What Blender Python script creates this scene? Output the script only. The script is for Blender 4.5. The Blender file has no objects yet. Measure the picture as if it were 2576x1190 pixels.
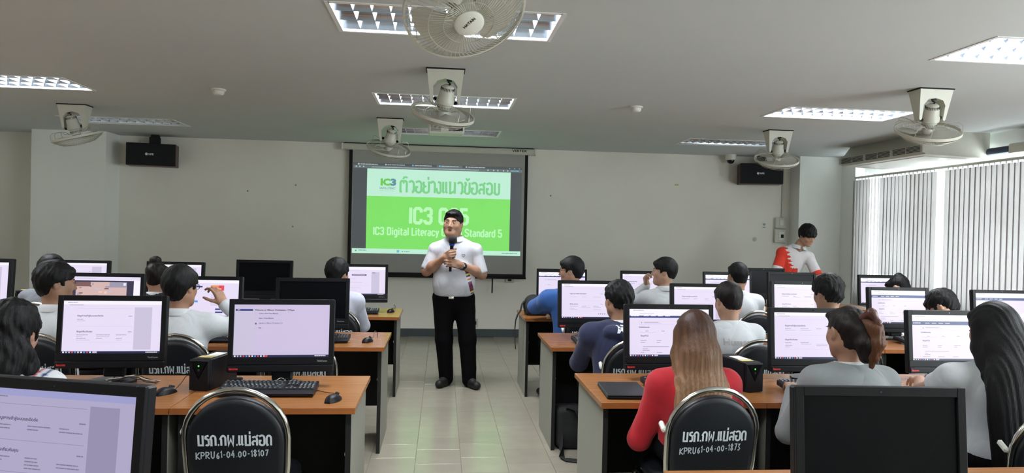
# Computer classroom: rows of desks with screens, a teacher with a microphone, students, ceiling fans.
# World axes: X to the right across the room, Y towards the projection wall, Z up. Units metres.
import bpy, math, random
import numpy as np
from mathutils import Matrix, Vector, Euler

scene = bpy.context.scene
COL = scene.collection
PI = math.pi
rad = math.radians

# ------------------------------------------------------------------ camera
cam_d = bpy.data.cameras.new('camera')
cam_d.sensor_width = 36.0
cam_d.lens = 36.0 * 1800.0 / 2576.0
cam_d.clip_start = 0.05
cam_d.clip_end = 200
cam = bpy.data.objects.new('camera', cam_d)
COL.objects.link(cam)
cam.matrix_world = (Matrix.Translation((0, 0, 1.55)) @ Matrix.Rotation(rad(-5.58), 4, 'Z')
                    @ Matrix.Rotation(rad(90 - 0.57), 4, 'X') @ Matrix.Rotation(rad(1.3), 4, 'Z'))
scene.camera = cam

# ------------------------------------------------------------------ sky, exposure
world = bpy.data.worlds.new('overcast_sky')
scene.world = world
world.use_nodes = True
wn = world.node_tree.nodes
wn['Background'].inputs['Color'].default_value = (0.94, 0.965, 1.0, 1)
wn['Background'].inputs['Strength'].default_value = 15.0
LAMP_POWER = 24.5         # watts for each lit tube
vs = scene.view_settings
vs.view_transform = 'Standard'
vs.look = 'None'
vs.exposure = 0.1
vs.gamma = 1.0
vs.use_curve_mapping = False

# room measures
XL, XR, YB, YR, ZC = -5.95, 5.95, 10.25, -3.0, 2.71     # left, right, projection wall, rear wall, ceiling

# daylight portals in the window openings (they add no light, they only guide the sky light)
WINDOWS = [(4.55, 9.52), (-1.6, 3.75)]                  # y ranges on the right wall
WZ0, WZ1 = 0.78, 2.44
for k, (a, b) in enumerate(WINDOWS):
    pname = 'window_daylight_portal' if k == 0 else 'window_right_offscreen'     # unseen second window, added without blinds for more daylight
    ld = bpy.data.lights.new(pname, 'AREA')
    ld.shape = 'RECTANGLE'
    ld.size = WZ1 - WZ0
    ld.size_y = b - a
    ld.cycles.is_portal = True
    lo = bpy.data.objects.new(pname, ld)
    COL.objects.link(lo)
    lo.location = (XR + 0.16, (a + b) / 2, (WZ0 + WZ1) / 2)
    lo.rotation_euler = (0, rad(90), 0)

# ------------------------------------------------------------------ materials
MATS = {}
def srgb(r, g, b):
    f = lambda c: c / 12.92 if c <= 0.04045 else ((c + 0.055) / 1.055) ** 2.4
    return (f(r / 255), f(g / 255), f(b / 255), 1)

def mat(name, col, rough=0.5, metal=0.0, var=0.06, scale=20.0, bump=0.0, bscale=None, spec=0.5, emit=None,
        stretch=None, coat=0.0, attr=None, objrand=0.0, sheen=0.0, crease=0.0):
    """procedural principled material: base colour broken up by noise, optional relief"""
    m = bpy.data.materials.new(name)
    m.use_nodes = True
    nt = m.node_tree
    N, L = nt.nodes, nt.links
    p = N['Principled BSDF']
    p.inputs['Roughness'].default_value = rough
    p.inputs['Metallic'].default_value = metal
    p.inputs['Specular IOR Level'].default_value = spec
    p.inputs['Coat Weight'].default_value = coat
    if sheen:
        p.inputs['Sheen Weight'].default_value = sheen
    tc = N.new('ShaderNodeTexCoord')
    mp = N.new('ShaderNodeMapping')
    if stretch:
        mp.inputs['Scale'].default_value = stretch
    L.new(tc.outputs['Object'], mp.inputs['Vector'])
    nz = N.new('ShaderNodeTexNoise')
    nz.inputs['Scale'].default_value = scale
    nz.inputs['Detail'].default_value = 4
    L.new(mp.outputs['Vector'], nz.inputs['Vector'])
    rg = N.new('ShaderNodeMapRange')
    rg.inputs['To Min'].default_value = 1 - var * 2
    rg.inputs['To Max'].default_value = 1 + var * 2
    L.new(nz.outputs['Fac'], rg.inputs['Value'])
    src = rg.outputs['Result']
    if objrand:
        oi = N.new('ShaderNodeObjectInfo')
        r2 = N.new('ShaderNodeMapRange')
        r2.inputs['To Min'].default_value = 1 - objrand
        r2.inputs['To Max'].default_value = 1 + objrand
        L.new(oi.outputs['Random'], r2.inputs['Value'])
        mu = N.new('ShaderNodeMath'); mu.operation = 'MULTIPLY'
        L.new(src, mu.inputs[0]); L.new(r2.outputs['Result'], mu.inputs[1])
        src = mu.outputs[0]
    vm = N.new('ShaderNodeVectorMath'); vm.operation = 'SCALE'
    if attr:
        at = N.new('ShaderNodeAttribute'); at.attribute_name = attr
        L.new(at.outputs['Color'], vm.inputs[0])
    else:
        vm.inputs[0].default_value = col[:3]
    L.new(src, vm.inputs['Scale'])
    L.new(vm.outputs['Vector'], p.inputs['Base Color'])
    if bump:
        nb = nz
        if bscale:
            nb = N.new('ShaderNodeTexNoise')
            nb.inputs['Scale'].default_value = bscale
            nb.inputs['Detail'].default_value = 3
            L.new(mp.outputs['Vector'], nb.inputs['Vector'])
        bp = N.new('ShaderNodeBump')
        bp.inputs['Strength'].default_value = bump
        bp.inputs['Distance'].default_value = 0.004
        L.new(nb.outputs['Fac'], bp.inputs['Height'])
        L.new(bp.outputs['Normal'], p.inputs['Normal'])
    if crease:                                # soft wrinkles of cloth
        c1 = N.new('ShaderNodeTexNoise'); c1.inputs['Scale'].default_value = 4.2; c1.inputs['Detail'].default_value = 1
        c1.inputs['Distortion'].default_value = 0.9
        mp2 = N.new('ShaderNodeMapping'); mp2.inputs['Scale'].default_value = (1.3, 1.3, 0.7); mp2.inputs['Rotation'].default_value = (0.3, 0.5, 0.2)
        L.new(tc.outputs['Object'], mp2.inputs['Vector']); L.new(mp2.outputs['Vector'], c1.inputs['Vector'])
        ab = N.new('ShaderNodeMath'); ab.operation = 'SUBTRACT'; ab.inputs[1].default_value = 0.5; L.new(c1.outputs['Fac'], ab.inputs[0])
        a2 = N.new('ShaderNodeMath'); a2.operation = 'ABSOLUTE'; L.new(ab.outputs[0], a2.inputs[0])
        b2 = N.new('ShaderNodeBump'); b2.inputs['Strength'].default_value = crease; b2.inputs['Distance'].default_value = 0.05
        L.new(a2.outputs[0], b2.inputs['Height'])
        if bump: L.new(bp.outputs['Normal'], b2.inputs['Normal'])
        L.new(b2.outputs['Normal'], p.inputs['Normal'])
    if emit:
        p.inputs['Emission Color'].default_value = emit[0]
        p.inputs['Emission Strength'].default_value = emit[1]
    MATS[name] = m
    return m

def glow(name, col, s=1.0):
    """surface of a lit display or lamp: black face that gives off its own light"""
    m = bpy.data.materials.new(name)
    m.use_nodes = True
    nt = m.node_tree
    p = nt.nodes['Principled BSDF']
    p.inputs['Base Color'].default_value = (0.015, 0.015, 0.018, 1)
    p.inputs['Roughness'].default_value = 0.35
    p.inputs['Emission Strength'].default_value = s
    nz = nt.nodes.new('ShaderNodeTexNoise')
    nz.inputs['Scale'].default_value = 3.0
    tc = nt.nodes.new('ShaderNodeTexCoord')
    nt.links.new(tc.outputs['Object'], nz.inputs['Vector'])
    rg = nt.nodes.new('ShaderNodeMapRange')
    rg.inputs['To Min'].default_value = 0.96
    rg.inputs['To Max'].default_value = 1.04
    nt.links.new(nz.outputs['Fac'], rg.inputs['Value'])
    vm = nt.nodes.new('ShaderNodeVectorMath'); vm.operation = 'SCALE'
    vm.inputs[0].default_value = col[:3]
    nt.links.new(rg.outputs['Result'], vm.inputs['Scale'])
    nt.links.new(vm.outputs['Vector'], p.inputs['Emission Color'])
    MATS[name] = m
    return m

def wood(name, c1, c2, rough=0.3):
    m = bpy.data.materials.new(name)
    m.use_nodes = True
    N, L = m.node_tree.nodes, m.node_tree.links
    p = N['Principled BSDF']
    tc = N.new('ShaderNodeTexCoord'); mp = N.new('ShaderNodeMapping')
    mp.inputs['Scale'].default_value = (1.2, 14, 14)
    L.new(tc.outputs['Object'], mp.inputs['Vector'])
    nz = N.new('ShaderNodeTexNoise'); nz.inputs['Scale'].default_value = 4.0; nz.inputs['Detail'].default_value = 6
    nz.inputs['Distortion'].default_value = 0.6
    L.new(mp.outputs['Vector'], nz.inputs['Vector'])
    cr = N.new('ShaderNodeValToRGB')
    cr.color_ramp.elements[0].position = 0.3; cr.color_ramp.elements[0].color = c1
    cr.color_ramp.elements[1].position = 0.7; cr.color_ramp.elements[1].color = c2
    L.new(nz.outputs['Fac'], cr.inputs['Fac'])
    L.new(cr.outputs['Color'], p.inputs['Base Color'])
    p.inputs['Roughness'].default_value = rough
    bp = N.new('ShaderNodeBump'); bp.inputs['Strength'].default_value = 0.06; bp.inputs['Distance'].default_value = 0.002
    L.new(nz.outputs['Fac'], bp.inputs['Height']); L.new(bp.outputs['Normal'], p.inputs['Normal'])
    MATS[name] = m
    return m

def translucent(name, col, amount=0.45):
    m = bpy.data.materials.new(name)
    m.use_nodes = True
    N, L = m.node_tree.nodes, m.node_tree.links
    out = N['Material Output']
    N.remove(N['Principled BSDF'])
    d = N.new('ShaderNodeBsdfDiffuse'); t = N.new('ShaderNodeBsdfTranslucent'); mx = N.new('ShaderNodeMixShader')
    tc = N.new('ShaderNodeTexCoord'); nz = N.new('ShaderNodeTexNoise'); nz.inputs['Scale'].default_value = 90
    L.new(tc.outputs['Object'], nz.inputs['Vector'])
    rg = N.new('ShaderNodeMapRange'); rg.inputs['To Min'].default_value = 0.92; rg.inputs['To Max'].default_value = 1.05
    L.new(nz.outputs['Fac'], rg.inputs['Value'])
    vm = N.new('ShaderNodeVectorMath'); vm.operation = 'SCALE'; vm.inputs[0].default_value = col[:3]
    L.new(rg.outputs['Result'], vm.inputs['Scale'])
    L.new(vm.outputs['Vector'], d.inputs['Color']); L.new(vm.outputs['Vector'], t.inputs['Color'])
    mx.inputs[0].default_value = amount
    L.new(d.outputs[0], mx.inputs[1]); L.new(t.outputs[0], mx.inputs[2]); L.new(mx.outputs[0], out.inputs['Surface'])
    MATS[name] = m
    return m

def clear_glass(name):
    m = bpy.data.materials.new(name)
    m.use_nodes = True
    N, L = m.node_tree.nodes, m.node_tree.links
    out = N['Material Output']; N.remove(N['Principled BSDF'])
    t = N.new('ShaderNodeBsdfTransparent'); g = N.new('ShaderNodeBsdfGlossy'); mx = N.new('ShaderNodeMixShader')
    t.inputs['Color'].default_value = (0.93, 0.97, 0.96, 1)
    g.inputs['Roughness'].default_value = 0.02
    mx.inputs[0].default_value = 0.06
    L.new(t.outputs[0], mx.inputs[1]); L.new(g.outputs[0], mx.inputs[2])
    L.new(mx.outputs[0], out.inputs['Surface'])
    MATS[name] = m
    return m

mat('ceiling_paint', srgb(203, 209, 210), 0.9, var=0.012, scale=3, bump=0.05, bscale=160)
mat('wall_paint', srgb(242, 239, 230), 0.85, var=0.02, scale=2.2, bump=0.06, bscale=180)
mat('pillar_paint', srgb(248, 251, 247), 0.85, var=0.015, scale=2.2, bump=0.05, bscale=180)
mat('baseboard_vinyl', srgb(72, 80, 84), 0.5)
mat('grout', srgb(110, 104, 90), 0.8)
mat('tile', srgb(150, 144, 130), 0.18, var=0.05, scale=7, bump=0.012, bscale=30, objrand=0.035)
mat('plastic_white', srgb(226, 226, 218), 0.4, var=0.02)
mat('plastic_cream', srgb(205, 204, 192), 0.4, var=0.03)
mat('fan_guard', srgb(196, 194, 182), 0.35, metal=0.3, var=0.03)
mat('fan_blade', srgb(200, 198, 188), 0.35, var=0.02)
mat('black_plastic', srgb(13, 14, 19), 0.45, var=0.08, scale=60, bump=0.03, bscale=400, spec=0.25)
mat('dark_plastic', srgb(28, 30, 35), 0.45, var=0.06, scale=60)
mat('black_matte', srgb(12, 12, 14), 0.75, var=0.1)
mat('off_screen', srgb(6, 7, 11), 0.32, var=0.04, spec=0.12)
mat('key_black', srgb(34, 37, 42), 0.5, var=0.08)
mat('key_legend', srgb(205, 212, 215), 0.6)
mat('chrome', (0.72, 0.71, 0.67, 1), 0.16, metal=1.0, var=0.03)
mat('steel', (0.45, 0.45, 0.45, 1), 0.35, metal=1.0, var=0.05)
mat('vinyl_black', srgb(15, 19, 25), 0.45, var=0.08, scale=120, bump=0.1, bscale=500)
mat('letter_white', srgb(212, 220, 226), 0.7, var=0.05)
mat('letter_scrawl', srgb(190, 200, 206), 0.7, var=0.08)
wood('desk_wood', srgb(138, 90, 50), srgb(158, 106, 60), 0.26)
mat('desk_edge', srgb(150, 88, 42), 0.4, var=0.06)
mat('desk_grey', srgb(142, 143, 132), 0.55, var=0.06, scale=160)
mat('desk_black', srgb(10, 10, 11), 0.7, var=0.1)
mat('aluminium', srgb(215, 216, 212), 0.4, metal=0.4, var=0.03)
translucent('blind_fabric', srgb(202, 200, 200), 0.42)
clear_glass('window_glass')
mat('louvre_metal', (0.52, 0.60, 0.72, 1), 0.20, metal=1.0, var=0.02)
mat('louvre_white', srgb(238, 240, 242), 0.35, var=0.02)
glow('tube_lit', (0.95, 0.98, 1.0, 1), 6.0)
mat('tube_off', srgb(225, 225, 220), 0.3)
mat('speaker_cloth', srgb(14, 16, 22), 0.85, bump=0.2, bscale=700)
mat('speaker_wood', srgb(60, 26, 28), 0.4, var=0.1, stretch=(1, 8, 8))
mat('screen_fabric', srgb(170, 170, 166), 0.8, var=0.01)
mat('screen_border', srgb(8, 8, 9), 0.8)
mat('paper', srgb(235, 235, 230), 0.8, var=0.02)
mat('paper_yellow', srgb(214, 198, 132), 0.8, var=0.03)
mat('cable_black', srgb(16, 16, 18), 0.5)
mat('cable_white', srgb(205, 202, 190), 0.5)
mat('bag_fabric', srgb(20, 21, 24), 0.8, var=0.15, bump=0.3, bscale=300)
mat('lenovo_red', srgb(205, 40, 44), 0.5)
mat('brand_grey', srgb(150, 155, 158), 0.5)
mat('led_green', srgb(60, 255, 60), 0.4, emit=(srgb(80, 255, 70), 2.0))
mat('filler', srgb(206, 202, 192), 0.95, var=0.12, scale=60, bump=0.4, bscale=90)
mat('stain', srgb(150, 146, 136), 0.9, var=0.1, scale=40)
mat('ac_dark', srgb(58, 62, 64), 0.6)
mat('ac_body', srgb(196, 195, 186), 0.5, var=0.02)
mat('blue_pipe', srgb(52, 66, 84), 0.6)
mat('red_cloth', srgb(170, 22, 34), 0.75, bump=0.1, bscale=300)
mat('lens_glass', srgb(14, 18, 26), 0.08)

# ------------------------------------------------------------------ mesh helpers
class MB:
    """collects shapes; build() links them as ONE mesh object"""
    def __init__(self):
        self.v, self.f, self.m = [], [], []
        self.M = Matrix.Identity(4)
    def add(self, vs_, fs_, mi=0):
        o = len(self.v)
        M = self.M
        self.v += [tuple(M @ Vector(p)) for p in vs_]
        self.f += [tuple(i + o for i in q) for q in fs_]
        self.m += [mi] * len(fs_)
        return self
    def box(self, c, s, mi=0, rot=None):
        x, y, z = s[0] / 2, s[1] / 2, s[2] / 2
        P = [Vector((i * x, j * y, k * z)) for k in (-1, 1) for j in (-1, 1) for i in (-1, 1)]
        R = Euler(rot).to_matrix() if rot else None
        P = [(R @ p if R else p) + Vector(c) for p in P]
        return self.add(P, [(0, 2, 3, 1), (4, 5, 7, 6), (0, 1, 5, 4), (2, 6, 7, 3), (0, 4, 6, 2), (1, 3, 7, 5)], mi)
    def cbox(self, c, s, b=0.004, mi=0, rot=None):
        """box with chamfered edges"""
        h = [s[0] / 2, s[1] / 2, s[2] / 2]
        b = min(b, min(h) * 0.95)
        vs_, idx = [], {}
        for sx in (-1, 1):
            for sy in (-1, 1):
                for sz in (-1, 1):
                    for a in range(3):
                        q = [sx * (h[0] - b), sy * (h[1] - b), sz * (h[2] - b)]
                        q[a] = (sx, sy, sz)[a] * h[a]
                        idx[(sx, sy, sz, a)] = len(vs_)
                        vs_.append(Vector(q))
        fs_ = []
        for a in range(3):
            o1, o2 = [k for k in range(3) if k != a]
            for s_ in (-1, 1):
                ring = []
                for t1, t2 in ((-1, -1), (1, -1), (1, 1), (-1, 1)):
                    key = [0, 0, 0]; key[a] = s_; key[o1] = t1; key[o2] = t2
                    ring.append(idx[(key[0], key[1], key[2], a)])
                flip = (s_ > 0) == (a == 1)
                fs_.append(tuple(ring[::-1] if flip else ring))
        for a in range(3):                      # edges running along axis a
            o1, o2 = [k for k in range(3) if k != a]
            for s1 in (-1, 1):
                for s2 in (-1, 1):
                    k0 = [0, 0, 0]; k0[o1] = s1; k0[o2] = s2
                    q = []
                    for t, w in ((-1, o1), (-1, o2), (1, o2), (1, o1)):
                        k = list(k0); k[a] = t
                        q.append(idx[(k[0], k[1], k[2], w)])
                    n = (vs_[q[1]] - vs_[q[0]]).cross(vs_[q[2]] - vs_[q[0]])
                    if n.dot(vs_[q[0]]) < 0:
                        q = q[::-1]
                    fs_.append(tuple(q))
        for sx in (-1, 1):
            for sy in (-1, 1):
                for sz in (-1, 1):
                    q = [idx[(sx, sy, sz, a)] for a in range(3)]
                    n = (vs_[q[1]] - vs_[q[0]]).cross(vs_[q[2]] - vs_[q[0]])
                    if n.dot(vs_[q[0]]) < 0:
                        q = q[::-1]
                    fs_.append(tuple(q))
        R = Euler(rot).to_matrix() if rot else None
        vs_ = [(R @ p if R else p) + Vector(c) for p in vs_]
        return self.add(vs_, fs_, mi)
    def tube(self, pts, r, seg=8, mi=0, closed=False, cap=True):
        """round tube along a path; r a number or a list"""
        P = [Vector(p) for p in pts]
        n = len(P)
        rr = r if isinstance(r, (list, tuple)) else [r] * n
        up = None
        vs_ = []
        for i in range(n):
            if closed:
                t = P[(i + 1) % n] - P[i - 1]
            else:
                t = P[min(i + 1, n - 1)] - P[max(i - 1, 0)]
            t.normalize()
            if up is None:
                up = t.orthogonal().normalized()
            up = (up - t * up.dot(t)).normalized()
            bi = t.cross(up)
            for k in range(seg):
                a = 2 * PI * k / seg
                vs_.append(P[i] + (up * math.cos(a) + bi * math.sin(a)) * rr[i])
        fs_ = []
        for i in range(n if closed else n - 1):
            j = (i + 1) % n
            for k in range(seg):
                l = (k + 1) % seg
                fs_.append((i * seg + k, i * seg + l, j * seg + l, j * seg + k))
        if cap and not closed:
            fs_.append(tuple(range(seg))[::-1])
            fs_.append(tuple((n - 1) * seg + k for k in range(seg)))
        return self.add(vs_, fs_, mi)
    def lathe(self, prof, seg=24, mi=0, c=(0, 0, 0), cap=True):
        """prof: list of (radius, z), turned about Z"""
        vs_, fs_ = [], []
        for (r, z) in prof:
            for k in range(seg):
                a = 2 * PI * k / seg
                vs_.append((c[0] + r * math.cos(a), c[1] + r * math.sin(a), c[2] + z))
        for i in range(len(prof) - 1):
            for k in range(seg):
                l = (k + 1) % seg
                fs_.append((i * seg + k, i * seg + l, (i + 1) * seg + l, (i + 1) * seg + k))
        if cap:
            fs_.append(tuple(range(seg))[::-1])
            fs_.append(tuple((len(prof) - 1) * seg + k for k in range(seg)))
        return self.add(vs_, fs_, mi)
    def prism(self, poly, lo, hi, axis='y', mi=0):
        """closed outline extruded along an axis. axis y: outline in (x,z); x: (y,z); z: (x,y)"""
        n = len(poly)
        mk = {'y': lambda p, t: (p[0], t, p[1]), 'x': lambda p, t: (t, p[0], p[1]), 'z': lambda p, t: (p[0], p[1], t)}[axis]
        vs_ = [mk(p, lo) for p in poly] + [mk(p, hi) for p in poly]
        area = sum(poly[i][0] * poly[(i + 1) % n][1] - poly[(i + 1) % n][0] * poly[i][1] for i in range(n))
        flip = (area > 0) == (axis != 'y')
        fs_ = [tuple(range(n)), tuple(range(n, 2 * n))[::-1]]
        fs_ += [(i, n + i, n + (i + 1) % n, (i + 1) % n) for i in range(n)]
        if flip:
            fs_ = [q[::-1] for q in fs_]
        return self.add(vs_, fs_, mi)
    def quad(self, u0, v0, u1, v1, d=0.0, mi=0):
        """flat rectangle in the XZ plane facing -Y at depth d"""
        return self.add([(u0, d, v0), (u1, d, v0), (u1, d, v1), (u0, d, v1)], [(0, 1, 2, 3)], mi)
    def ribbon(self, pts, w, d=0.0, mi=0):
        """flat stroke of width w along a polyline in the XZ plane, facing -Y"""
        P = [Vector((p[0], p[1])) for p in pts]
        n = len(P)
        L_, R_ = [], []
        for i in range(n):
            if i == 0: t = (P[1] - P[0]).normalized(); k = 1
            elif i == n - 1: t = (P[-1] - P[-2]).normalized(); k = 1
            else:
                t1 = (P[i] - P[i - 1]).normalized(); t2 = (P[i + 1] - P[i]).normalized()
                t = (t1 + t2)
                t = t.normalized() if t.length > 1e-6 else t1
                k = 1 / max(0.5, t.dot(t1))
            nn = Vector((-t.y, t.x)) * (w / 2 * k)
            L_.append(P[i] + nn); R_.append(P[i] - nn)
        vs_ = [(p.x, d, p.y) for p in L_] + [(p.x, d, p.y) for p in R_]
        return self.add(vs_, [(i, n + i, n + i + 1, i + 1) for i in range(n - 1)], mi)
    def mesh(self, name, mats, smooth=30):
        me = bpy.data.meshes.new(name)
        me.from_pydata(self.v, [], self.f)
        for m in (mats if isinstance(mats, (list, tuple)) else [mats]):
            me.materials.append(MATS[m] if isinstance(m, str) else m)
        if max(self.m, default=0) > 0:
            me.polygons.foreach_set('material_index', self.m)
        if smooth:
            me.polygons.foreach_set('use_smooth', [True] * len(self.f))
            me.update()
            me.set_sharp_from_angle(angle=rad(smooth))
        me.update()
        return me
    def build(self, name, mats, parent=None, smooth=30, loc=None, rot=None):
        return place(name, self.mesh(name, mats, smooth), parent, loc, rot)

def place(name, me, parent=None, loc=None, rot=None):
    o = bpy.data.objects.new(name, me)
    COL.objects.link(o)
    if parent is not None:
        o.parent = parent
    if loc is not None:
        o.location = loc
    if rot is not None:
        o.rotation_euler = rot
    return o

def tag(o, label=None, cat=None, group=None, kind=None):
    if label: o['label'] = label
    if cat: o['category'] = cat
    if group: o['group'] = group
    if kind: o['kind'] = kind
    return o

def thing(name, label, cat, loc=(0, 0, 0), rz=0.0, group=None):
    o = bpy.data.objects.new(name, None)
    COL.objects.link(o)
    o.empty_display_size = 0.1
    o.location = loc
    o.rotation_euler = (0, 0, rz)
    return tag(o, label, cat, group)

def struct(o):
    o['kind'] = 'structure'
    return o

def copy_tree(o, parent=None):
    c = o.copy()
    COL.objects.link(c)
    c.parent = parent
    for ch in list(o.children):
        copy_tree(ch, c)
    return c

_text_cache = {}
def text_mesh(s, size, mname, bold=0.0, xs=1.0, align='LEFT', shear=0.0):
    """lettering as a flat mesh in the XZ plane facing -Y"""
    key = (s, size, mname, bold, xs, align, shear)
    if key in _text_cache:
        return _text_cache[key]
    cu = bpy.data.curves.new('lettering', 'FONT')
    cu.body = s
    cu.size = size
    cu.align_x = align
    cu.resolution_u = 2
    cu.offset = bold * size
    cu.shear = shear
    ob = bpy.data.objects.new('lettering', cu)
    COL.objects.link(ob)
    dg = bpy.context.evaluated_depsgraph_get()
    me = bpy.data.meshes.new_from_object(ob.evaluated_get(dg))
    bpy.data.objects.remove(ob)
    bpy.data.curves.remove(cu)
    me.name = 'lettering'
    n = len(me.vertices)
    co = np.empty(n * 3, np.float32); me.vertices.foreach_get('co', co)
    co = co.reshape(-1, 3)
    out = np.stack([co[:, 0] * xs, np.zeros(n), co[:, 1]], 1)
    me.vertices.foreach_set('co', out.astype(np.float32).ravel())
    me.materials.clear()
    me.materials.append(MATS[mname])
    me.update()
    _text_cache[key] = me
    return me
def text_width(me):
    xs = [v.co.x for v in me.vertices]
    return (min(xs), max(xs)) if xs else (0, 0)
# ================================================================== THE SETTING
# floor: a grey bed, square vinyl tiles on it
floor = MB().box(((XL + XR) / 2, (YB + YR) / 2, -0.06), (XR - XL + 0.4, YB - YR + 0.4, 0.112)).build('floor', 'grout', smooth=0)
struct(floor)
T = 0.301
tile_me = MB().cbox((0, 0, -0.002), (T - 0.003, T - 0.003, 0.004), 0.0008).mesh('tile', 'tile', 0)
bulk = MB()
cols = range(int((XL - 0.157) / T), int((XR - 0.157) / T) + 1)
singles = 0
for i in cols:
    x = 0.157 + T * (i + 0.5)
    off = 0.0 if i % 2 == 0 else 0.43 * T
    k = 0
    y = YB - T / 2 - off
    while y > YR + T / 2:
        near = (-1.0 < x < 1.4 and 4.0 < y < 10.3) or (-4.2 < x < 3.2 and 8.7 < y < 10.3 and abs(x) < 2.6)
        if near and singles < 298:
            o = place('tile', tile_me, floor, (x, y, 0))
            singles += 1
        else:
            bulk.box((x, y, -0.002), (T - 0.003, T - 0.003, 0.004))
        y -= T
b = bulk.build('tile_field', 'tile', floor, smooth=0)
b['kind'] = 'stuff'

# ceiling with the recesses for the light fixtures cut out
LX, LY = 1.27, 0.58
LIGHTS = [(0.0, 4.08, True), (0.0, 6.60, True), (0.04, 8.75, False), (-3.75, 6.48, True), (-3.70, 8.75, False),
          (3.75, 4.08, True), (3.70, 6.45, True), (3.62, 8.78, False), (-3.75, 4.08, True), (0.0, 1.55, True),
          (-3.75, 1.55, True), (3.75, 1.55, True), (0, -1.0, False), (-3.75, -1.0, False), (3.75, -1.0, False)]
xs = sorted({XL - 0.2, XR + 0.2} | {x + s * LX / 2 for x, y, _ in LIGHTS for s in (-1, 1)})
ys = sorted({YR - 0.2, YB + 0.2} | {y + s * LY / 2 for x, y, _ in LIGHTS for s in (-1, 1)})
cb = MB()
for i in range(len(xs) - 1):
    for j in range(len(ys) - 1):
        cx, cy = (xs[i] + xs[i + 1]) / 2, (ys[j] + ys[j + 1]) / 2
        if any(abs(cx - x) < LX / 2 and abs(cy - y) < LY / 2 for x, y, _ in LIGHTS):
            continue
        cb.add([(xs[i], ys[j], ZC), (xs[i + 1], ys[j], ZC), (xs[i + 1], ys[j + 1], ZC), (xs[i], ys[j + 1], ZC)], [(3, 2, 1, 0)])
cb.box((0, (YB + YR) / 2, ZC + 0.30), (XR - XL + 0.4, YB - YR + 0.4, 0.1))
struct(cb.build('ceiling', 'ceiling_paint', smooth=0))

struct(MB().box((0, YB + 0.1, 1.4), (XR - XL + 0.8, 0.2, 3.0)).build('wall_front', 'wall_paint', smooth=0))
struct(MB().box((0, YR - 0.1, 1.4), (XR - XL + 0.8, 0.2, 3.0)).build('wall_rear', 'wall_paint', smooth=0))
struct(MB().box((XL - 0.1, (YB + YR) / 2, 1.4), (0.2, YB - YR + 0.4, 3.0)).build('wall_left', 'wall_paint', smooth=0))
wr = MB()
yy = YR - 0.2
for a, b_ in sorted(WINDOWS):
    wr.box((XR + 0.1, (yy + a) / 2, 1.4), (0.2, a - yy, 3.0))
    wr.box((XR + 0.1, (a + b_) / 2, WZ0 / 2 - 0.05), (0.2, b_ - a, WZ0 + 0.1))
    wr.box((XR + 0.1, (a + b_) / 2, (WZ1 + 2.9) / 2), (0.2, b_ - a, 2.9 - WZ1))
    yy = b_
wr.box((XR + 0.1, (yy + YB + 0.2) / 2, 1.4), (0.2, YB + 0.2 - yy, 3.0))
struct(wr.build('wall_right', 'pillar_paint', smooth=0))
# square columns standing proud of the front wall
struct(MB().box((-4.86, YB - 0.2, ZC / 2), (0.92, 0.41, ZC)).build('wall_pillar_left', 'pillar_paint', smooth=0))
struct(MB().box((5.56, YB - 0.14, ZC / 2), (0.80, 0.29, ZC)).build('wall_pillar_right', 'pillar_paint', smooth=0))
struct(MB().box((5.875, 9.79, ZC / 2), (0.15, 0.35, ZC)).build('wall_window_jamb', 'pillar_paint', smooth=0))
bb = MB()
bb.box((0.37, YB - 0.008, 0.055), (9.54, 0.016, 0.11))
struct(bb.build('baseboard_front', 'baseboard_vinyl', smooth=0))
struct(MB().box((-4.86, YB - 0.413, 0.055), (0.94, 0.016, 0.11)).build('baseboard_pillar_left', 'baseboard_vinyl', smooth=0))
struct(MB().box((5.56, YB - 0.293, 0.055), (0.80, 0.016, 0.11)).build('baseboard_pillar_right', 'baseboard_vinyl', smooth=0))

# windows: white aluminium frames, glass panes, window rail at 1.86 m
for n, (a, b_) in enumerate(WINDOWS):  # the second one is unseen, added bare to brighten the room
    w = bpy.data.objects.new('window_%d' % (n + 1), None); COL.objects.link(w)
    w.location = (XR + 0.1, (a + b_) / 2, WZ0); struct(w)
    L_ = b_ - a; Hh = WZ1 - WZ0
    fr = MB()
    for z in (0.025, Hh - 0.025):
        fr.cbox((0, 0, z), (0.08, L_, 0.05), 0.004)
    for y in (-L_ / 2 + 0.025, L_ / 2 - 0.025):
        fr.cbox((0, y, Hh / 2), (0.08, 0.05, Hh), 0.004)
    fr.build('window_frame', 'aluminium', w)
    ms = [8.20 - (a + b_) / 2, 6.05 - (a + b_) / 2] if n == 0 else [-0.9, 0.9]
    for y in ms:
        MB().cbox((0, y, Hh / 2), (0.07, 0.075, Hh - 0.1), 0.004).build('mullion', 'aluminium', w)
    MB().cbox((0, 0, 1.86 - WZ0), (0.06, L_ - 0.1, 0.07), 0.004).build('transom', 'aluminium', w)
    ed = [-L_ / 2 + 0.05] + [y for y in sorted(ms)] + [L_ / 2 - 0.05]
    for i in range(len(ed) - 1):
        for z0, z1 in ((0.05, 1.06), (1.10, Hh - 0.05)):
            MB().box((0, (ed[i] + ed[i + 1]) / 2, (z0 + z1) / 2), (0.006, ed[i + 1] - ed[i] - 0.04, z1 - z0)).build('pane', 'window_glass', w, 0)
    MB().cbox((-0.09, 0, -0.02), (0.2, L_ + 0.06, 0.03), 0.004).build('window_sill', 'pillar_paint', w)

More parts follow.
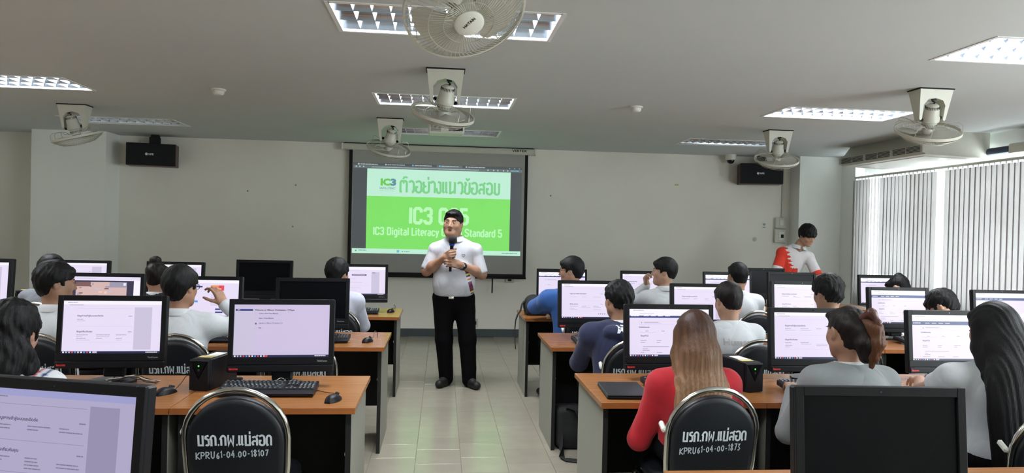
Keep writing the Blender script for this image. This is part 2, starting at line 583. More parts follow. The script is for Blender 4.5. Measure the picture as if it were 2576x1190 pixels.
# vertical blinds in front of the window: a head rail and hanging fabric slats
XB = 5.80
vb = thing('vertical_blinds', 'white vertical fabric blinds hanging across the big window', 'blinds', (XB, 7.0, 0))
MB().cbox((0, 0, 2.385), (0.045, 5.2, 0.03), 0.004).build('head_rail', 'aluminium', vb)
sl = MB()
W2 = 0.046
pr = [(-W2, 0.006), (-W2 / 2, -0.002), (0, -0.005), (W2 / 2, -0.002), (W2, 0.006)]
th = 0.0009
loop = pr + [(x, y + th) for x, y in pr[::-1]]
sl.prism(loop, 0.55, 2.35, 'z')
sl.box((0, 0.001, 2.36), (0.02, 0.006, 0.02))
slat_me = sl.mesh('slat', 'blind_fabric', 40)
y = 9.60
rnd = random.Random(4)
while y > 4.3:
    if not (7.775 < y < 7.90):
        ang = rad(-58 + rnd.uniform(-5, 5))
        if 9.02 < y < 9.22: ang += rad(-24)
        place('slat', slat_me, vb, (0, y - 7.0, 0), (0, 0, PI / 2 + ang + rad(60)))
    y -= 0.0775

# ------------------------------------------------------------------ ceiling light fixtures
def light_fixture(x, y, lit, label, off=None):
    """off: name of a lit fixture of the same ceiling grid that hangs beyond the picture"""
    t = thing('ceiling_light_%s_offscreen' % off if off else 'ceiling_light', label, 'ceiling light', (x, y, ZC), 0, 'recessed louvre ceiling lights')
    D = 0.10
    h = MB()
    for sx in (-1, 1):
        h.box((sx * (LX / 2 - 0.012), 0, D / 2 - 0.002), (0.024, LY, D + 0.004))
    for sy in (-1, 1):
        h.box((0, sy * (LY / 2 - 0.012), D / 2 - 0.002), (LX - 0.04, 0.024, D + 0.004))
    h.box((0, 0, D + 0.006), (LX, LY, 0.012))
    h.build('housing', 'louvre_white', t, 0)
    # mirrored parabolic troughs between the tubes
    gap = (LY - 0.05) / 3
    for i in range(4):
        yy = -(LY - 0.05) / 2 + i * gap
        a0 = 0.004
        w1 = 0.055 if 0 < i < 3 else 0.03
        pf = [(yy, 0.012)]
        for s in (0.3, 0.6, 0.85, 1.0): pf.append((yy + w1 * s ** 1.6, 0.012 + 0.075 * s))
        for s in (1.0, 0.85, 0.6, 0.3): pf.append((yy - w1 * s ** 1.6, 0.012 + 0.075 * s))
        pf = [(max(-LY / 2 + 0.024, min(LY / 2 - 0.024, p[0])), p[1]) for p in pf]
        MB().prism(pf, -LX / 2 + 0.024, LX / 2 - 0.024, 'x').build('reflector', 'louvre_metal', t, 50)
    # cross blades
    for i in range(11):
        xx = -LX / 2 + 0.024 + (LX - 0.048) * (i + 1) / 12
        bm = MB()
        for r in range(3):
            y0 = -(LY - 0.05) / 2 + r * gap + 0.012
            y1 = y0 + gap - 0.024
            ym = (y0 + y1) / 2
            bm.add([(xx, y0, 0.012), (xx, y1, 0.012), (xx - 0.012, y1 - 0.008, 0.055), (xx - 0.012, y0 + 0.008, 0.055),
                    (xx + 0.012, y1 - 0.008, 0.055), (xx + 0.012, y0 + 0.008, 0.055)],
                   [(0, 1, 2, 3), (1, 0, 5, 4), (2, 4, 5, 3), (0, 3, 5), (1, 4, 2)])
        bm.build('cross_blade', 'louvre_white', t, 0)
    for r in range(3):
        yy = -(LY - 0.05) / 2 + (r + 0.5) * gap
        MB().tube([(-LX / 2 + 0.04, yy, 0.078), (LX / 2 - 0.04, yy, 0.078)], 0.013, 10).build('tube_%s_%d_offscreen' % (off, r + 1) if off else 'tube', 'tube_lit' if lit else 'tube_off', t, 60)
        if lit:
            lname = 'tube_light_%s_%d_offscreen' % (off, r + 1) if off else 'tube_light'
            ld = bpy.data.lights.new(lname, 'AREA')
            ld.shape = 'RECTANGLE'; ld.size = LX - 0.1; ld.size_y = 0.024
            ld.energy = LAMP_POWER
            ld.color = (0.95, 0.97, 1.0)
            lo = place(lname, ld, t, (0, yy, 0.062))
    return t
LLAB = ['lit louvre ceiling light over the centre aisle behind the big fan', 'lit louvre ceiling light above the middle ceiling fan',
        'unlit louvre ceiling light beside the projector near the screen', 'lit louvre ceiling light on the side away from the windows',
        'unlit louvre ceiling light beside the fan near the plain pillar', 'lit louvre ceiling light nearest the air conditioner side edge',
        'lit louvre ceiling light beside the fan by the air conditioner', 'unlit louvre ceiling light behind the small fan near the dome camera',
        'lit louvre ceiling light in the second bank away from the windows', 'lit louvre ceiling light over the aisle behind the fourth row',
        'lit louvre ceiling light behind the fourth row away from the windows', 'lit louvre ceiling light behind the fourth row by the windows',
        'unlit louvre ceiling light over the aisle at the rear wall', 'unlit louvre ceiling light at the rear wall away from windows',
        'unlit louvre ceiling light at the rear wall by the windows']
OFFS = {8: 'pillar_side', 9: 'aisle_above', 10: 'pillar_side_above', 11: 'window_side_above'}
for n, ((x, y, lit), lb) in enumerate(zip(LIGHTS, LLAB)):
    light_fixture(x, y, lit, lb, OFFS.get(n))

# ------------------------------------------------------------------ ceiling fans
def make_fan_meshes():
    R = 0.235
    me = {}
    # bracket: ceiling plate and two arms with an arch between them
    b = MB()
    out = [(-0.135, 0), (-0.108, -0.225), (-0.098, -0.238), (-0.086, -0.225), (-0.088, -0.12), (-0.062, -0.082), (0, -0.066),
           (0.062, -0.082), (0.088, -0.12), (0.086, -0.225), (0.098, -0.238), (0.108, -0.225), (0.135, 0)]
    n = len(out)
    pr_, bk = [], []
    for (x, z) in out:
        dpt = 0.075 * (1 + z / 0.36)
        pr_.append((x, -dpt, z)); bk.append((x, dpt, z))
    # split the concave outline into quads between inner arch and outer edge
    quads = [(0, 1, 4), (1, 2, 3, 4), (0, 4, 5), (0, 5, 6), (0, 6, 12), (12, 6, 7), (12, 7, 8), (12, 8, 11), (11, 8, 9, 10)]
    fs_ = [tuple(q) for q in quads] + [tuple(i + n for i in q[::-1]) for q in quads]
    fs_ += [(i, n + i, n + (i + 1) % n, (i + 1) % n) for i in range(n)]
    b.add(pr_ + bk, [q[::-1] for q in fs_])
    me['bracket'] = b.mesh('bracket', 'plastic_cream', 35)
    me['ceiling_plate'] = MB().cbox((0, 0, -0.005), (0.285, 0.165, 0.01), 0.003).mesh('ceiling_plate', 'black_matte')
    # motor: turned housing with vent slots, fixed ring
    m = MB()
    m.lathe([(0.0, 0.130), (0.030, 0.128), (0.045, 0.115), (0.052, 0.085), (0.058, 0.035), (0.066, 0.025), (0.066, -0.008), (0.055, -0.016), (0.048, -0.045), (0.0, -0.046)], 28)
    me['motor'] = m.mesh('motor', 'plastic_cream', 40)
    v = MB()
    for k in range(26):
        a = 2 * PI * k / 26
        v.box((0.0485 * math.cos(a), 0.0485 * math.sin(a), 0.100), (0.006, 0.003, 0.022), rot=(0, rad(-14) * 0, a))
    for k in range(26):
        a = 2 * PI * k / 26
        v.box((0.050 * math.cos(a), 0.050 * math.sin(a), -0.033), (0.004, 0.003, 0.014), rot=(0, 0, a))
    me['vent_slots'] = v.mesh('vent_slots', 'ac_dark', 0)
    g = MB(); g.tube([(0, 0, 0.12), (0.012, 0, 0.14), (-0.006, 0.004, 0.150), (0.0, 0, 0.165)], 0.007, 8)
    g.cbox((0, 0, 0.162), (0.04, 0.018, 0.012), 0.003)
    me['swivel'] = g.mesh('swivel', 'black_plastic')
    me['pivot'] = MB().cbox((0, 0, 0), (0.024, 0.022, 0.022), 0.004).mesh('pivot', 'black_plastic')
    # blades (three wide petals) and hub
    for k in range(3):
        bl = MB()
        a0 = 2 * PI * k / 3
        rows_, cols_ = 7, 9
        vs_ = []
        for i in range(rows_):
            r = 0.04 + (0.205 - 0.04) * i / (rows_ - 1)
            half = rad(14 + 34 * min(1, i / 3.2)) * (1 if i < rows_ - 1 else 0.86)
            for j in range(cols_):
                s = -1 + 2 * j / (cols_ - 1)
                a = a0 + s * half + 0.10 * i / rows_
                vs_.append((r * math.cos(a), r * math.sin(a), -0.088 + 0.024 * s * (0.6 + 0.4 * i / rows_)))
        nn = len(vs_)
        vs_ += [(x, y_, z - 0.003) for x, y_, z in vs_]
        fs_ = []
        for i in range(rows_ - 1):
            for j in range(cols_ - 1):
                p = i * cols_ + j
                fs_.append((p, p + cols_, p + cols_ + 1, p + 1)); fs_.append((nn + p + 1, nn + p + cols_ + 1, nn + p + cols_, nn + p))
        rim = [j for j in range(cols_)] + [i * cols_ + cols_ - 1 for i in range(1, rows_)] + [(rows_ - 1) * cols_ + j for j in range(cols_ - 2, -1, -1)] + [i * cols_ for i in range(rows_ - 2, 0, -1)]
        for i in range(len(rim)):
            p, q = rim[i], rim[(i + 1) % len(rim)]
            fs_.append((p, q, nn + q, nn + p))
        bl.add(vs_, fs_)
        me['blade%d' % k] = bl.mesh('blade', 'fan_blade', 50)
    hb = MB(); hb.lathe([(0.0, -0.062), (0.04, -0.064), (0.045, -0.08), (0.042, -0.105), (0.0, -0.112)], 20)
    me['hub'] = hb.mesh('hub', 'fan_blade', 40)
    # guard: band ring, radial wires of the lower bowl, circular wires, hoops that carry it
    r_ = MB()
    prof = [(R - 0.004, -0.098), (R + 0.004, -0.098), (R + 0.004, -0.076), (R - 0.004, -0.076), (R - 0.004, -0.098)]
    r_.lathe(prof, 48, cap=False)
    me['guard_ring'] = r_.mesh('guard_ring', 'plastic_cream', 40)
    w = MB()
    for k in range(72):
        a = 2 * PI * k / 72
        tw = 0.35
        pts = []
        for i in range(7):
            s = i / 6
            rr = R * (1 - s) + 0.055 * s
            zz = -0.096 - 0.062 * math.sin(min(1, s * 1.35) * PI / 2) - 0.006 * s
            aa = a + tw * s
            pts.append((rr * math.cos(aa), rr * math.sin(aa), zz))
        w.tube(pts, 0.0015, 3, cap=False)
    for rr, zz in ((R - 0.012, -0.118), (R * 0.66, -0.158), (R * 0.42, -0.165)):
        w.tube([(rr * math.cos(2 * PI * k / 40), rr * math.sin(2 * PI * k / 40), zz) for k in range(40)], 0.0016, 4, closed=True)
    me['guard_wires'] = w.mesh('guard_wires', 'fan_guard', 60)
    for k in range(4):
        hw = MB()
        a0 = rad(45 + 90 * k)
        pts = []
        for da, rr, zz in ((-0.22, R, -0.08), (-0.20, R - 0.006, -0.03), (-0.15, R - 0.03, -0.012), (-0.08, 0.14, -0.018), (0, 0.09, -0.05), (0, 0.06, -0.048)):
            pts.append((rr * math.cos(a0 + da), rr * math.sin(a0 + da), zz))
        hw.tube(pts, 0.0024, 5)
        pts2 = [(p[0] * math.cos(0.45) - p[1] * math.sin(0.45), p[0] * math.sin(0.45) + p[1] * math.cos(0.45), p[2]) for p in pts]
        hw.tube(pts2, 0.0024, 5)
        me['hoop%d' % k] = hw.mesh('guard_hoop', 'fan_guard', 60)
    cp = MB(); cp.lathe([(0.0, -0.175), (0.05, -0.174), (0.058, -0.169), (0.058, -0.163), (0.0, -0.162)], 28)
    me['cap'] = cp.mesh('badge_cap', 'plastic_white', 40)
    return me
FAN = make_fan_meshes()
def ceiling_fan(x, y, tx, ty, spin, label, drop=0.235):
    t = thing('ceiling_fan', label, 'ceiling fan', (x, y, ZC), 0, 'tilting ceiling fans')
    place('ceiling_plate', FAN['ceiling_plate'], t)
    place('bracket', FAN['bracket'], t, (0, 0, -0.008))
    head_rot = (rad(tx), rad(ty), 0)
    hd = place('motor', FAN['motor'], t, (0, 0, -drop), head_rot)
    tag(place('vent_slots', FAN['vent_slots'], hd), kind='stuff')
    place('swivel', FAN['swivel'], hd)
    for sx in (-1, 1): place('pivot', FAN['pivot'], hd, (sx * 0.077, 0, 0.010))
    for k in range(3):
        place('blade', FAN['blade%d' % k], t, (0, 0, -drop), head_rot).rotation_euler = (Euler(head_rot).to_matrix() @ Matrix.Rotation(rad(spin), 3, 'Z')).to_euler()
    place('hub', FAN['hub'], t, (0, 0, -drop), head_rot)
    place('guard_ring', FAN['guard_ring'], t, (0, 0, -drop), head_rot)
    tag(place('guard_wires', FAN['guard_wires'], t, (0, 0, -drop), head_rot), kind='stuff')
    for k in range(4):
        place('guard_hoop', FAN['hoop%d' % k], t, (0, 0, -drop), head_rot)
    c = place('badge_cap', FAN['cap'], t, (0, 0, -drop), head_rot)
    tm = text_mesh('HATARI', 0.017, 'black_matte', 0.03, 1.0, 'CENTER')
    place('badge', tm, c, (0.003, -0.005, -0.1757), (rad(90), 0, rad(-38)))
    return t
ceiling_fan(0.05, 2.80, -32, -14, 20, 'big near ceiling fan facing down with a round badge cap', 0.25)
ceiling_fan(0.0, 5.30, 24, 11, 40, 'ceiling fan in the middle of the aisle in front of the projector')
ceiling_fan(-0.58, 7.81, 24, 12, 75, 'ceiling fan hanging right before the projector screen')
ceiling_fan(-3.73, 7.66, 12, -14, 10, 'ceiling fan near the plain pillar and hanging loudspeaker')
ceiling_fan(3.76, 5.24, 25, -8, 30, 'ceiling fan beside the air conditioner by the windows')
ceiling_fan(3.68, 7.62, 23, -5, 95, 'ceiling fan in front of the loudspeaker near the dome camera')

# ------------------------------------------------------------------ projector, detectors, camera, speakers
pj = thing('projector', 'white projector hanging from the ceiling before the screen', 'projector', (0.02, 7.75, ZC))
MB().cbox((0, 0, -0.105), (0.385, 0.27, 0.105), 0.018).build('body', 'plastic_white', pj)
p_ = MB()
for k in range(7): p_.box((-0.11, -0.1355, -0.137 + k * 0.011), (0.11, 0.003, 0.005))
p_.build('vent_grille', 'ac_dark', pj, 0)
MB().cbox((0.10, -0.1355, -0.10), (0.15, 0.004, 0.06), 0.002).build('socket_panel', 'dark_plastic', pj)
MB().cbox((0.08, -0.14, -0.125), (0.03, 0.02, 0.018), 0.003).build('plug', 'blue_pipe', pj)
p_ = MB()
for q in range(4):
    x0 = 0.03 + 0.035 * q
    p_.tube([(x0, -0.14, -0.12), (x0 + 0.01, -0.17, -0.135), (x0 + 0.03 * (1 - q), -0.16, -0.09), (0.06, -0.06, -0.03), (0.03, 0, 0)], 0.004, 6)
p_.build('cable_loop', 'cable_black', pj)
MB().tube([(0, 0, -0.06), (0, 0, 0)], 0.022, 12).build('ceiling_mount', 'steel', pj)
p_ = MB(); p_.M = Matrix.Translation((-0.08, 0.135, -0.10)) @ Matrix.Rotation(rad(-90), 4, 'X')
p_.lathe([(0.04, 0), (0.04, 0.012), (0.034, 0.014), (0.0, 0.006)], 20); p_.build('lens', 'lens_glass', pj)

for (x, y, lb) in ((-1.96, 6.45, 'round white smoke detector on the ceiling away from the windows'), (1.755, 6.48, 'round white smoke detector on the ceiling towards the windows')):
    t = thing('smoke_detector', lb, 'smoke detector', (x, y, ZC), 0, 'ceiling smoke detectors')
    MB().lathe([(0.062, 0), (0.062, -0.012), (0.058, -0.016), (0.0, -0.017)], 24).build('base', 'plastic_white', t)
    MB().lathe([(0.050, -0.017), (0.046, -0.04), (0.036, -0.05), (0.0, -0.051)], 24).build('sensor_head', 'plastic_white', t)

dc = thing('dome_camera', 'white dome camera with a black glass bubble on the ceiling', 'camera', (4.16, 10.08, ZC))
MB().lathe([(0.078, 0), (0.078, -0.05), (0.07, -0.075), (0.058, -0.08), (0.0, -0.08)], 28).build('housing', 'plastic_white', dc)
MB().lathe([(0.054, -0.080)] + [(0.054 * math.cos(a), -0.080 - 0.054 * math.sin(a)) for a in np.linspace(0.1, 1.5, 8)], 24).build('bubble', 'lens_glass', dc, 60)

def wall_speaker(x, rz, label):
    t = thing('wall_speaker', label, 'loudspeaker', (x, 9.97, 2.285), rz, 'hanging loudspeakers')
    MB().cbox((0, 0.06, 0.147), (0.60, 0.28, 0.295), 0.006).build('cabinet', 'speaker_wood', t)
    MB().cbox((0, -0.085, 0.147), (0.585, 0.014, 0.28), 0.005).build('grille', 'speaker_cloth', t)
    bd = MB()
    bd.M = Matrix.Translation((0.0, -0.0930, 0.150))
    bd.lathe([(0.016, 0), (0.0, 0)], 14) if False else None
    ring = [(0.017 * math.cos(a), 0, 0.017 * math.sin(a)) for a in np.linspace(0, 2 * PI, 17)[:-1]]
    bd.M = Matrix.Translation((-0.052, -0.0930, 0.150)); bd.add(ring, [tuple(range(16))])
    bd.build('badge', 'letter_white', t, 0)
    place('badge_lettering', text_mesh('NPE', 0.034, 'letter_white', 0.035, 1.0), t, (-0.028, -0.0932, 0.138))
    MB().cbox((0.02, 0.09, 0.34), (0.13, 0.10, 0.11), 0.008).build('bracket_arm', 'black_matte', t)
    MB().cbox((0.02, 0.12, 0.405), (0.10, 0.10, 0.04), 0.006).build('bracket_plate', 'black_matte', t)
    MB().box((0.265, 0.062, 0.04), (0.03, 0.283, 0.03)).build('sticker', 'brand_grey', t, 0)
    return t
wall_speaker(-3.87, rad(12), 'black loudspeaker in maroon cabinet hanging beside the plain pillar')
wall_speaker(4.57, rad(-14), 'black loudspeaker in maroon cabinet hanging between dome camera and window')

# ------------------------------------------------------------------ air conditioner, pipe cover
ac = thing('air_conditioner', 'long white ceiling air conditioner above the window blinds', 'air conditioner', (5.5, 8.02, ZC))
pf = [(0.38, 0), (-0.26, 0), (-0.36, -0.14), (-0.385, -0.15), (-0.385, -0.225), (-0.36, -0.25), (0.36, -0.275), (0.38, -0.26)]
bm = MB()
bm.prism(pf, -0.80, 0.80, 'y')
bm.build('body', 'ac_body', ac, 0)
for k in range(3):
    y0 = -0.78 + 0.525 * k
    MB().box((-0.388, y0 + 0.255, -0.188), (0.012, 0.49, 0.062)).build('outlet', 'ac_dark', ac, 0)
    for i in range(4):
        MB().cbox((-0.395, y0 + 0.255, -0.168 - 0.014 * i), (0.014, 0.49, 0.004), 0.001).build('louvre_slat', 'plastic_cream', ac, 0)
    MB().cbox((-0.395, y0 + 0.255, -0.19), (0.012, 0.006, 0.06), 0.001).build('louvre_post', 'plastic_cream', ac, 0)
for k in range(4):
    MB().cbox((-0.39, -0.79 + 0.527 * k, -0.188), (0.026, 0.05, 0.085), 0.008).build('grille_bracket', 'ac_body', ac)
MB().cbox((-0.02, 0, -0.262), (0.5, 1.3, 0.012), 0.003, rot=(0, rad(2.0), 0)).build('intake_panel', 'plastic_white', ac)
tr = thing('pipe_cover', 'cream pipe trunking running along the wall from the air conditioner', 'trunking', (5.88, 6.0, 2.50))
MB().cbox((0, -0.2, 0), (0.12, 2.2, 0.11), 0.012).build('cover', 'plastic_cream', tr)
MB().tube([(-0.02, 0.9, 0), (-0.02, 1.20, 0.0)], 0.04, 12).build('pipe', 'blue_pipe', tr)

# ------------------------------------------------------------------ wall fittings by the right pillar
t = thing('switch_box', 'upper cream switch box on the wall above the breaker box', 'switch', (5.01, YB, 1.655))
MB().cbox((0, -0.022, 0.08), (0.165, 0.044, 0.16), 0.008).build('box', 'plastic_cream', t)
MB().cbox((0.01, -0.047, 0.085), (0.06, 0.008, 0.09), 0.003).build('plate', 'plastic_white', t)
t = thing('breaker_box', 'lower cream breaker box with a black switch on the wall', 'switch', (5.01, YB, 1.44))
MB().cbox((0, -0.024, 0.10), (0.18, 0.048, 0.20), 0.008).build('box', 'plastic_cream', t)
MB().cbox((0.01, -0.05, 0.10), (0.085, 0.008, 0.13), 0.003).build('plate', 'plastic_white', t)
MB().cbox((0.022, -0.057, 0.10), (0.04, 0.01, 0.05), 0.003).build('switch', 'black_plastic', t)
t = MB().cbox((5.045, YB - 0.011, 2.265), (0.032, 0.02, 0.885), 0.003).build('cable_trunking', 'plastic_cream')
tag(t, 'thin cream cable trunking running up from the switch box to the ceiling', 'trunking')
t = thing('wifi_sign', 'small white paper sign with a black wireless symbol', 'sign', (4.77, YB, 1.65))
MB().box((0, -0.002, 0.045), (0.075, 0.002, 0.09)).build('sheet', 'paper', t, 0)
ws = MB()
for rr in (0.012, 0.021, 0.030):
    ws.ribbon([(rr * math.sin(a), 0.040 + rr * math.cos(a)) for a in np.linspace(-0.85, 0.85, 9)], 0.005, -0.0036)
ws.ribbon([(-0.005, 0.040), (0.005, 0.040)], 0.008, -0.0036)
ws.ribbon([(-0.02, 0.016), (0.02, 0.016)], 0.008, -0.0036)
ws.build('symbol', 'black_matte', t, 0)
t = MB().lathe([(0.034, 0), (0.026, 0.003), (0.012, 0.006), (0.0, 0.007)], 14)
o = t.build('wall_patch', 'filler', None, 40, (4.63, YB, 1.485), (rad(90), 0, 0)); tag(o, 'rough grey filler patch on the wall beside the wireless sign', 'wall patch')
o = MB().cbox((3.42, YB - 0.004, 2.26), (0.05, 0.008, 0.022), 0.002).build('tape_scrap', 'paper_yellow'); tag(o, 'tiny yellowed tape scrap stuck on the bare wall', 'tape')
t = thing('wall_socket', 'small cream wall socket low on the wall behind the teacher', 'socket', (0.50, YB, 0.14))
MB().cbox((0, -0.012, 0.06), (0.075, 0.024, 0.12), 0.005).build('plate', 'plastic_cream', t)
MB().cbox((0, -0.026, 0.06), (0.03, 0.006, 0.05), 0.002).build('outlet', 'dark_plastic', t)
t = thing('wall_socket', 'cream wall socket behind the bag on the front row desk', 'socket', (0.98, YB, 0.78))
MB().cbox((0, -0.012, 0.04), (0.12, 0.024, 0.075), 0.005).build('plate', 'plastic_cream', t)
MB().cbox((0, -0.026, 0.04), (0.05, 0.006, 0.03), 0.002).build('outlet', 'dark_plastic', t)
for (x, z, lb) in ((-2.05, 2.10, 'upper dark screw stub in the wall beside the projector screen'), (-2.08, 1.52, 'lower dark screw stub in the wall beside the projector screen'),
                   (1.55, 2.05, 'dark screw stub in the wall on the window side of the screen'), (-2.7, 2.0, 'dark screw stub in the wall near the loudspeaker by the pillar')):
    o = MB().lathe([(0.012, 0), (0.006, 0.004), (0, 0.004)], 8).build('wall_screw', 'stain', None, 0, (x, YB, z), (rad(90), 0, 0))
    tag(o, lb, 'screw', 'screw stubs in the front wall')

# ------------------------------------------------------------------ projection screen with the projected picture
glow('pj_green', srgb(128, 226, 104), 0.92)
glow('pj_mint', srgb(188, 234, 210), 0.95)
glow('pj_letter', srgb(178, 240, 178), 1.0)
glow('pj_title', srgb(126, 212, 140), 0.9)
glow('pj_logo', srgb(110, 205, 90), 0.9)
glow('pj_blue', srgb(98, 148, 160), 0.9)
glow('pj_dark', srgb(84, 90, 92), 0.75)
glow('pj_bar', srgb(108, 120, 122), 0.8)
glow('pj_text', srgb(185, 200, 200), 0.9)
glow('pj_sky', srgb(110, 190, 220), 0.9)
ps = thing('projector_screen', 'pull-down projector screen showing a green slide', 'projector screen', (-0.055, YB - 0.09, 0.84))
Z0 = 0.84
MB().cbox((0, 0.01, 2.655 - Z0), (2.68, 0.095, 0.085), 0.012).build('case', 'plastic_cream', ps)
MB().cbox((0, 0.02, 2.704 - Z0), (2.66, 0.05, 0.012), 0.002).build('case_bracket', 'black_matte', ps)
for sx in (-1, 1):
    MB().cbox((sx * 1.352, 0.01, 2.655 - Z0), (0.03, 0.105, 0.095), 0.01).build('end_cap', 'plastic_white', ps)
MB().box((0, 0, 1.74 - Z0), (2.42, 0.004, 1.76)).build('fabric', 'screen_fabric', ps, 0)
bm = MB()
for sx in (-1, 1): bm.box((sx * 1.232, 0, 1.74 - Z0), (0.045, 0.0044, 1.76))
bm.box((0, 0, 0.885 - Z0), (2.51, 0.0046, 0.05))
bm.build('black_border', 'screen_border', ps, 0)
MB().tube([(-1.26, 0, 0.855 - Z0), (1.26, 0, 0.855 - Z0)], 0.014, 10).build('bottom_bar', 'screen_border', ps)
bm = MB(); bm.tube([(0.78, 0, 0.84 - Z0), (0.78, 0, 0.64 - Z0)], 0.010, 6); bm.build('pull_cord', 'cable_black', ps)
place('brand', text_mesh('VERTEX', 0.045, 'black_matte', 0.03, 1.3), ps, (1.02, -0.0385, 2.652 - Z0))
# picture: everything in screen coordinates (x along the fabric, z up), light projected on the fabric
pic = MB()
d0 = -0.0035
X0 = 0.055
pic.quad(-1.25 + X0, 1.205 - Z0, 1.115 + X0, 2.435 - Z0, d0, 0)                # dark browser window
pic.quad(-1.25 + X0, 2.36 - Z0, 1.115 + X0, 2.40 - Z0, d0 - 0.0004, 1)         # address bar
pic.quad(-1.06 + X0, 1.975 - Z0, 0.955 + X0, 2.358 - Z0, d0 - 0.0004, 2)       # mint page
pic.quad(-1.06 + X0, 1.235 - Z0, 0.955 + X0, 1.975 - Z0, d0 - 0.0004, 3)       # green page
pic.quad(-1.25 + X0, 1.172 - Z0, 1.115 + X0, 1.238 - Z0, d0 - 0.0008, 2)       # task bar
d1 = d0 - 0.0010
rn = random.Random(3)
def words(mb, u, v, w, h, d, mi, r=rn, avg=6.0):
    """a line of tiny unreadable words"""
    x = u
    while x < u + w:
        ww = min(h * r.uniform(1.2, avg), u + w - x)
        mb.quad(x, v, x + ww, v + h, d, mi)
        x += ww + h * 0.45
for k in range(5):                                                              # tabs
    x = -1.19 + X0 + 0.375 * k
    if k == 3: pic.quad(x - 0.03, 2.40 - Z0, x + 0.33, 2.432 - Z0, d0 - 0.0005, 1)
    pic.quad(x, 2.408 - Z0, x + 0.022, 2.426 - Z0, d1, 5 if k in (2, 3) else 4)
    words(pic, x + 0.035, 2.411 - Z0, 0.24, 0.010, d1, 4)
words(pic, -1.0 + X0, 2.375 - Z0, 1.5, 0.008, d1, 4, avg=12)
for x in (-1.22, -1.17, -1.12, 0.62, 0.70, 0.76, 0.84, 0.90):
    pic.quad(x + X0, 2.372 - Z0, x + 0.018 + X0, 2.39 - Z0, d1, 4)
words(pic, 0.95 + X0, 2.375 - Z0, 0.12, 0.011, d1, 5)
for x in (0.93, 1.0, 1.07): pic.quad(x + X0, 2.41 - Z0, x + 0.014 + X0, 2.42 - Z0, d1, 4)
words(pic, -1.16 + X0, 1.208 - Z0, 0.11, 0.010, d1, 6)
pic.quad(-1.205 + X0, 1.198 - Z0, -1.185 + X0, 1.216 - Z0, d1, 6)
pic.quad(-0.63 + X0, 1.188 - Z0, -0.595 + X0, 1.222 - Z0, d1, 7)
pic.quad(-0.56 + X0, 1.196 - Z0, -0.545 + X0, 1.212 - Z0, d1, 6)
words(pic, -0.53 + X0, 1.200 - Z0, 0.08, 0.008, d1, 6)
words(pic, 0.85 + X0, 1.200 - Z0, 0.22, 0.010, d1, 6)
pic.build('projected_page', ['pj_dark', 'pj_bar', 'pj_mint', 'pj_green', 'pj_text', 'pj_sky', 'pj_blue', 'pj_sky'], ps, 0)

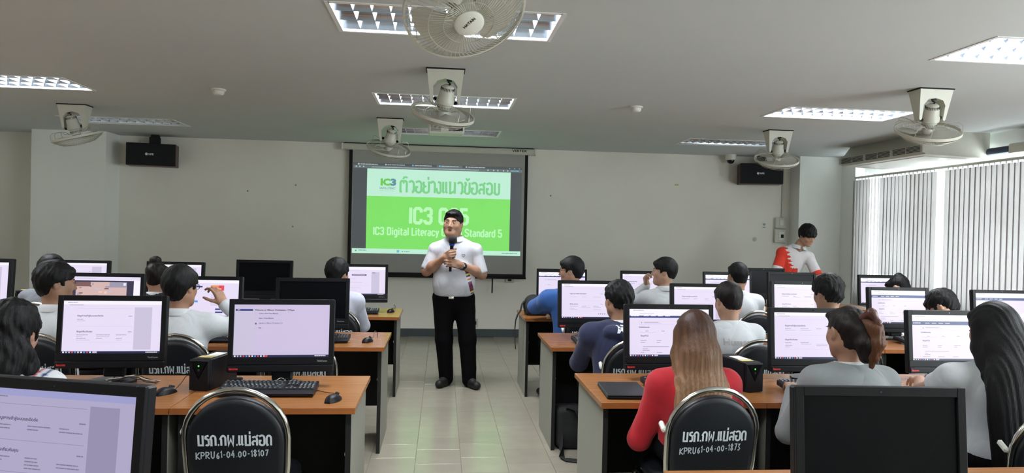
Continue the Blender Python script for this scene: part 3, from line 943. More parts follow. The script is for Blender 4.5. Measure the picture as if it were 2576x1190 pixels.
# --- plain Thai letter shapes (loopless sign lettering) drawn as strokes in a 0.6 x 1 cell: {char: (width, [strokes])}
def arc(cx, cy, rx, ry, a0, a1, n=7):
    return [(cx + rx * math.cos(rad(a0 + (a1 - a0) * i / n)), cy + ry * math.sin(rad(a0 + (a1 - a0) * i / n))) for i in range(n + 1)]
TH = {
    'ต': (0.66, [[(0.08, 0.0), (0.05, 0.12), (0.05, 0.78)] + arc(0.18, 0.80, 0.13, 0.18, 180, 60, 4) + [(0.30, 0.86)] + arc(0.42, 0.80, 0.13, 0.18, 120, 0, 4) + [(0.55, 0.0)], [(0.05, 0.06), (0.17, 0.06)]]),
    'ว': (0.56, [arc(0.25, 0.72, 0.20, 0.26, 150, 0, 6) + [(0.45, 0.2)] + arc(0.30, 0.2, 0.15, 0.18, 0, -90, 4)]),
    'อ': (0.60, [[(0.04, 0.88)] + arc(0.28, 0.72, 0.21, 0.26, 120, 0, 5) + arc(0.28, 0.22, 0.21, 0.20, 0, -180, 8) + [(0.07, 0.48), (0.24, 0.48)]]),
    'ย': (0.60, [[(0.10, 0.95), (0.06, 0.80), (0.10, 0.64), (0.20, 0.56), (0.08, 0.46), (0.06, 0.20)] + arc(0.28, 0.20, 0.22, 0.18, 180, 360, 8) + [(0.50, 1.0)]]),
    'า': (0.46, [arc(0.20, 0.74, 0.17, 0.24, 160, 0, 6) + [(0.37, 0.0)]]),
    'ง': (0.50, [[(0.16, 0.98), (0.36, 0.90), (0.38, 0.20)] + arc(0.24, 0.18, 0.14, 0.16, 0, -180, 6) + [(0.04, 0.45)]]),
    'แ': (0.52, [[(0.08, 1.0), (0.08, 0.15), (0.18, 0.03)], [(0.32, 1.0), (0.32, 0.15), (0.42, 0.03)]]),
    'น': (0.66, [[(0.02, 0.95), (0.12, 0.95), (0.12, 0.04), (0.20, 0.04), (0.50, 0.24)], [(0.50, 1.0), (0.50, 0.0)]]),
    'ข': (0.58, [[(0.04, 0.95), (0.14, 0.95), (0.18, 0.80), (0.10, 0.62), (0.12, 0.2)] + arc(0.29, 0.20, 0.18, 0.18, 180, 360, 7) + [(0.47, 1.0)]]),
    'ส': (0.62, [arc(0.26, 0.62, 0.20, 0.24, 150, 0, 5) + [(0.46, 0.0)], [(0.46, 0.40), (0.22, 0.44)] + arc(0.22, 0.24, 0.15, 0.18, 90, 230, 6) + [(0.16, 0.02)], [(0.38, 0.82), (0.56, 1.02)]]),
    'บ': (0.60, [[(0.02, 0.95), (0.11, 0.95), (0.11, 0.2)] + arc(0.29, 0.20, 0.18, 0.18, 180, 360, 7) + [(0.47, 1.0)]]),
    'ม': (0.64, [[(0.02, 0.95), (0.12, 0.95), (0.12, 0.04), (0.20, 0.04), (0.48, 0.04), (0.48, 1.0)], [(0.04, 0.04), (0.12, 0.04)]]),
    'ร': (0.46, [[(0.36, 0.98), (0.10, 0.90), (0.08, 0.70), (0.34, 0.56), (0.36, 0.2)] + arc(0.22, 0.18, 0.14, 0.15, 0, -150, 5)]),
    'ภ': (0.62, [[(0.02, 0.04), (0.13, 0.04), (0.13, 0.58), (0.05, 0.66)] + arc(0.28, 0.68, 0.20, 0.28, 150, 0, 6) + [(0.48, 0.0)]]),
    'ก': (0.60, [[(0.11, 0.0), (0.11, 0.58), (0.04, 0.66)] + arc(0.28, 0.68, 0.19, 0.28, 150, 0, 6) + [(0.47, 0.0)]]),
    'พ': (0.74, [[(0.04, 0.95), (0.11, 0.95), (0.13, 0.02), (0.33, 0.62), (0.53, 0.02), (0.56, 1.0)]]),
    'ด': (0.60, [[(0.24, 0.10), (0.14, 0.04), (0.09, 0.20), (0.09, 0.66)] + arc(0.28, 0.68, 0.19, 0.28, 180, 0, 7) + [(0.47, 0.0)]]),
    '.': (0.24, [[(0.05, 0.07), (0.17, 0.07)]]),
}
MARK = {'ั': [[(-0.40, 1.12), (-0.34, 1.28), (-0.18, 1.30), (-0.06, 1.24)]], '้': [[(-0.42, 1.34), (-0.28, 1.18), (-0.20, 1.24), (-0.10, 1.34)]], '่': [[(-0.16, 1.12), (-0.16, 1.38)]]}
def thai_strokes(s, h, w, stroke, d, mi, mb, u, v):
    """draws s with letter height h to the total width w; returns nothing"""
    tot = sum(TH[c][0] for c in s if c in TH)
    sx = w / tot
    x = 0.0
    stacked = False
    for c in s:
        if c in MARK:
            if not (stacked and c == '่') :
                for st in MARK[c]:
                    dz = 0.22 if (stacked) else 0.0
                    mb.ribbon([(u + (x + p[0]) * sx, v + (p[1] + dz) * h) for p in st], stroke * 0.85, d, mi)
            stacked = True
            continue
        stacked = False
        for st in TH[c][1]:
            mb.ribbon([(u + (x + p[0]) * sx, v + p[1] * h) for p in st], stroke, d, mi)
        x += TH[c][0]
tt = MB()
thai_strokes('ตัวอย่างแนวข้อสอบ', 0.165, 1.42, 0.030, d1, 0, tt, -0.605 + X0, 2.035 - Z0)
tt.build('title_lettering', 'pj_title', ps, 0)
place('logo_letters', text_mesh('IC', 0.125, 'pj_logo', 0.06, 1.15), ps, (-0.875 + X0, d1, 2.13 - Z0))
place('logo_number', text_mesh('3', 0.125, 'pj_blue', 0.06, 1.3), ps, (-0.735 + X0, d1, 2.13 - Z0))
place('logo_caption', text_mesh('DIGITAL LITERACY', 0.042, 'pj_blue', 0.012, 0.62), ps, (-0.885 + X0, d1, 2.075 - Z0))
place('logo_small_print', text_mesh('CERTIFICATION', 0.022, 'pj_text', 0.0, 1.25), ps, (-0.885 + X0, d1, 2.045 - Z0))
# condensed sign letters for the slide
LAT = {'I': (0.24, [[(.11, 0), (.11, 1)]]), 'C': (0.56, [[(.44, .70), (.44, .84), (.36, .95), (.16, .95), (.08, .84), (.08, .16), (.16, .05), (.36, .05), (.44, .16), (.44, .30)]]),
       '3': (0.56, [[(.08, .76), (.08, .84), (.16, .95), (.34, .95), (.42, .84), (.42, .62), (.34, .52), (.2, .52)], [(.3, .52), (.34, .52), (.42, .42), (.42, .16), (.34, .05), (.16, .05), (.08, .16), (.08, .24)]]),
       'G': (0.58, [[(.44, .72), (.44, .84), (.36, .95), (.16, .95), (.08, .84), (.08, .16), (.16, .05), (.36, .05), (.44, .16), (.44, .46), (.28, .46)]]),
       'S': (0.56, [[(.44, .76), (.44, .84), (.36, .95), (.16, .95), (.08, .84), (.08, .64), (.16, .55), (.36, .46), (.44, .37), (.44, .16), (.36, .05), (.16, .05), (.08, .16), (.08, .24)]]),
       '5': (0.56, [[(.44, .95), (.1, .95), (.1, .56), (.34, .56), (.43, .46), (.43, .16), (.34, .05), (.16, .05), (.08, .16), (.08, .24)]]),
       'D': (0.56, [[(.08, .05), (.08, .95), (.34, .95), (.43, .84), (.43, .16), (.34, .05), (.04, .05)]]), 'L': (0.44, [[(.08, 1), (.08, .05), (.40, .05)]]),
       'i': (0.24, [[(.1, 0), (.1, .70)], [(.1, .82), (.1, .97)]]), 'l': (0.24, [[(.1, 1), (.1, 0)]]),
       'g': (0.50, [[(.37, .65), (.16, .65), (.08, .56), (.08, .14), (.16, .05), (.37, .05)], [(.37, .7), (.37, -.12), (.28, -.22), (.1, -.22)]]),
       't': (0.36, [[(.14, .92), (.14, .14), (.21, .05), (.31, .05)], [(.02, .66), (.31, .66)]]),
       'a': (0.48, [[(.1, .65), (.28, .65), (.36, .56), (.36, 0)], [(.36, .38), (.15, .38), (.08, .30), (.08, .13), (.15, .05), (.36, .05)]]),
       'e': (0.48, [[(.09, .35), (.38, .35), (.38, .56), (.30, .65), (.17, .65), (.09, .56), (.09, .14), (.17, .05), (.36, .05)]]),
       'r': (0.34, [[(.1, 0), (.1, .7)], [(.1, .54), (.2, .65), (.31, .65)]]), 'c': (0.46, [[(.37, .48), (.37, .56), (.29, .65), (.16, .65), (.08, .56), (.08, .14), (.16, .05), (.29, .05), (.37, .14), (.37, .22)]]),
       'y': (0.46, [[(.07, .7), (.22, .08)], [(.38, .7), (.18, -.12), (.08, -.22)]]), 'o': (0.48, [[(.22, .65), (.16, .65), (.08, .56), (.08, .14), (.16, .05), (.30, .05), (.38, .14), (.38, .56), (.30, .65), (.20, .65)]]),
       'b': (0.48, [[(.1, 1), (.1, .05), (.30, .05), (.38, .14), (.38, .56), (.30, .65), (.1, .65)]]), 'n': (0.48, [[(.1, 0), (.1, .7)], [(.1, .56), (.18, .65), (.30, .65), (.38, .56), (.38, 0)]]),
       'd': (0.50, [[(.38, 1), (.38, 0)], [(.38, .65), (.16, .65), (.08, .56), (.08, .14), (.16, .05), (.38, .05)]]), ' ': (0.26, [])}
def slide_line(s, h, w, stroke, u, v, mname, name):
    mb = MB()
    tot = sum(LAT[c][0] for c in s)
    sx = w / tot
    x = 0.0
    for c in s:
        for st in LAT[c][1]:
            mb.ribbon([(u + (x + a) * sx, v + b_ * h) for a, b_ in st], stroke, d1)
        x += LAT[c][0]
    return mb.build(name, mname, ps, 0)
slide_line('IC3 GS5', 0.225, 0.86, 0.044, -0.475 + X0, 1.600 - Z0, 'pj_letter', 'slide_lettering')
slide_line('IC3 Digital Literacy Global Standard 5', 0.108, 1.82, 0.020, -0.965 + X0, 1.432 - Z0, 'pj_letter', 'slide_caption')
# ================================================================== DESKS, SCREENS, CHAIRS
ROWYS = {-1: [6.515, 4.875, 3.245, 1.66], 1: [6.52, 4.92, 3.335, 1.68]}   # near edges on the two sides of the aisle
ROWY = ROWYS[-1]                                # near edge of each desk row, row 0 is nearest the screen
ROWN = ['front row', 'second row', 'third row', 'fourth row']
ORD = ['aisle end', 'second from the aisle', 'third from the aisle', 'fourth from the aisle', 'fifth from the aisle', 'sixth from the aisle']
DZ = 0.735                                      # desk height
DD = 0.70                                       # desk depth
LE, RE = -0.37, 0.77                            # aisle ends of the desk rows
LW, RW = 0.80, 0.82                             # desk widths on the two sides
def side_name(s): return 'window side' if s > 0 else 'pillar side'
def desk_x(s, k): return LE - LW * (k + 0.5) if s < 0 else RE + RW * (k + 0.5)

def desk_meshes(w):
    me = {}
    b = MB(); b.cbox((0, DD / 2, DZ - 0.0125), (w - 0.003, DD, 0.025), 0.0015)
    me['table_top'] = b.mesh('table_top', 'desk_wood', 0)
    b = MB()
    b.box((0, -0.0005, DZ - 0.014), (w - 0.004, 0.004, 0.027))
    me['edge_band'] = b.mesh('edge_band', 'desk_edge', 0)
    for s in (-1, 1):
        b = MB()
        x = s * (w / 2 - 0.035)
        lo, hi, y0, y1, zt = x - 0.0125, x + 0.0125, 0.05, DD - 0.03, DZ - 0.0255
        P = [(lo, y0, 0), (hi, y0, 0), (hi, y1, 0), (lo, y1, 0), (lo, y0, zt), (hi, y0, zt), (hi, y1, zt), (lo, y1, zt)]
        b.add(P, [(0, 3, 2, 1), (4, 5, 6, 7), (2, 3, 7, 6)], 1)
        b.add(P, [(0, 1, 5, 4)], 1)
        b.add(P, [(1, 2, 6, 5)], 0 if s > 0 else 1)
        b.add(P, [(3, 0, 4, 7)], 0 if s < 0 else 1)
        me['side%d' % s] = b.mesh('side_panel', ['desk_grey', 'desk_black'], 0)
    b = MB(); b.box((0, DD - 0.09, 0.45), (w - 0.10, 0.018, 0.515)); me['modesty_panel'] = b.mesh('modesty_panel', 'desk_black', 0)
    for s in (-1, 1):
        b = MB()
        b.M = Matrix.Translation((s * (w / 2 - 0.0485), 0.09, 0.50)) @ Matrix.Rotation(rad(-90 * s), 4, 'Y')
        b.lathe([(0.010, 0), (0.010, 0.003), (0.006, 0.006), (0, 0.006)], 12)
        me['bolt%d' % s] = b.mesh('bolt_cap', 'plastic_white', 40)
    return me
DM = {-1: desk_meshes(LW), 1: desk_meshes(RW)}
def desk(s, r, k):
    t = thing('computer_desk', 'wood-topped computer desk, %s, %s, %s' % (ORD[k], ROWN[r], side_name(s)), 'desk',
              (desk_x(s, k), ROWYS[s][r], 0), 0, 'computer desks in rows')
    m = DM[s]
    place('table_top', m['table_top'], t); place('edge_band', m['edge_band'], t)
    place('side_panel', m['side-1'], t); place('side_panel', m['side1'], t)
    place('modesty_panel', m['modesty_panel'], t)
    place('bolt_cap', m['bolt-1'], t); place('bolt_cap', m['bolt1'], t)
    return t
for r in range(4):
    for k in range(5): desk(-1, r, k)
    for k in range(6): desk(1, r, k)

# ------------------------------------------------------------------ lit pages on the displays
glow('sc_page', srgb(224, 214, 238), 1.0)
glow('sc_lav', srgb(198, 186, 216), 1.0)
glow('sc_dim', srgb(166, 160, 190), 1.0)  # dim set: page colours darkened to imitate a screen seen off-angle
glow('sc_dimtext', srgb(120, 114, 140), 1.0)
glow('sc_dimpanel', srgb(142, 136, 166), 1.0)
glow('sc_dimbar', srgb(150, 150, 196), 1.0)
glow('sc_white', srgb(240, 236, 246), 1.0)
glow('sc_panel', srgb(196, 188, 212), 1.0)
glow('sc_text', srgb(152, 146, 168), 1.0)
glow('sc_faint', srgb(190, 182, 206), 1.0)
glow('sc_head', srgb(48, 44, 70), 1.0)
glow('sc_navy', srgb(36, 56, 120), 1.0)
glow('sc_task', srgb(20, 26, 66), 1.0)
glow('sc_blue', srgb(80, 150, 230), 1.0)
glow('sc_red', srgb(220, 70, 80), 1.0)
glow('sc_cream', srgb(236, 196, 176), 1.0)
glow('sc_brown', srgb(120, 84, 84), 1.0)
glow('sc_tan', srgb(206, 174, 170), 1.0)
glow('sc_orange', srgb(226, 140, 90), 1.0)
SCM = ['sc_page', 'sc_white', 'sc_panel', 'sc_text', 'sc_faint', 'sc_head', 'sc_navy', 'sc_task', 'sc_blue', 'sc_red', 'sc_cream', 'sc_brown', 'sc_tan', 'sc_orange', 'sc_lav', 'sc_dim', 'sc_dimtext', 'sc_dimpanel', 'sc_dimbar']
SI = {n[3:]: i for i, n in enumerate(SCM)}
SW, SH = 0.462, 0.262            # lit area of the 21.5 inch display

def page(kind, seed, letters=False):
    """list of rectangles (u0,v0,u1,v1,colour,level) in metres from the lower left of the lit area"""
    r = random.Random(seed)
    Q = []
    def q(u0, v0, u1, v1, c, lv=1):
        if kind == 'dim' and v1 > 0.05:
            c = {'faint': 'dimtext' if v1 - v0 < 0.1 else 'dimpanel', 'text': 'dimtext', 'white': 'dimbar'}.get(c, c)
        Q.append((u0 * SW, v0 * SH, u1 * SW, v1 * SH, SI[c], lv))
    def line(u, v, w, h, c, avg=7):
        x = u
        while x < u + w:
            ww = min(h * SH / SW * r.uniform(1.5, avg), u + w - x)
            q(x, v, x + ww, v + h, c, 3); x += ww + h * 0.35 * SH / SW
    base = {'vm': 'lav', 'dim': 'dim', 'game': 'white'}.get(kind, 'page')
    q(0, 0, 1, 1, base, 0)
    # task bar with icons
    q(0, 0, 1, 0.042, 'task', 1)
    for i in range(11):
        c = ['white', 'faint', 'faint', 'red', 'blue', 'cream', 'white', 'blue', 'red', 'white', 'faint'][i]
        q(0.010 + 0.030 * i, 0.010, 0.026 + 0.030 * i, 0.034, c, 3)
    q(0.31, 0.008, 0.355, 0.038, r.choice(['faint', 'red']), 2)
    line(0.85, 0.014, 0.12, 0.014, 'white', 3)
    if kind == 'vm':
        q(0.0, 0.042, 0.20, 0.93, 'panel', 1)
        q(0.012, 0.88, 0.19, 0.915, 'navy', 2)
        line(0.03, 0.893, 0.03, 0.012, 'white'); line(0.03, 0.85, 0.06, 0.010, 'faint')
        line(0.01, 0.955, 0.2, 0.010, 'faint'); line(0.90, 0.955, 0.07, 0.008, 'faint')
        for i in range(4):
            v = 0.80 - 0.092 * i
            q(0.212, v, 0.236, v + 0.045, 'faint', 2); q(0.216, v + 0.007, 0.232, v + 0.038, 'lav' if i != 2 else 'brown', 3)
            line(0.255, v, 0.24 if i < 3 else 0.05, 0.010, 'faint')
        line(0.25, 0.065, 0.36, 0.008, 'faint')
    elif kind in ('form', 'dim', 'en'):
        q(0, 0.93, 1, 1.0, 'white', 1)
        line(0.04, 0.96, 0.1, 0.012, 'text'); line(0.06, 0.915, 0.14, 0.010, 'text')
        q(0.14, 0.85, 0.70, 0.853, 'faint', 2)
        if kind != 'en': q(0.72, 0.07, 0.90, 0.88, 'panel' if kind == 'form' else 'faint', 1)
        for (v, n) in ((0.70, 2), (0.40, 4)):
            if not letters: line(0.14, v, r.uniform(0.18, 0.3), 0.020, 'head', 4)
            line(0.66, v + 0.004, 0.04, 0.012, 'text')
            q(0.14, v - 0.19, 0.70, v - 0.187, 'faint', 2)
            for j in range(n):
                for cx in (0.14, 0.34, 0.54):
                    if r.random() < 0.8: line(cx, v - 0.055 - 0.032 * j, r.uniform(0.05, 0.15), 0.011, 'faint' if j % 2 else 'text')
        if kind == 'en':
            for j in range(4): q(0.62 + 0.035 * j, 0.12, 0.635 + 0.035 * j, 0.142, 'head', 3)
    elif kind in ('site', 'sitelow'):
        q(0, 0.86, 1, 1.0, 'white', 1)
        line(0.05, 0.965, 0.13, 0.012, 'text'); line(0.13, 0.90, 0.18, 0.010, 'faint')
        a = 0.80 if kind == 'site' else 0.835
        q(0, a - 0.02, 1, 0.86, 'navy', 2)
        line(0.02, a + 0.012, 0.10, 0.018, 'white'); 
        for j in range(4): line(0.18 + 0.09 * j, a + 0.014, 0.06, 0.014, 'white')
        q(0.12, 0.67, 0.92, 0.673, 'faint', 2); q(0.12, 0.745, 0.92, 0.748, 'faint', 2); q(0.12, 0.67, 0.122, 0.748, 'faint', 2)
        q(0.145, 0.70, 0.16, 0.722, 'text', 3)
        line(0.185, 0.715, 0.18, 0.010, 'text'); line(0.185, 0.695, 0.22, 0.008, 'faint')
        for cx in (0.20, 0.40, 0.60): line(cx, 0.53, 0.04, 0.012, 'text')
        q(0.13, 0.51, 0.33, 0.513, 'text', 2)
        for (v, cols_) in ((0.33, (0.14, 0.34, 0.56)), (0.29, (0.14, 0.34, 0.56)), (0.20, (0.17,)), (0.155, (0.165,)), (0.125, (0.165,)), (0.08, (0.14, 0.34, 0.54))):
            for cx in cols_: line(cx, v, 0.32 if v == 0.20 else r.uniform(0.04, 0.1), 0.010, 'text')
        q(0.80, 0.25, 0.94, 0.40, 'white', 2); line(0.81, 0.37, 0.06, 0.012, 'text')
    elif kind == 'game':
        q(0, 0.91, 1, 1.0, 'page', 1); line(0.05, 0.95, 0.3, 0.012, 'faint')
        q(0.0, 0.042, 0.90, 0.90, 'head', 1)
        q(0.07, 0.12, 0.80, 0.86, 'tan', 2)
        for i in range(46):
            u, v = r.uniform(0.07, 0.74), r.uniform(0.12, 0.78)
            q(u, v, min(0.80, u + r.uniform(0.01, 0.07)), min(0.86, v + r.uniform(0.01, 0.07)), r.choice(['brown', 'brown', 'text', 'cream', 'faint']), 3 if i % 2 else 4)
        q(0.07, 0.74, 0.28, 0.86, 'brown', 5); q(0.60, 0.40, 0.80, 0.72, 'tan', 5); q(0.55, 0.72, 0.80, 0.86, 'text', 5)
        for j in range(3): line(0.09, 0.80 - 0.03 * j, 0.1, 0.014, 'head')
        q(0.75, 0.77, 0.79, 0.84, 'white', 5)
    elif kind == 'portal':
        q(0, 0.92, 1, 1.0, 'white', 1)
        line(0.06, 0.95, 0.3, 0.012, 'faint')
        q(0.30, 0.80, 0.46, 0.84, 'navy', 2); q(0.20, 0.40, 0.40, 0.45, 'blue', 2); q(0.18, 0.60, 0.40, 0.74, 'page', 2)
        q(0.58, 0.72, 0.78, 0.86, 'orange', 2); q(0.70, 0.72, 0.78, 0.86, 'red', 3); q(0.60, 0.75, 0.74, 0.78, 'cream', 4)
        q(0.63, 0.645, 0.66, 0.68, 'red', 3); line(0.67, 0.655, 0.07, 0.012, 'red')
        for j in range(9): line(0.59, 0.60 - 0.035 * j, 0.17, 0.012, 'faint')
        q(0.66, 0.20, 0.77, 0.24, 'navy', 2); q(0.66, 0.12, 0.77, 0.16, 'navy', 2)
    elif kind == 'doc':
        q(0, 0.90, 1, 1.0, 'white', 1)
        q(0.72, 0.05, 0.88, 0.82, 'panel', 1); line(0.735, 0.78, 0.06, 0.016, 'head')
        for j in range(4): line(0.735, 0.73 - 0.035 * j, 0.09, 0.010, 'faint')
        q(0.33, 0.69, 0.62, 0.735, 'head', 2); line(0.35, 0.705, 0.24, 0.016, 'faint')
        for v in (0.88, 0.58, 0.44, 0.24, 0.16): line(0.2, v, r.uniform(0.1, 0.35), 0.010, 'faint')
        line(0.10, 0.24, 0.1, 0.018, 'head')
        q(0.05, 0.33, 0.70, 0.333, 'faint', 2)
    return Q

TILT = rad(-5)
MONM = Matrix.Translation((0, 0, 0.075)) @ Matrix.Rotation(TILT, 4, 'X')     # display panel frame: origin lower edge middle, x right, z up, front at y=0
def monitor_meshes():
    W, H = 0.512, 0.362
    me = {}
    b = MB(); b.M = MONM
    b.cbox((0, 0.026, H / 2), (W, 0.038, H), 0.006)
    b.cbox((0, 0.052, H / 2 - 0.005), (W - 0.05, 0.03, H - 0.06), 0.012)
    me['back_shell'] = b.mesh('back_shell', 'black_plastic')
    b = MB(); b.M = MONM
    u0, u1, v0, v1 = -SW / 2, SW / 2, 0.073, 0.073 + SH
    for (x0, x1, z0, z1) in ((-W / 2, u0, v0, H), (u1, W / 2, v0, H), (u0, u1, v1, H)):
        b.cbox(((x0 + x1) / 2, 0.004, (z0 + z1) / 2), (x1 - x0, 0.012, z1 - z0), 0.0015)
    b.cbox((0, 0.003, v0 - 0.018), (W, 0.014, 0.036), 0.0015)
    b.cbox((0, 0.001, 0.0175), (W, 0.020, 0.034), 0.004)
    me['bezel'] = b.mesh('bezel', 'black_plastic')
    b = MB(); b.M = MONM
    b.box((0, 0.0085, (v0 + v1) / 2), (SW + 0.004, 0.004, SH + 0.004))
    me['display_off'] = b.mesh('display', 'off_screen', 0)
    b = MB()
    b.cbox((0, 0.075, 0.12), (0.10, 0.045, 0.20), 0.008, rot=(rad(-8), 0, 0))
    me['stand_neck'] = b.mesh('stand_neck', 'black_plastic')
    b = MB()
    out = [(0.12 * math.cos(a) * (1.0 if math.sin(a) < 0 else 0.9), 0.05 + 0.095 * math.sin(a)) for a in np.linspace(0, 2 * PI, 33)[:-1]]
    b.prism(out, 0.0, 0.010, 'z')
    me['stand_base'] = b.mesh('stand_base', 'dark_plastic', 40)
    b = MB(); b.M = MONM; b.lathe([(0.0035, 0), (0.0, 0.0005)], 10) if False else None
    ring = [(0.0032 * math.cos(a), -0.0022, H - 0.014 + 0.0032 * math.sin(a)) for a in np.linspace(0, 2 * PI, 11)[:-1]]
    b.add(ring, [tuple(range(10))]); me['webcam'] = b.mesh('webcam', 'lens_glass', 0)
    return me
MON = monitor_meshes()
def on_panel(me):
    """copy of a flat mesh moved into the tilted panel frame"""
    return me
PAN = MONM
def text_on(parent, name, s, size, mname, u, v, bold=0.0, xs=1.0, y=-0.0045, lift=0.0):
    o = place(name, text_mesh(s, size, mname, bold, xs), parent)
    o.matrix_local = Matrix.Translation((0, 0, lift)) @ PAN @ Matrix.Translation((u, y, v))
    return o
THAI_HEAD = {'form': [(0.14, 0.70, 'ข้อมูลการเข้าสู่ระบบและติดต่อ'), (0.14, 0.40, 'ข้อมูลเกี่ยวกับคุณ')],
             'dim': [(0.14, 0.70, 'ข้อมูลการเข้าสู่ระบบและติดต่อ'), (0.14, 0.40, 'ข้อมูลเกี่ยวกับคุณ')],
             'en': [(0.14, 0.70, 'Login and contact information'), (0.14, 0.40, 'Mailing address')],
             'site': [(0.12, 0.60, 'โปรไฟล์ของฉัน'), (0.14, 0.42, 'ข้อมูลทั่วไป')],
             'sitelow': [(0.12, 0.60, 'โปรไฟล์ของฉัน'), (0.14, 0.42, 'ข้อมูลทั่วไป')]}
def lit_display(kind, seed, thin=False, letters=False):
    b = MB(); b.M = PAN
    v0 = 0.073
    if thin:
        v0 = 0.02
    for (x0, z0, x1, z1, c, lv) in page(kind, seed, letters):
        b.quad(x0 - SW / 2, z0 + v0, x1 - SW / 2, z1 + v0, 0.0060 - 0.0003 * lv, c)
    return b.mesh('display', SCM, 0)

SCREENS = {}
def screen(s, r, k, dx, y, z=0.0, yaw=0.0, kind=None, note='', seed=1, thin=False, letters=False, brand=True):
    """one all-in-one screen; x and y in room coordinates"""
    lab = note if note else 'black desktop screen, %s, %s, %s' % (ORD[k], ROWN[r], side_name(s))
    t = thing('desktop_screen', lab, 'monitor', (dx, y, DZ), rad(yaw), 'desktop screens on the desks')
    LIFT = (0, 0, z)
    SCREENS[(s, r, k)] = t
    if thin:
        W, H = 0.50, 0.315
        b = MB(); b.M = PAN; b.cbox((0, 0.024, H / 2), (W, 0.03, H), 0.005); b.build('back_shell', 'black_plastic', t, loc=LIFT)
        b = MB(); b.M = PAN
        for (x0, x1, z0, z1) in ((-W / 2, -SW / 2, 0.0, H), (SW / 2, W / 2, 0.0, H), (-SW / 2, SW / 2, 0.02 + SH, H), (-SW / 2, SW / 2, 0, 0.02)):
            b.cbox(((x0 + x1) / 2, 0.005, (z0 + z1) / 2), (x1 - x0, 0.010, z1 - z0), 0.001)
        b.build('bezel', 'black_plastic', t, loc=LIFT)
        o = place('display', lit_display(kind, seed, True), t, LIFT)
        b = MB(); b.cbox((0, 0.07, 0.10), (0.06, 0.02, 0.19 + z), 0.005, rot=(rad(-5), 0, 0)); b.build('stand_neck', 'black_plastic', t, loc=(0, 0, z / 2))
        b = MB(); b.cbox((0, 0.05, 0.005), (0.22, 0.17, 0.010), 0.004); b.build('stand_base', 'dark_plastic', t)
        return t
    place('back_shell', MON['back_shell'], t, LIFT); place('bezel', MON['bezel'], t, LIFT); place('webcam', MON['webcam'], t, LIFT)
    place('stand_neck', MON['stand_neck'], t, (0, 0, max(0, z / 2))).scale = (1, 1, 1 + max(0, z) * 3); place('stand_base', MON['stand_base'], t)
    if kind:
        o = place('display', lit_display(kind, seed, False, letters), t, LIFT)
        for (u, v, s_) in THAI_HEAD.get(kind, []):
            if letters: text_on(t, 'heading', s_, 0.0105, 'sc_head', u * SW - SW / 2, v * SH + 0.0735, 0.02, y=0.0048, lift=z)
        if kind == 'vm':
            def tx(s_, sz, u, v, bold, m='sc_head'): text_on(t, 'page_lettering', s_, sz, m, u * SW - SW / 2, v * SH + 0.073, bold, y=0.0048, lift=z)
            tx('Welcome to VMware Workstation 17 Player', 0.0105, 0.21, 0.885, 0.03)
            for i, (a) in enumerate(('Create a New Virtual Machine', 'Open a Virtual Machine', 'Upgrade to VMware Workstation Pro', 'Help')):
                tx(a, 0.0075, 0.252, 0.825 - 0.092 * i, 0.02)
    else:
        place('display', MON['display_off'], t, LIFT)
    if brand:
        text_on(t, 'maker_badge', 'lenovo', 0.0165, 'lenovo_red', -0.246, 0.0125, 0.045, 0.95, y=-0.0094, lift=z)
        text_on(t, 'model_badge', 'ThinkCentre', 0.0115, 'brand_grey', 0.175, 0.050, 0.02, 0.85, y=-0.0046, lift=z)
    return t

N_ = lambda s: s
# left block (pillar side)
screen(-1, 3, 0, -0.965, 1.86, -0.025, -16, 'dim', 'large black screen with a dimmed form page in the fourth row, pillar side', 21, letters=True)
screen(-1, 2, 1, -1.64, 3.75, 0, 3, 'form', 'black screen showing a form beside the girl in a striped collar', 22, letters=True)
screen(-1, 2, 0, -0.79, 3.67, 0, 4, 'vm', 'black screen showing a lavender program window above the empty chair', 23)
screen(-1, 1, 3, -3.19, 5.20, 0.10, 0, 'form', 'black screen at the fourth desk of the second row, pillar side', 24)
screen(-1, 1, 2, -2.33, 5.22, 0.01, 0, 'game', 'black screen showing a brown game picture', 25)
screen(-1, 1, 1, -1.655, 5.20, -0.0, 0, 'portal', 'black screen with coloured boxes beside the boy touching his glasses', 26)
screen(-1, 1, 0, -0.91, 5.20, 0.0, 3, None, 'switched-off black screen, second row, at the aisle end, pillar side')
screen(-1, 0, 3, -3.28, 6.85, 0.01, 0, 'form', 'black screen partly hidden by the student in grey by the pillar', 27)
screen(-1, 0, 2, -2.445, 6.85, 0.01, 0, 'form', 'black screen in front of the girl with the high bun and black jacket', 28)
screen(-1, 0, 1, -1.645, 6.85, 0.04, 0, None, 'switched-off black screen, front row, second from the aisle, pillar side')
screen(-1, 0, 0, -0.755, 6.82, 0.02, 5, 'doc', 'black screen with a document page nearest the projector screen, aisle end', 29)
# right block (window side)
screen(1, 3, 0, 1.29, 1.95, -0.06, -3, None, 'large switched-off black screen in the fourth row, window side', brand=True)
screen(1, 2, 0, 1.275, 3.86, -0.02, 2, 'sitelow', 'black screen with a navy page header before the girl in red', 31, letters=True)
screen(1, 2, 1, 2.115, 3.86, -0.03, 0, 'form', 'black screen with a form page before the girl in the grey sweater', 32, letters=True)
screen(1, 2, 2, 2.945, 3.86, -0.035, 0, 'site', 'black screen with a navy web page before the long-haired girl', 33, letters=True)
screen(1, 1, 0, 1.15, 5.38, 0.0, 2, 'en', 'black screen with an English form beside the boy in the navy hoodie', 34, letters=True)
screen(1, 1, 1, 2.035, 5.38, -0.01, 0, 'form', 'black screen before the boy with the navy collar line', 35, letters=True)
screen(1, 1, 2, 2.845, 5.38, 0.02, 0, 'form', 'black screen before the boy with thick hair, second row, window side', 36, letters=True)
screen(1, 1, 3, 3.655, 5.38, -0.015, 0, 'site', 'black screen with a navy web page before the boy bent forward', 37, letters=True)
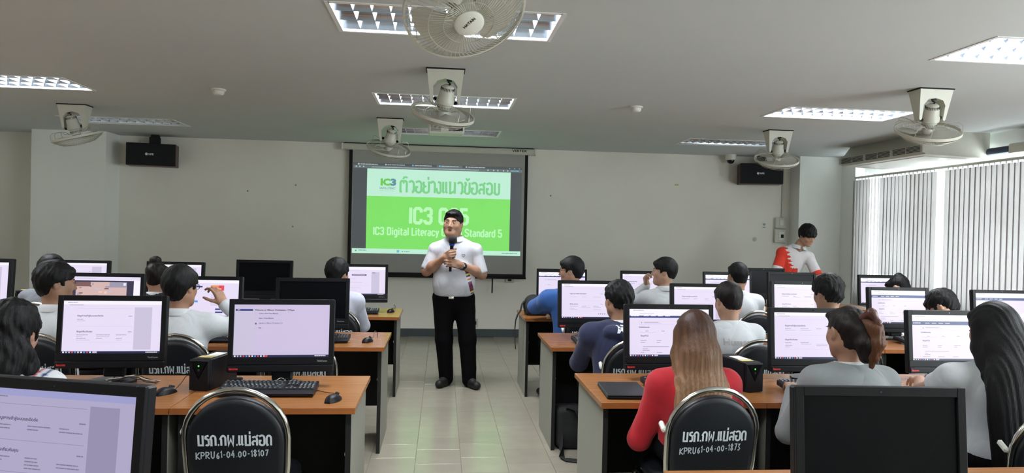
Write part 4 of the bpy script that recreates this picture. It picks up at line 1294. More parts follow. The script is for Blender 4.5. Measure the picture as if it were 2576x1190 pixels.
screen(1, 1, 4, 4.55, 5.38, -0.025, 0, 'site', 'black screen with a navy web page by the blinds, second row', 38, letters=True)
screen(1, 0, 0, 1.19, 6.98, 0.045, -2, 'sitelow', 'thin-framed white screen in front of the boy in the blue jacket', 41, thin=True)
screen(1, 0, 1, 2.035, 6.98, 0.04, 0, 'en', 'thin-framed white screen in front of the boy resting his chin', 42, thin=True)
screen(1, 0, 2, 2.89, 6.98, 0.045, 0, 'sitelow', 'thin-framed white screen in front of the boy next to the dark screens', 43, thin=True)
screen(1, 0, 4, 4.545, 6.98, 0.04, 0, 'sitelow', 'thin-framed white screen in front of the girl with the topknot', 44, thin=True)
screen(1, 0, 3, 3.575, 6.98, 0.005, 0, None, 'switched-off dark screen, front row, in front of the assistant')

# ------------------------------------------------------------------ keyboards and mice
def keyboard_meshes():
    me = {}
    b = MB()
    b.prism([(-0.085, 0.0), (0.085, 0.0), (0.085, 0.026), (-0.035, 0.017), (-0.085, 0.010)], -0.225, 0.225, 'x')
    me['tray'] = b.mesh('tray', 'black_plastic', 30)
    k = MB(); lg = MB()
    rows_ = [(0.073, [1] * 13), (0.050, [1] * 13 + [1.9]), (0.031, [1.4] + [1] * 12 + [1.5]), (0.012, [1.7] + [1] * 11 + [2.2]), (-0.007, [2.2] + [1] * 10 + [2.7]), (-0.026, [1.3, 1.1, 1.1, 5.9, 1.1, 1.1, 1.1, 1.2])]
    def key(x, y, w, leg=True):
        z = 0.0175 + (y + 0.035) * 0.075
        a, c = w / 2 - 0.0012, 0.0082
        a2, c2, h = a - 0.002, c - 0.002, 0.006
        k.add([(x - a, y - c, z), (x + a, y - c, z), (x + a, y + c, z), (x - a, y + c, z), (x - a2, y - c2, z + h), (x + a2, y - c2, z + h), (x + a2, y + c2, z + h), (x - a2, y + c2, z + h)],
              [(4, 5, 6, 7), (0, 1, 5, 4), (1, 2, 6, 5), (2, 3, 7, 6), (3, 0, 4, 7)])
        if leg:
            lw = min(0.0042, a2 * 0.7)
            lg.add([(x - lw - 0.001, y - 0.001, z + h + 0.0003), (x + lw - 0.002, y - 0.001, z + h + 0.0003), (x + lw - 0.002, y + 0.0035, z + h + 0.0003), (x - lw - 0.001, y + 0.0035, z + h + 0.0003)], [(0, 1, 2, 3)])
    for (y, ws) in rows_:
        tot = sum(ws); x = -0.217; sc = 0.292 / tot
        for w in ws:
            key(x + w * sc / 2, y, w * sc, w < 3); x += w * sc
    for i in range(3):
        for y in (0.073, 0.050, 0.031): key(0.093 + 0.019 * i, y, 0.019)
        key(0.093 + 0.019 * i, -0.026, 0.019)
    key(0.112, -0.007, 0.019)
    for i in range(4):
        for y in (0.050, 0.031, 0.012, -0.007, -0.026): key(0.155 + 0.019 * i, y, 0.019)
    me['keys'] = k.mesh('keys', 'key_black', 0)
    me['legends'] = lg.mesh('key_legends', 'key_legend', 0)
    b = MB()
    for s in (-1, 1): b.cbox((s * 0.18, 0.07, -0.004), (0.03, 0.012, 0.016), 0.003)
    me['feet'] = b.mesh('feet', 'black_plastic')
    return me
KB = keyboard_meshes()
def mouse_meshes():
    me = {}
    b = MB()
    n, m = 16, 9
    vs_ = []
    for i in range(m):
        s = i / (m - 1)
        y = -0.055 + 0.11 * s
        w = 0.031 * (math.sin(PI * (0.06 + 0.88 * s)) ** 0.45) * (1.0 - 0.12 * s)
        h = 0.036 * (math.sin(PI * (0.04 + 0.90 * s ** 0.9)) ** 0.6) * (1.05 - 0.25 * s)
        for j in range(n):
            a = PI * j / (n - 1)
            vs_.append((w * math.cos(a), y, h * math.sin(a) ** 0.75))
    fs_ = [(i * n + j, i * n + j + 1, (i + 1) * n + j + 1, (i + 1) * n + j) for i in range(m - 1) for j in range(n - 1)]
    fs_ += [tuple(range(n))[::-1], tuple((m - 1) * n + j for j in range(n))]
    fs_ += [tuple([i * n for i in range(m)] + [i * n + n - 1 for i in range(m - 1, -1, -1)])]
    b.add(vs_, [q[::-1] for q in fs_])
    me['shell'] = b.mesh('shell', 'black_plastic', 50)
    b = MB(); b.M = Matrix.Translation((0, 0.026, 0.031)) @ Matrix.Rotation(rad(90), 4, 'Y')
    b.lathe([(0.006, -0.004), (0.008, -0.002), (0.008, 0.002), (0.006, 0.004)], 12); me['wheel'] = b.mesh('wheel', 'dark_plastic', 40)
    b = MB(); b.box((0, 0.035, 0.0285), (0.0012, 0.034, 0.010), rot=(rad(-18), 0, 0)); me['button_seam'] = b.mesh('button_seam', 'black_matte', 0)
    return me
MS = mouse_meshes()
def keyboard(x, y, rz, label):
    t = thing('keyboard', label, 'keyboard', (x, y, DZ + 0.0125), rz, 'black desk keyboards')
    for o in (place('tray', KB['tray'], t), place('feet', KB['feet'], t)): pass
    tag(place('keys', KB['keys'], t), kind='stuff'); tag(place('key_legends', KB['legends'], t), kind='stuff')
    t.rotation_euler = (rad(3), 0, rz)
    return t
def smooth_path(p, n=5):
    P = [Vector(q) for q in p]
    out = []
    for i in range(len(P) - 1):
        a, b_, c, d = P[max(i - 1, 0)], P[i], P[i + 1], P[min(i + 2, len(P) - 1)]
        for j in range(n):
            t = j / n
            out.append(tuple(0.5 * ((2 * b_) + (c - a) * t + (2 * a - 5 * b_ + 4 * c - d) * t * t + (3 * b_ - a - 3 * c + d) * t ** 3)))
    out.append(tuple(P[-1]))
    return out
def mouse(x, y, rz, label, cord):
    t = thing('computer_mouse', label, 'mouse', (x, y, DZ), rz, 'black desk mice')
    place('shell', MS['shell'], t); place('wheel', MS['wheel'], t); place('button_seam', MS['button_seam'], t)
    MB().tube(smooth_path(cord), 0.0018, 6).build('cord', 'cable_black', t)
    return t
CORD_A = [(0, 0.054, 0.010), (-0.02, 0.085, 0.006), (-0.07, 0.12, 0.004), (-0.13, 0.13, 0.004), (-0.20, 0.16, 0.004)]
CORD_B = [(0, 0.054, 0.010), (-0.012, 0.10, 0.03), (-0.035, 0.16, 0.055), (-0.05, 0.22, 0.03), (-0.07, 0.26, 0.004), (-0.10, 0.30, 0.01)]
keyboard(-0.815, 3.525, 0, 'black keyboard behind the empty chair on the aisle-end desk')
mouse(-0.485, 3.375, rad(-22), 'black mouse beside the keyboard behind the empty chair', CORD_A)
mouse(-1.285, 3.52, rad(-28), 'black mouse beside the power unit on the third row, pillar side', CORD_B)
keyboard(-1.72, 3.48, 0, 'black keyboard, third row, second from the aisle, pillar side')
keyboard(-0.86, 5.11, 0, 'black keyboard, second row, aisle end, pillar side')
mouse(-0.505, 5.10, rad(-25), 'black mouse, second row, aisle end, pillar side', CORD_B)
keyboard(-0.80, 6.76, 0, 'black keyboard, front row, aisle end, pillar side')
mouse(-0.47, 6.88, rad(-20), 'black mouse, front row, aisle end, pillar side', CORD_B)
keyboard(-1.62, 5.08, 0, 'black keyboard before the boy touching his glasses')
keyboard(-2.38, 5.08, 0, 'black keyboard under the game picture screen')
keyboard(-1.645, 6.68, 0, 'black keyboard under the switched-off front row screen, pillar side')
keyboard(-2.44, 6.68, 0, 'black keyboard before the girl with the high bun')
keyboard(1.30, 3.66, rad(2), 'black keyboard before the girl in the red sweater')
keyboard(2.02, 3.57, rad(-2), 'black keyboard before the girl in the grey sweater')
keyboard(2.93, 3.60, rad(-4), 'black keyboard before the long-haired girl')
keyboard(1.19, 5.12, rad(4), 'black keyboard before the boy in the navy hoodie')
keyboard(2.02, 5.16, 0, 'black keyboard before the boy with the navy collar line')
keyboard(2.84, 5.16, 0, 'black keyboard before the boy with thick hair')
keyboard(3.76, 5.20, 0, 'black keyboard before the boy bent forward')
keyboard(1.25, 6.70, 0, 'black keyboard before the boy in the blue jacket')
keyboard(2.9, 6.70, 0, 'black keyboard on the front row desk beside the dark screens')
mouse(1.49, 3.46, rad(-10), 'black mouse beside the girl in the red sweater', CORD_A)
mouse(2.33, 3.56, rad(-10), 'black mouse beside the girl in the grey sweater', CORD_A)

# ------------------------------------------------------------------ power backup units (black boxes with a V front and a green light)
def ups(x, y, rz, label):
    t = thing('power_backup_unit', label, 'power unit', (x, y, DZ), rz, 'black power backup units')
    W, D, H = 0.102, 0.28, 0.152
    b = MB(); b.cbox((0, D / 2 + 0.012, H / 2), (W, D - 0.02, H), 0.004); b.build('case', 'black_plastic', t)
    b = MB()
    b.add([(-W / 2, 0.012, 0.002), (W / 2, 0.012, 0.002), (W / 2, 0.012, H - 0.002), (-W / 2, 0.012, H - 0.002),
           (-W / 2 + 0.004, 0.0, 0.004), (W / 2 - 0.004, 0.0, 0.004), (W / 2 - 0.004, 0.0, H - 0.008), (0, 0.0, 0.055), (-W / 2 + 0.004, 0.0, H - 0.008)],
          [(4, 5, 6, 7), (4, 7, 8), (0, 1, 5, 4), (1, 2, 6, 5), (3, 0, 4, 8), (2, 3, 8, 6)])
    b.build('front_cover', 'black_plastic', t, 0)
    b = MB(); b.add([(0, -0.0006, 0.062), (W / 2 - 0.010, -0.0006, H - 0.010), (-W / 2 + 0.010, -0.0006, H - 0.010)], [(0, 1, 2)]); b.build('v_panel', 'off_screen', t, 0)
    b = MB(); b.lathe([(0.004, 0), (0.003, 0.002), (0, 0.002)], 10); b.build('green_light', 'led_green', t, 0, (-0.0, -0.0008, 0.121), (rad(90), 0, 0))
    b = MB(); b.lathe([(0.006, 0), (0.005, 0.002), (0, 0.002)], 12); b.build('power_button', 'dark_plastic', t, 0, (0, -0.0008, 0.101), (rad(90), 0, 0))
    MB().box((0.006, 0.15, H + 0.0006), (0.06, 0.11, 0.0012)).build('paper_label', 'paper', t, 0)
    MB().box((-0.004, 0.08, H + 0.0010), (0.07, 0.045, 0.0012)).build('yellow_label', 'paper_yellow', t, 0)
    return t
ups(-1.155, 3.575, rad(-12), 'black power unit with green light beside the lavender program screen')
ups(1.625, 3.55, rad(10), 'black power unit with green light beside the girl in red')
ups(-3.83, 6.95, 0, 'black power unit with green light beside the pillar')

# ------------------------------------------------------------------ odd things on the desks
t = thing('laptop', 'closed black laptop on the desk beside the girl in red', 'laptop', (0.93, 3.545, DZ), rad(-3))
MB().cbox((0, 0, 0.008), (0.215, 0.30, 0.012), 0.004).build('base', 'black_plastic', t)
MB().cbox((0, 0, 0.0195), (0.215, 0.30, 0.009), 0.004).build('lid', 'dark_plastic', t)
MB().tube([(-0.07, 0.151, 0.014), (0.07, 0.151, 0.014)], 0.006, 8).build('hinge', 'black_plastic', t)
o = MB().cbox((0, 0, 0.0008), (0.21, 0.297, 0.0016), 0.0004).build('paper_sheet', 'paper', None, 0, (2.26, 3.44, DZ), (0, 0, rad(24))); tag(o, 'white sheet of paper beside the girl in the grey sweater', 'paper')
o = MB().cbox((0, 0, 0.0008), (0.15, 0.21, 0.0016), 0.0004).build('paper_sheet', 'paper', None, 0, (2.545, 3.53, DZ), (0, 0, rad(-30))); tag(o, 'small white note between the grey sweater and long-haired girls', 'paper')
o = MB().cbox((0, 0, 0.024), (0.055, 0.03, 0.048), 0.003).build('card_box', 'dark_plastic', None, 30, (-1.0, 3.66, DZ), (0, 0, rad(3))); tag(o, 'small grey box behind the keyboard on the aisle desk', 'box')
o = MB().cbox((0, 0, 0.03), (0.16, 0.07, 0.06), 0.012).build('pencil_case', 'red_cloth', None, 40, (1.88, 6.86, DZ)); tag(o, 'red pencil case under the thin screen', 'pencil case')
t = thing('network_box', 'white network box with cables on the front row desk', 'router', (3.232, 7.02, DZ))
MB().cbox((0, 0, 0.045), (0.13, 0.05, 0.09), 0.006).build('case', 'plastic_white', t)
MB().tube([(-0.03, 0.02, 0.08), (-0.06, 0.03, 0.14), (-0.08, 0.02, 0.20)], 0.005, 8).build('antenna', 'plastic_white', t)
MB().tube([(0.02, -0.03, 0.03), (-0.02, -0.06, 0.05), (-0.08, -0.05, 0.01), (-0.13, -0.08, 0.006)], 0.004, 6).build('cable', 'cable_black', t)
o = MB().cbox((0, -0.001, 0.0), (0.045, 0.003, 0.024), 0.0008).build('tape_strip', 'paper_yellow', None, 0, (3.42, 4.917, DZ - 0.0135)); tag(o, 'yellow tape strip on the desk edge before the boy bent forward', 'tape')
def cable_tangle(x, y, seed, label):
    r = random.Random(seed)
    t = SCREENS[label]
    ox, oy = x - t.location.x, y - t.location.y
    for c in range(4):
        p = [(-0.12 + 0.02 * c, 0.04, 0.004)]
        for i in range(5):
            p.append((-0.09 + 0.045 * i + r.uniform(-0.02, 0.02), 0.02 + r.uniform(-0.03, 0.03), 0.012 + 0.035 * math.sin(PI * (i + 0.5) / 5) * r.uniform(0.3, 1)))
        p.append((0.14, 0.02 + 0.02 * c, 0.004))
        p = [(a + ox, b_ + oy, c_) for a, b_, c_ in p]
        MB().tube(smooth_path(p), 0.0021, 6).build('cable', 'cable_white' if c == 3 else 'cable_black', t, 60)
for (x, y, sd, key) in ((-0.79, 3.635, 1, (-1, 2, 0)), (-1.55, 3.70, 2, (-1, 2, 1)), (1.22, 3.80, 3, (1, 2, 0)), (2.12, 3.80, 4, (1, 2, 1)), (2.9, 3.80, 5, (1, 2, 2)), (-1.60, 6.79, 6, (-1, 0, 1))):
    cable_tangle(x, y, sd, key)
# teacher's side table at the front by the window, with a dark screen turned away
t = thing('side_table', 'wooden table at the front by the window pillar', 'table', (4.1, 7.62, 0))
MB().cbox((0, 0.3, DZ - 0.0125), (1.7, 0.6, 0.025), 0.002).build('table_top', 'desk_wood', t, 0)
for sx in (-1, 1): MB().box((sx * 0.8, 0.3, (DZ - 0.026) / 2), (0.025, 0.54, DZ - 0.026)).build('side_panel', 'desk_grey', t, 0)
MB().box((0, 0.12, 0.45), (1.57, 0.018, 0.515)).build('modesty_panel', 'desk_black', t, 0)
t2 = screen(1, 0, 3, 3.70, 7.90, 0.0, 0, None, 'switched-off dark screen on the table at the front by the window pillar', brand=True)

# bags
def strap(pts, w, th, name, parent, m='bag_fabric'):
    b = MB()
    P = [Vector(p) for p in pts]
    vs_ = []
    for i in range(len(P)):
        tdir = (P[min(i + 1, len(P) - 1)] - P[max(i - 1, 0)]).normalized()
        sd = tdir.cross(Vector((0, 1, 0.2))).normalized()
        nn = sd.cross(tdir).normalized()
        for (a, c) in ((-1, -1), (1, -1), (1, 1), (-1, 1)):
            vs_.append(P[i] + nn * (a * w / 2) + sd * (c * th / 2))
    fs_ = [(i * 4 + j, i * 4 + (j + 1) % 4, (i + 1) * 4 + (j + 1) % 4, (i + 1) * 4 + j) for i in range(len(P) - 1) for j in range(4)]
    fs_ += [(0, 1, 2, 3), tuple(4 * (len(P) - 1) + j for j in (3, 2, 1, 0))]
    b.add(vs_, fs_)
    return b.build(name, m, parent, 50)
# ------------------------------------------------------------------ stacking chairs: chrome tube frame, black padded back and seat
GLY = {'K': (0.6, [[(0, 0), (0, 1)], [(0.5, 1), (0.02, 0.45), (0.55, 0)]]), 'P': (0.6, [[(0, 0), (0.03, 1), (0.4, 0.95), (0.48, 0.72), (0.35, 0.5), (0.02, 0.48)]]),
       'R': (0.65, [[(0, 0), (0.02, 1), (0.38, 0.95), (0.45, 0.74), (0.3, 0.52), (0.02, 0.5), (0.52, 0)]]), 'U': (0.65, [[(0, 1), (0.02, 0.2), (0.2, 0), (0.4, 0.15), (0.46, 1)]]),
       '6': (0.5, [[(0.3, 0.95), (0.06, 0.55), (0.05, 0.15), (0.2, 0), (0.35, 0.15), (0.3, 0.42), (0.08, 0.4)]]), '1': (0.32, [[(0, 0.75), (0.15, 1), (0.15, 0)]]),
       '-': (0.42, [[(0.02, 0.45), (0.28, 0.47)]]), '0': (0.58, [[(0.22, 0.9), (0.04, 0.6), (0.05, 0.2), (0.22, 0.03), (0.4, 0.2), (0.42, 0.65), (0.24, 0.9)]]),
       '4': (0.58, [[(0.3, 1), (0.02, 0.35), (0.46, 0.35)], [(0.32, 0.7), (0.32, 0)]]), '8': (0.55, [[(0.22, 0.5), (0.05, 0.75), (0.22, 0.98), (0.38, 0.75), (0.06, 0.22), (0.22, 0.0), (0.4, 0.2), (0.22, 0.5)]]),
       '7': (0.5, [[(0.0, 0.92), (0.38, 0.98), (0.14, 0)]]), '.': (0.26, [[(0.05, 0.05), (0.12, 0.05)]]), '3': (0.5, [[(0.02, 0.9), (0.3, 0.95), (0.14, 0.55), (0.36, 0.25), (0.14, 0.0), (0, 0.1)]]), '2': (0.5, [[(0.02, 0.8), (0.2, 1), (0.36, 0.75), (0.02, 0.02), (0.4, 0.04)]]),
       '5': (0.5, [[(0.38, 0.98), (0.06, 0.98), (0.04, 0.55), (0.3, 0.5), (0.34, 0.2), (0.15, 0.0), (0, 0.08)]])}
def scrawl(mb, s, u, v, h, stroke, slope=0.0, d=0.0, seed=0):
    r = random.Random(seed)
    x = 0.0
    for c in s:
        w, st = GLY[c]
        dv = r.uniform(-0.06, 0.06)
        k = r.uniform(0.92, 1.1)
        for p in st:
            mb.ribbon([(u + (x + a * 0.95) * h, v + (b_ * k + dv) * h + (x * h) * slope) for a, b_ in p], stroke, d)
        x += w * 1.12
BT = rad(-9)                                 # backrest tilt
BK = Matrix.Translation((0, -0.215, 0.44)) @ Matrix.Rotation(-BT, 4, 'X')   # frame of the back: origin at seat rear, z up along the back, -y is the outside
HW, HH = 0.205, 0.445                        # half width, height of the hoop above the seat rear
def hoop(hw, hh, rr, n=9):
    pts = [(-hw * 0.93, 0, 0.0), (-hw * 0.98, 0, 0.12)]
    for i in range(n + 1):
        a = PI - PI * i / n
        pts.append((hw * math.cos(a), 0, hh - rr + rr * math.sin(a)))
    pts += [(hw * 0.98, 0, 0.12), (hw * 0.93, 0, 0.0)]
    return pts
def chair_meshes():
    me = {}
    b = MB(); b.M = BK
    b.tube(hoop(HW, HH, 0.205, 16), 0.0125, 10)
    me['back_hoop'] = b.mesh('back_hoop', 'chrome', 60)
    b = MB(); b.M = BK
    o = [(p[0], p[2]) for p in hoop(HW - 0.012, HH - 0.032, 0.185, 16)]
    # panel: front and back skins domed slightly
    n = len(o)
    cx, cz = 0, 0.22
    rings = [(1.0, 0.012), (0.97, 0.020), (0.88, 0.025)]
    vs_ = []
    for s_, yy in ((-1, 0), (1, 0)):
        for (k, d) in rings:
            vs_ += [(cx + (x - cx) * k, s_ * d * (1.0 if s_ < 0 else 1.4), cz + (z - cz) * k) for x, z in o]
    fs_ = []
    R3 = len(rings)
    for side in (0, 1):
        base = side * R3 * n
        for q in range(R3 - 1):
            for i in range(n):
                j = (i + 1) % n
                f = (base + q * n + i, base + q * n + j, base + (q + 1) * n + j, base + (q + 1) * n + i)
                fs_.append(f if side == 1 else f[::-1])
        cap = tuple(base + (R3 - 1) * n + i for i in range(n))
        fs_.append(cap if side == 1 else cap[::-1])
    for i in range(n):
        j = (i + 1) % n
        fs_.append((i, j, R3 * n + j, R3 * n + i))
    b.add(vs_, [f[::-1] for f in fs_])
    me['back_pad'] = b.mesh('back_pad', 'vinyl_black', 40)
    b = MB()
    so = [(0.20 * (abs(math.cos(a)) ** 0.55) * (1 if math.cos(a) > 0 else -1), 0.0 + 0.205 * (abs(math.sin(a)) ** 0.6) * (1 if math.sin(a) > 0 else -1)) for a in np.linspace(0, 2 * PI, 29)[:-1]]
    ns = len(so); vs_ = []
    for (k, z) in ((0.96, 0.400), (1.0, 0.410), (1.0, 0.440), (0.95, 0.455), (0.7, 0.462)):
        vs_ += [(x * k, y_ * k, z) for x, y_ in so]
    fs_ = [(q * ns + i, q * ns + (i + 1) % ns, (q + 1) * ns + (i + 1) % ns, (q + 1) * ns + i) for q in range(4) for i in range(ns)]
    fs_ += [tuple(range(ns))[::-1], tuple(4 * ns + i for i in range(ns))]
    b.add(vs_, fs_)
    me['seat'] = b.mesh('seat', 'vinyl_black', 50)
    for k, sx in enumerate((-1, 1)):
        b = MB(); p0 = BK @ Vector((sx * HW * 0.93, 0, 0.0))
        b.tube([tuple(p0), (sx * 0.195, -0.225, 0.38), (sx * 0.21, -0.30, 0.012)], 0.0115, 10); me['rear%d' % k] = b.mesh('leg', 'chrome', 60)
        b = MB(); b.tube([(sx * 0.185, -0.19, 0.392), (sx * 0.195, 0.15, 0.392), (sx * 0.20, 0.185, 0.37), (sx * 0.205, 0.22, 0.012)], 0.0115, 10); me['front%d' % k] = b.mesh('leg', 'chrome', 60)
        b = MB()
        for yy in (-0.30, 0.22): b.lathe([(0.016, 0), (0.016, 0.02), (0.012, 0.024), (0, 0.024)], 12, c=(sx * (0.21 if yy < 0 else 0.205), yy, 0.0))
        me['foot%d' % k] = b.mesh('foot', 'black_plastic', 40)
        b = MB(); b.M = BK
        b.cbox((sx * (HW + 0.010), 0.035, 0.262), (0.022, 0.06, 0.026), 0.008, rot=(rad(20), 0, 0))
        me['bumper%d' % k] = b.mesh('stacking_bumper', 'plastic_white')
    b = MB(); b.tube([(-0.19, 0.17, 0.39), (0.19, 0.17, 0.39)], 0.009, 8); b.tube([(-0.195, -0.2, 0.388), (0.195, -0.2, 0.388)], 0.009, 8)
    me['seat_rail'] = b.mesh('seat_rail', 'chrome', 60)
    b = MB(); b.M = BK
    thai_strokes('มรภ.กพ.แม่สอด', 0.044, 0.295, 0.0080, -0.0262, 0, b, -0.146, 0.218)
    me['stencil'] = b.mesh('stencil_lettering', 'letter_white', 0)
    return me
CH = chair_meshes()
_num = [0]
def chair(x, y, label, rz=0.0, num=None, detail=True):
    t = thing('stacking_chair', label, 'chair', (x, y, 0), rz, 'black padded stacking chairs')
    place('seat', CH['seat'], t); place('back_pad', CH['back_pad'], t); place('back_hoop', CH['back_hoop'], t)
    for k in (0, 1):
        place('leg', CH['rear%d' % k], t); place('leg', CH['front%d' % k], t)
        if detail: place('foot', CH['foot%d' % k], t)
    place('stacking_bumper', CH['bumper0'], t)
    place('seat_rail', CH['seat_rail'], t)
    place('stencil_lettering', CH['stencil'], t)
    _num[0] += 1
    b = MB(); b.M = BK
    scrawl(b, num or 'KPRU61-04.00-18', -0.152, 0.160, 0.0285, 0.0044, 0.05, -0.0262, _num[0])
    b.build('scrawled_number', 'letter_scrawl', t, 0)
    return t
# ================================================================== PEOPLE
# bodies, clothes and hair are smooth blended solids turned into meshes (surface nets)
def _len(q): return np.sqrt(np.einsum('ij,ij->i', q, q))
class Sdf:
    def __init__(self):
        self.items = []
        self.disp = None
        self.bs = []
        self.lo, self.hi = np.full(3, 1e9), np.full(3, -1e9)
    def _bs(self, c, r):
        self.bs.append((np.asarray(c, np.float32), float(r)))
    def _grow(self, p, r):
        p = np.asarray(p, float)
        self.lo = np.minimum(self.lo, p - r); self.hi = np.maximum(self.hi, p + r)
    def cone(self, a, b, ra, rb, k=0.02, sub=False, sc=None):
        """tapered capsule; sc flattens space (sx,sy,sz multipliers)"""
        if not sub:
            m = 1.0 if sc is None else 1 / min(sc)
            self._grow(a, ra * m); self._grow(b, rb * m)
        a_, b_ = np.asarray(a, float), np.asarray(b, float)
        self._bs((a_ + b_) / 2, np.linalg.norm(b_ - a_) / 2 + max(ra, rb) * (1.0 if sc is None else 1 / min(sc)))
        self.items.append(('c', np.array(a, np.float32), np.array(b, np.float32), ra, rb, k, sub, None if sc is None else np.array(sc, np.float32)))
        return self
    def chain(self, pts, rs, k=0.02, sc=None):
        for i in range(len(pts) - 1):
            self.cone(pts[i], pts[i + 1], rs[i], rs[i + 1], k, False, sc)
        return self
    def ell(self, c, r, R=None, k=0.02, sub=False):
        if not sub: self._grow(c, max(r))
        self._bs(c, max(r))
        self.items.append(('e', np.array(c, np.float32), np.array(r, np.float32), None if R is None else np.array(R, np.float32), k, sub))
        return self
    def box(self, c, h, rnd, R=None, k=0.02, sub=False):
        if not sub: self._grow(c, float(np.linalg.norm(h)) + rnd)
        self._bs(c, float(np.linalg.norm(h)) + rnd)
        self.items.append(('b', np.array(c, np.float32), np.array(h, np.float32), rnd, None if R is None else np.array(R, np.float32), k, sub))
        return self
    def half(self, p0, n, k=0.005):
        """cut away the side the normal points to"""
        n = np.array(n, np.float32); n /= np.linalg.norm(n)
        self.bs.append(None)
        self.items.append(('h', np.array(p0, np.float32), n, k))
        return self
    def __call__(self, P, cull=None):
        d = None
        if cull is not None:
            d = np.full(len(P), 0.5, np.float32)
            cm, cr = cull
        for it, bs in zip(self.items, self.bs):
            if cull is not None and bs is not None and np.linalg.norm(bs[0] - cm) > bs[1] + cr + 0.07:
                continue
            if it[0] == 'c':
                _, a, b, ra, rb, k, sub, sc = it
                q = P - a; ab = b - a
                if sc is not None: q = q * sc; ab = ab * sc
                t = np.clip((q @ ab) / max(float(ab @ ab), 1e-9), 0, 1)
                e = _len(q - t[:, None] * ab) - (ra + t * (rb - ra))
                if sc is not None: e = e / float(max(sc))
            elif it[0] == 'e':
                _, c, r, R, k, sub = it
                q = P - c
                if R is not None: q = q @ R
                k0 = _len(q / r); k1 = _len(q / (r * r))
                e = np.where(k1 > 1e-6, k0 * (k0 - 1) / np.maximum(k1, 1e-6), -float(min(r)))
            elif it[0] == 'b':
                _, c, h, rnd, R, k, sub = it
                q = P - c
                if R is not None: q = q @ R
                a = np.abs(q) - h
                e = _len(np.maximum(a, 0)) + np.minimum(a.max(1), 0) - rnd
            else:
                _, p0, n, k = it
                e = (P - p0) @ n
                hh = np.clip(0.5 + 0.5 * (d - e) / k, 0, 1)
                d = e + (d - e) * hh + k * hh * (1 - hh)
                continue
            if d is None:
                d = e; continue
            if sub:
                e = -e
                hh = np.clip(0.5 + 0.5 * (d - e) / k, 0, 1)
                d = e + (d - e) * hh + k * hh * (1 - hh)
            else:
                hh = np.clip(0.5 + 0.5 * (e - d) / k, 0, 1)
                d = e + (d - e) * hh - k * hh * (1 - hh)
        if self.disp is not None:
            d = d + self.disp(P)
        return d

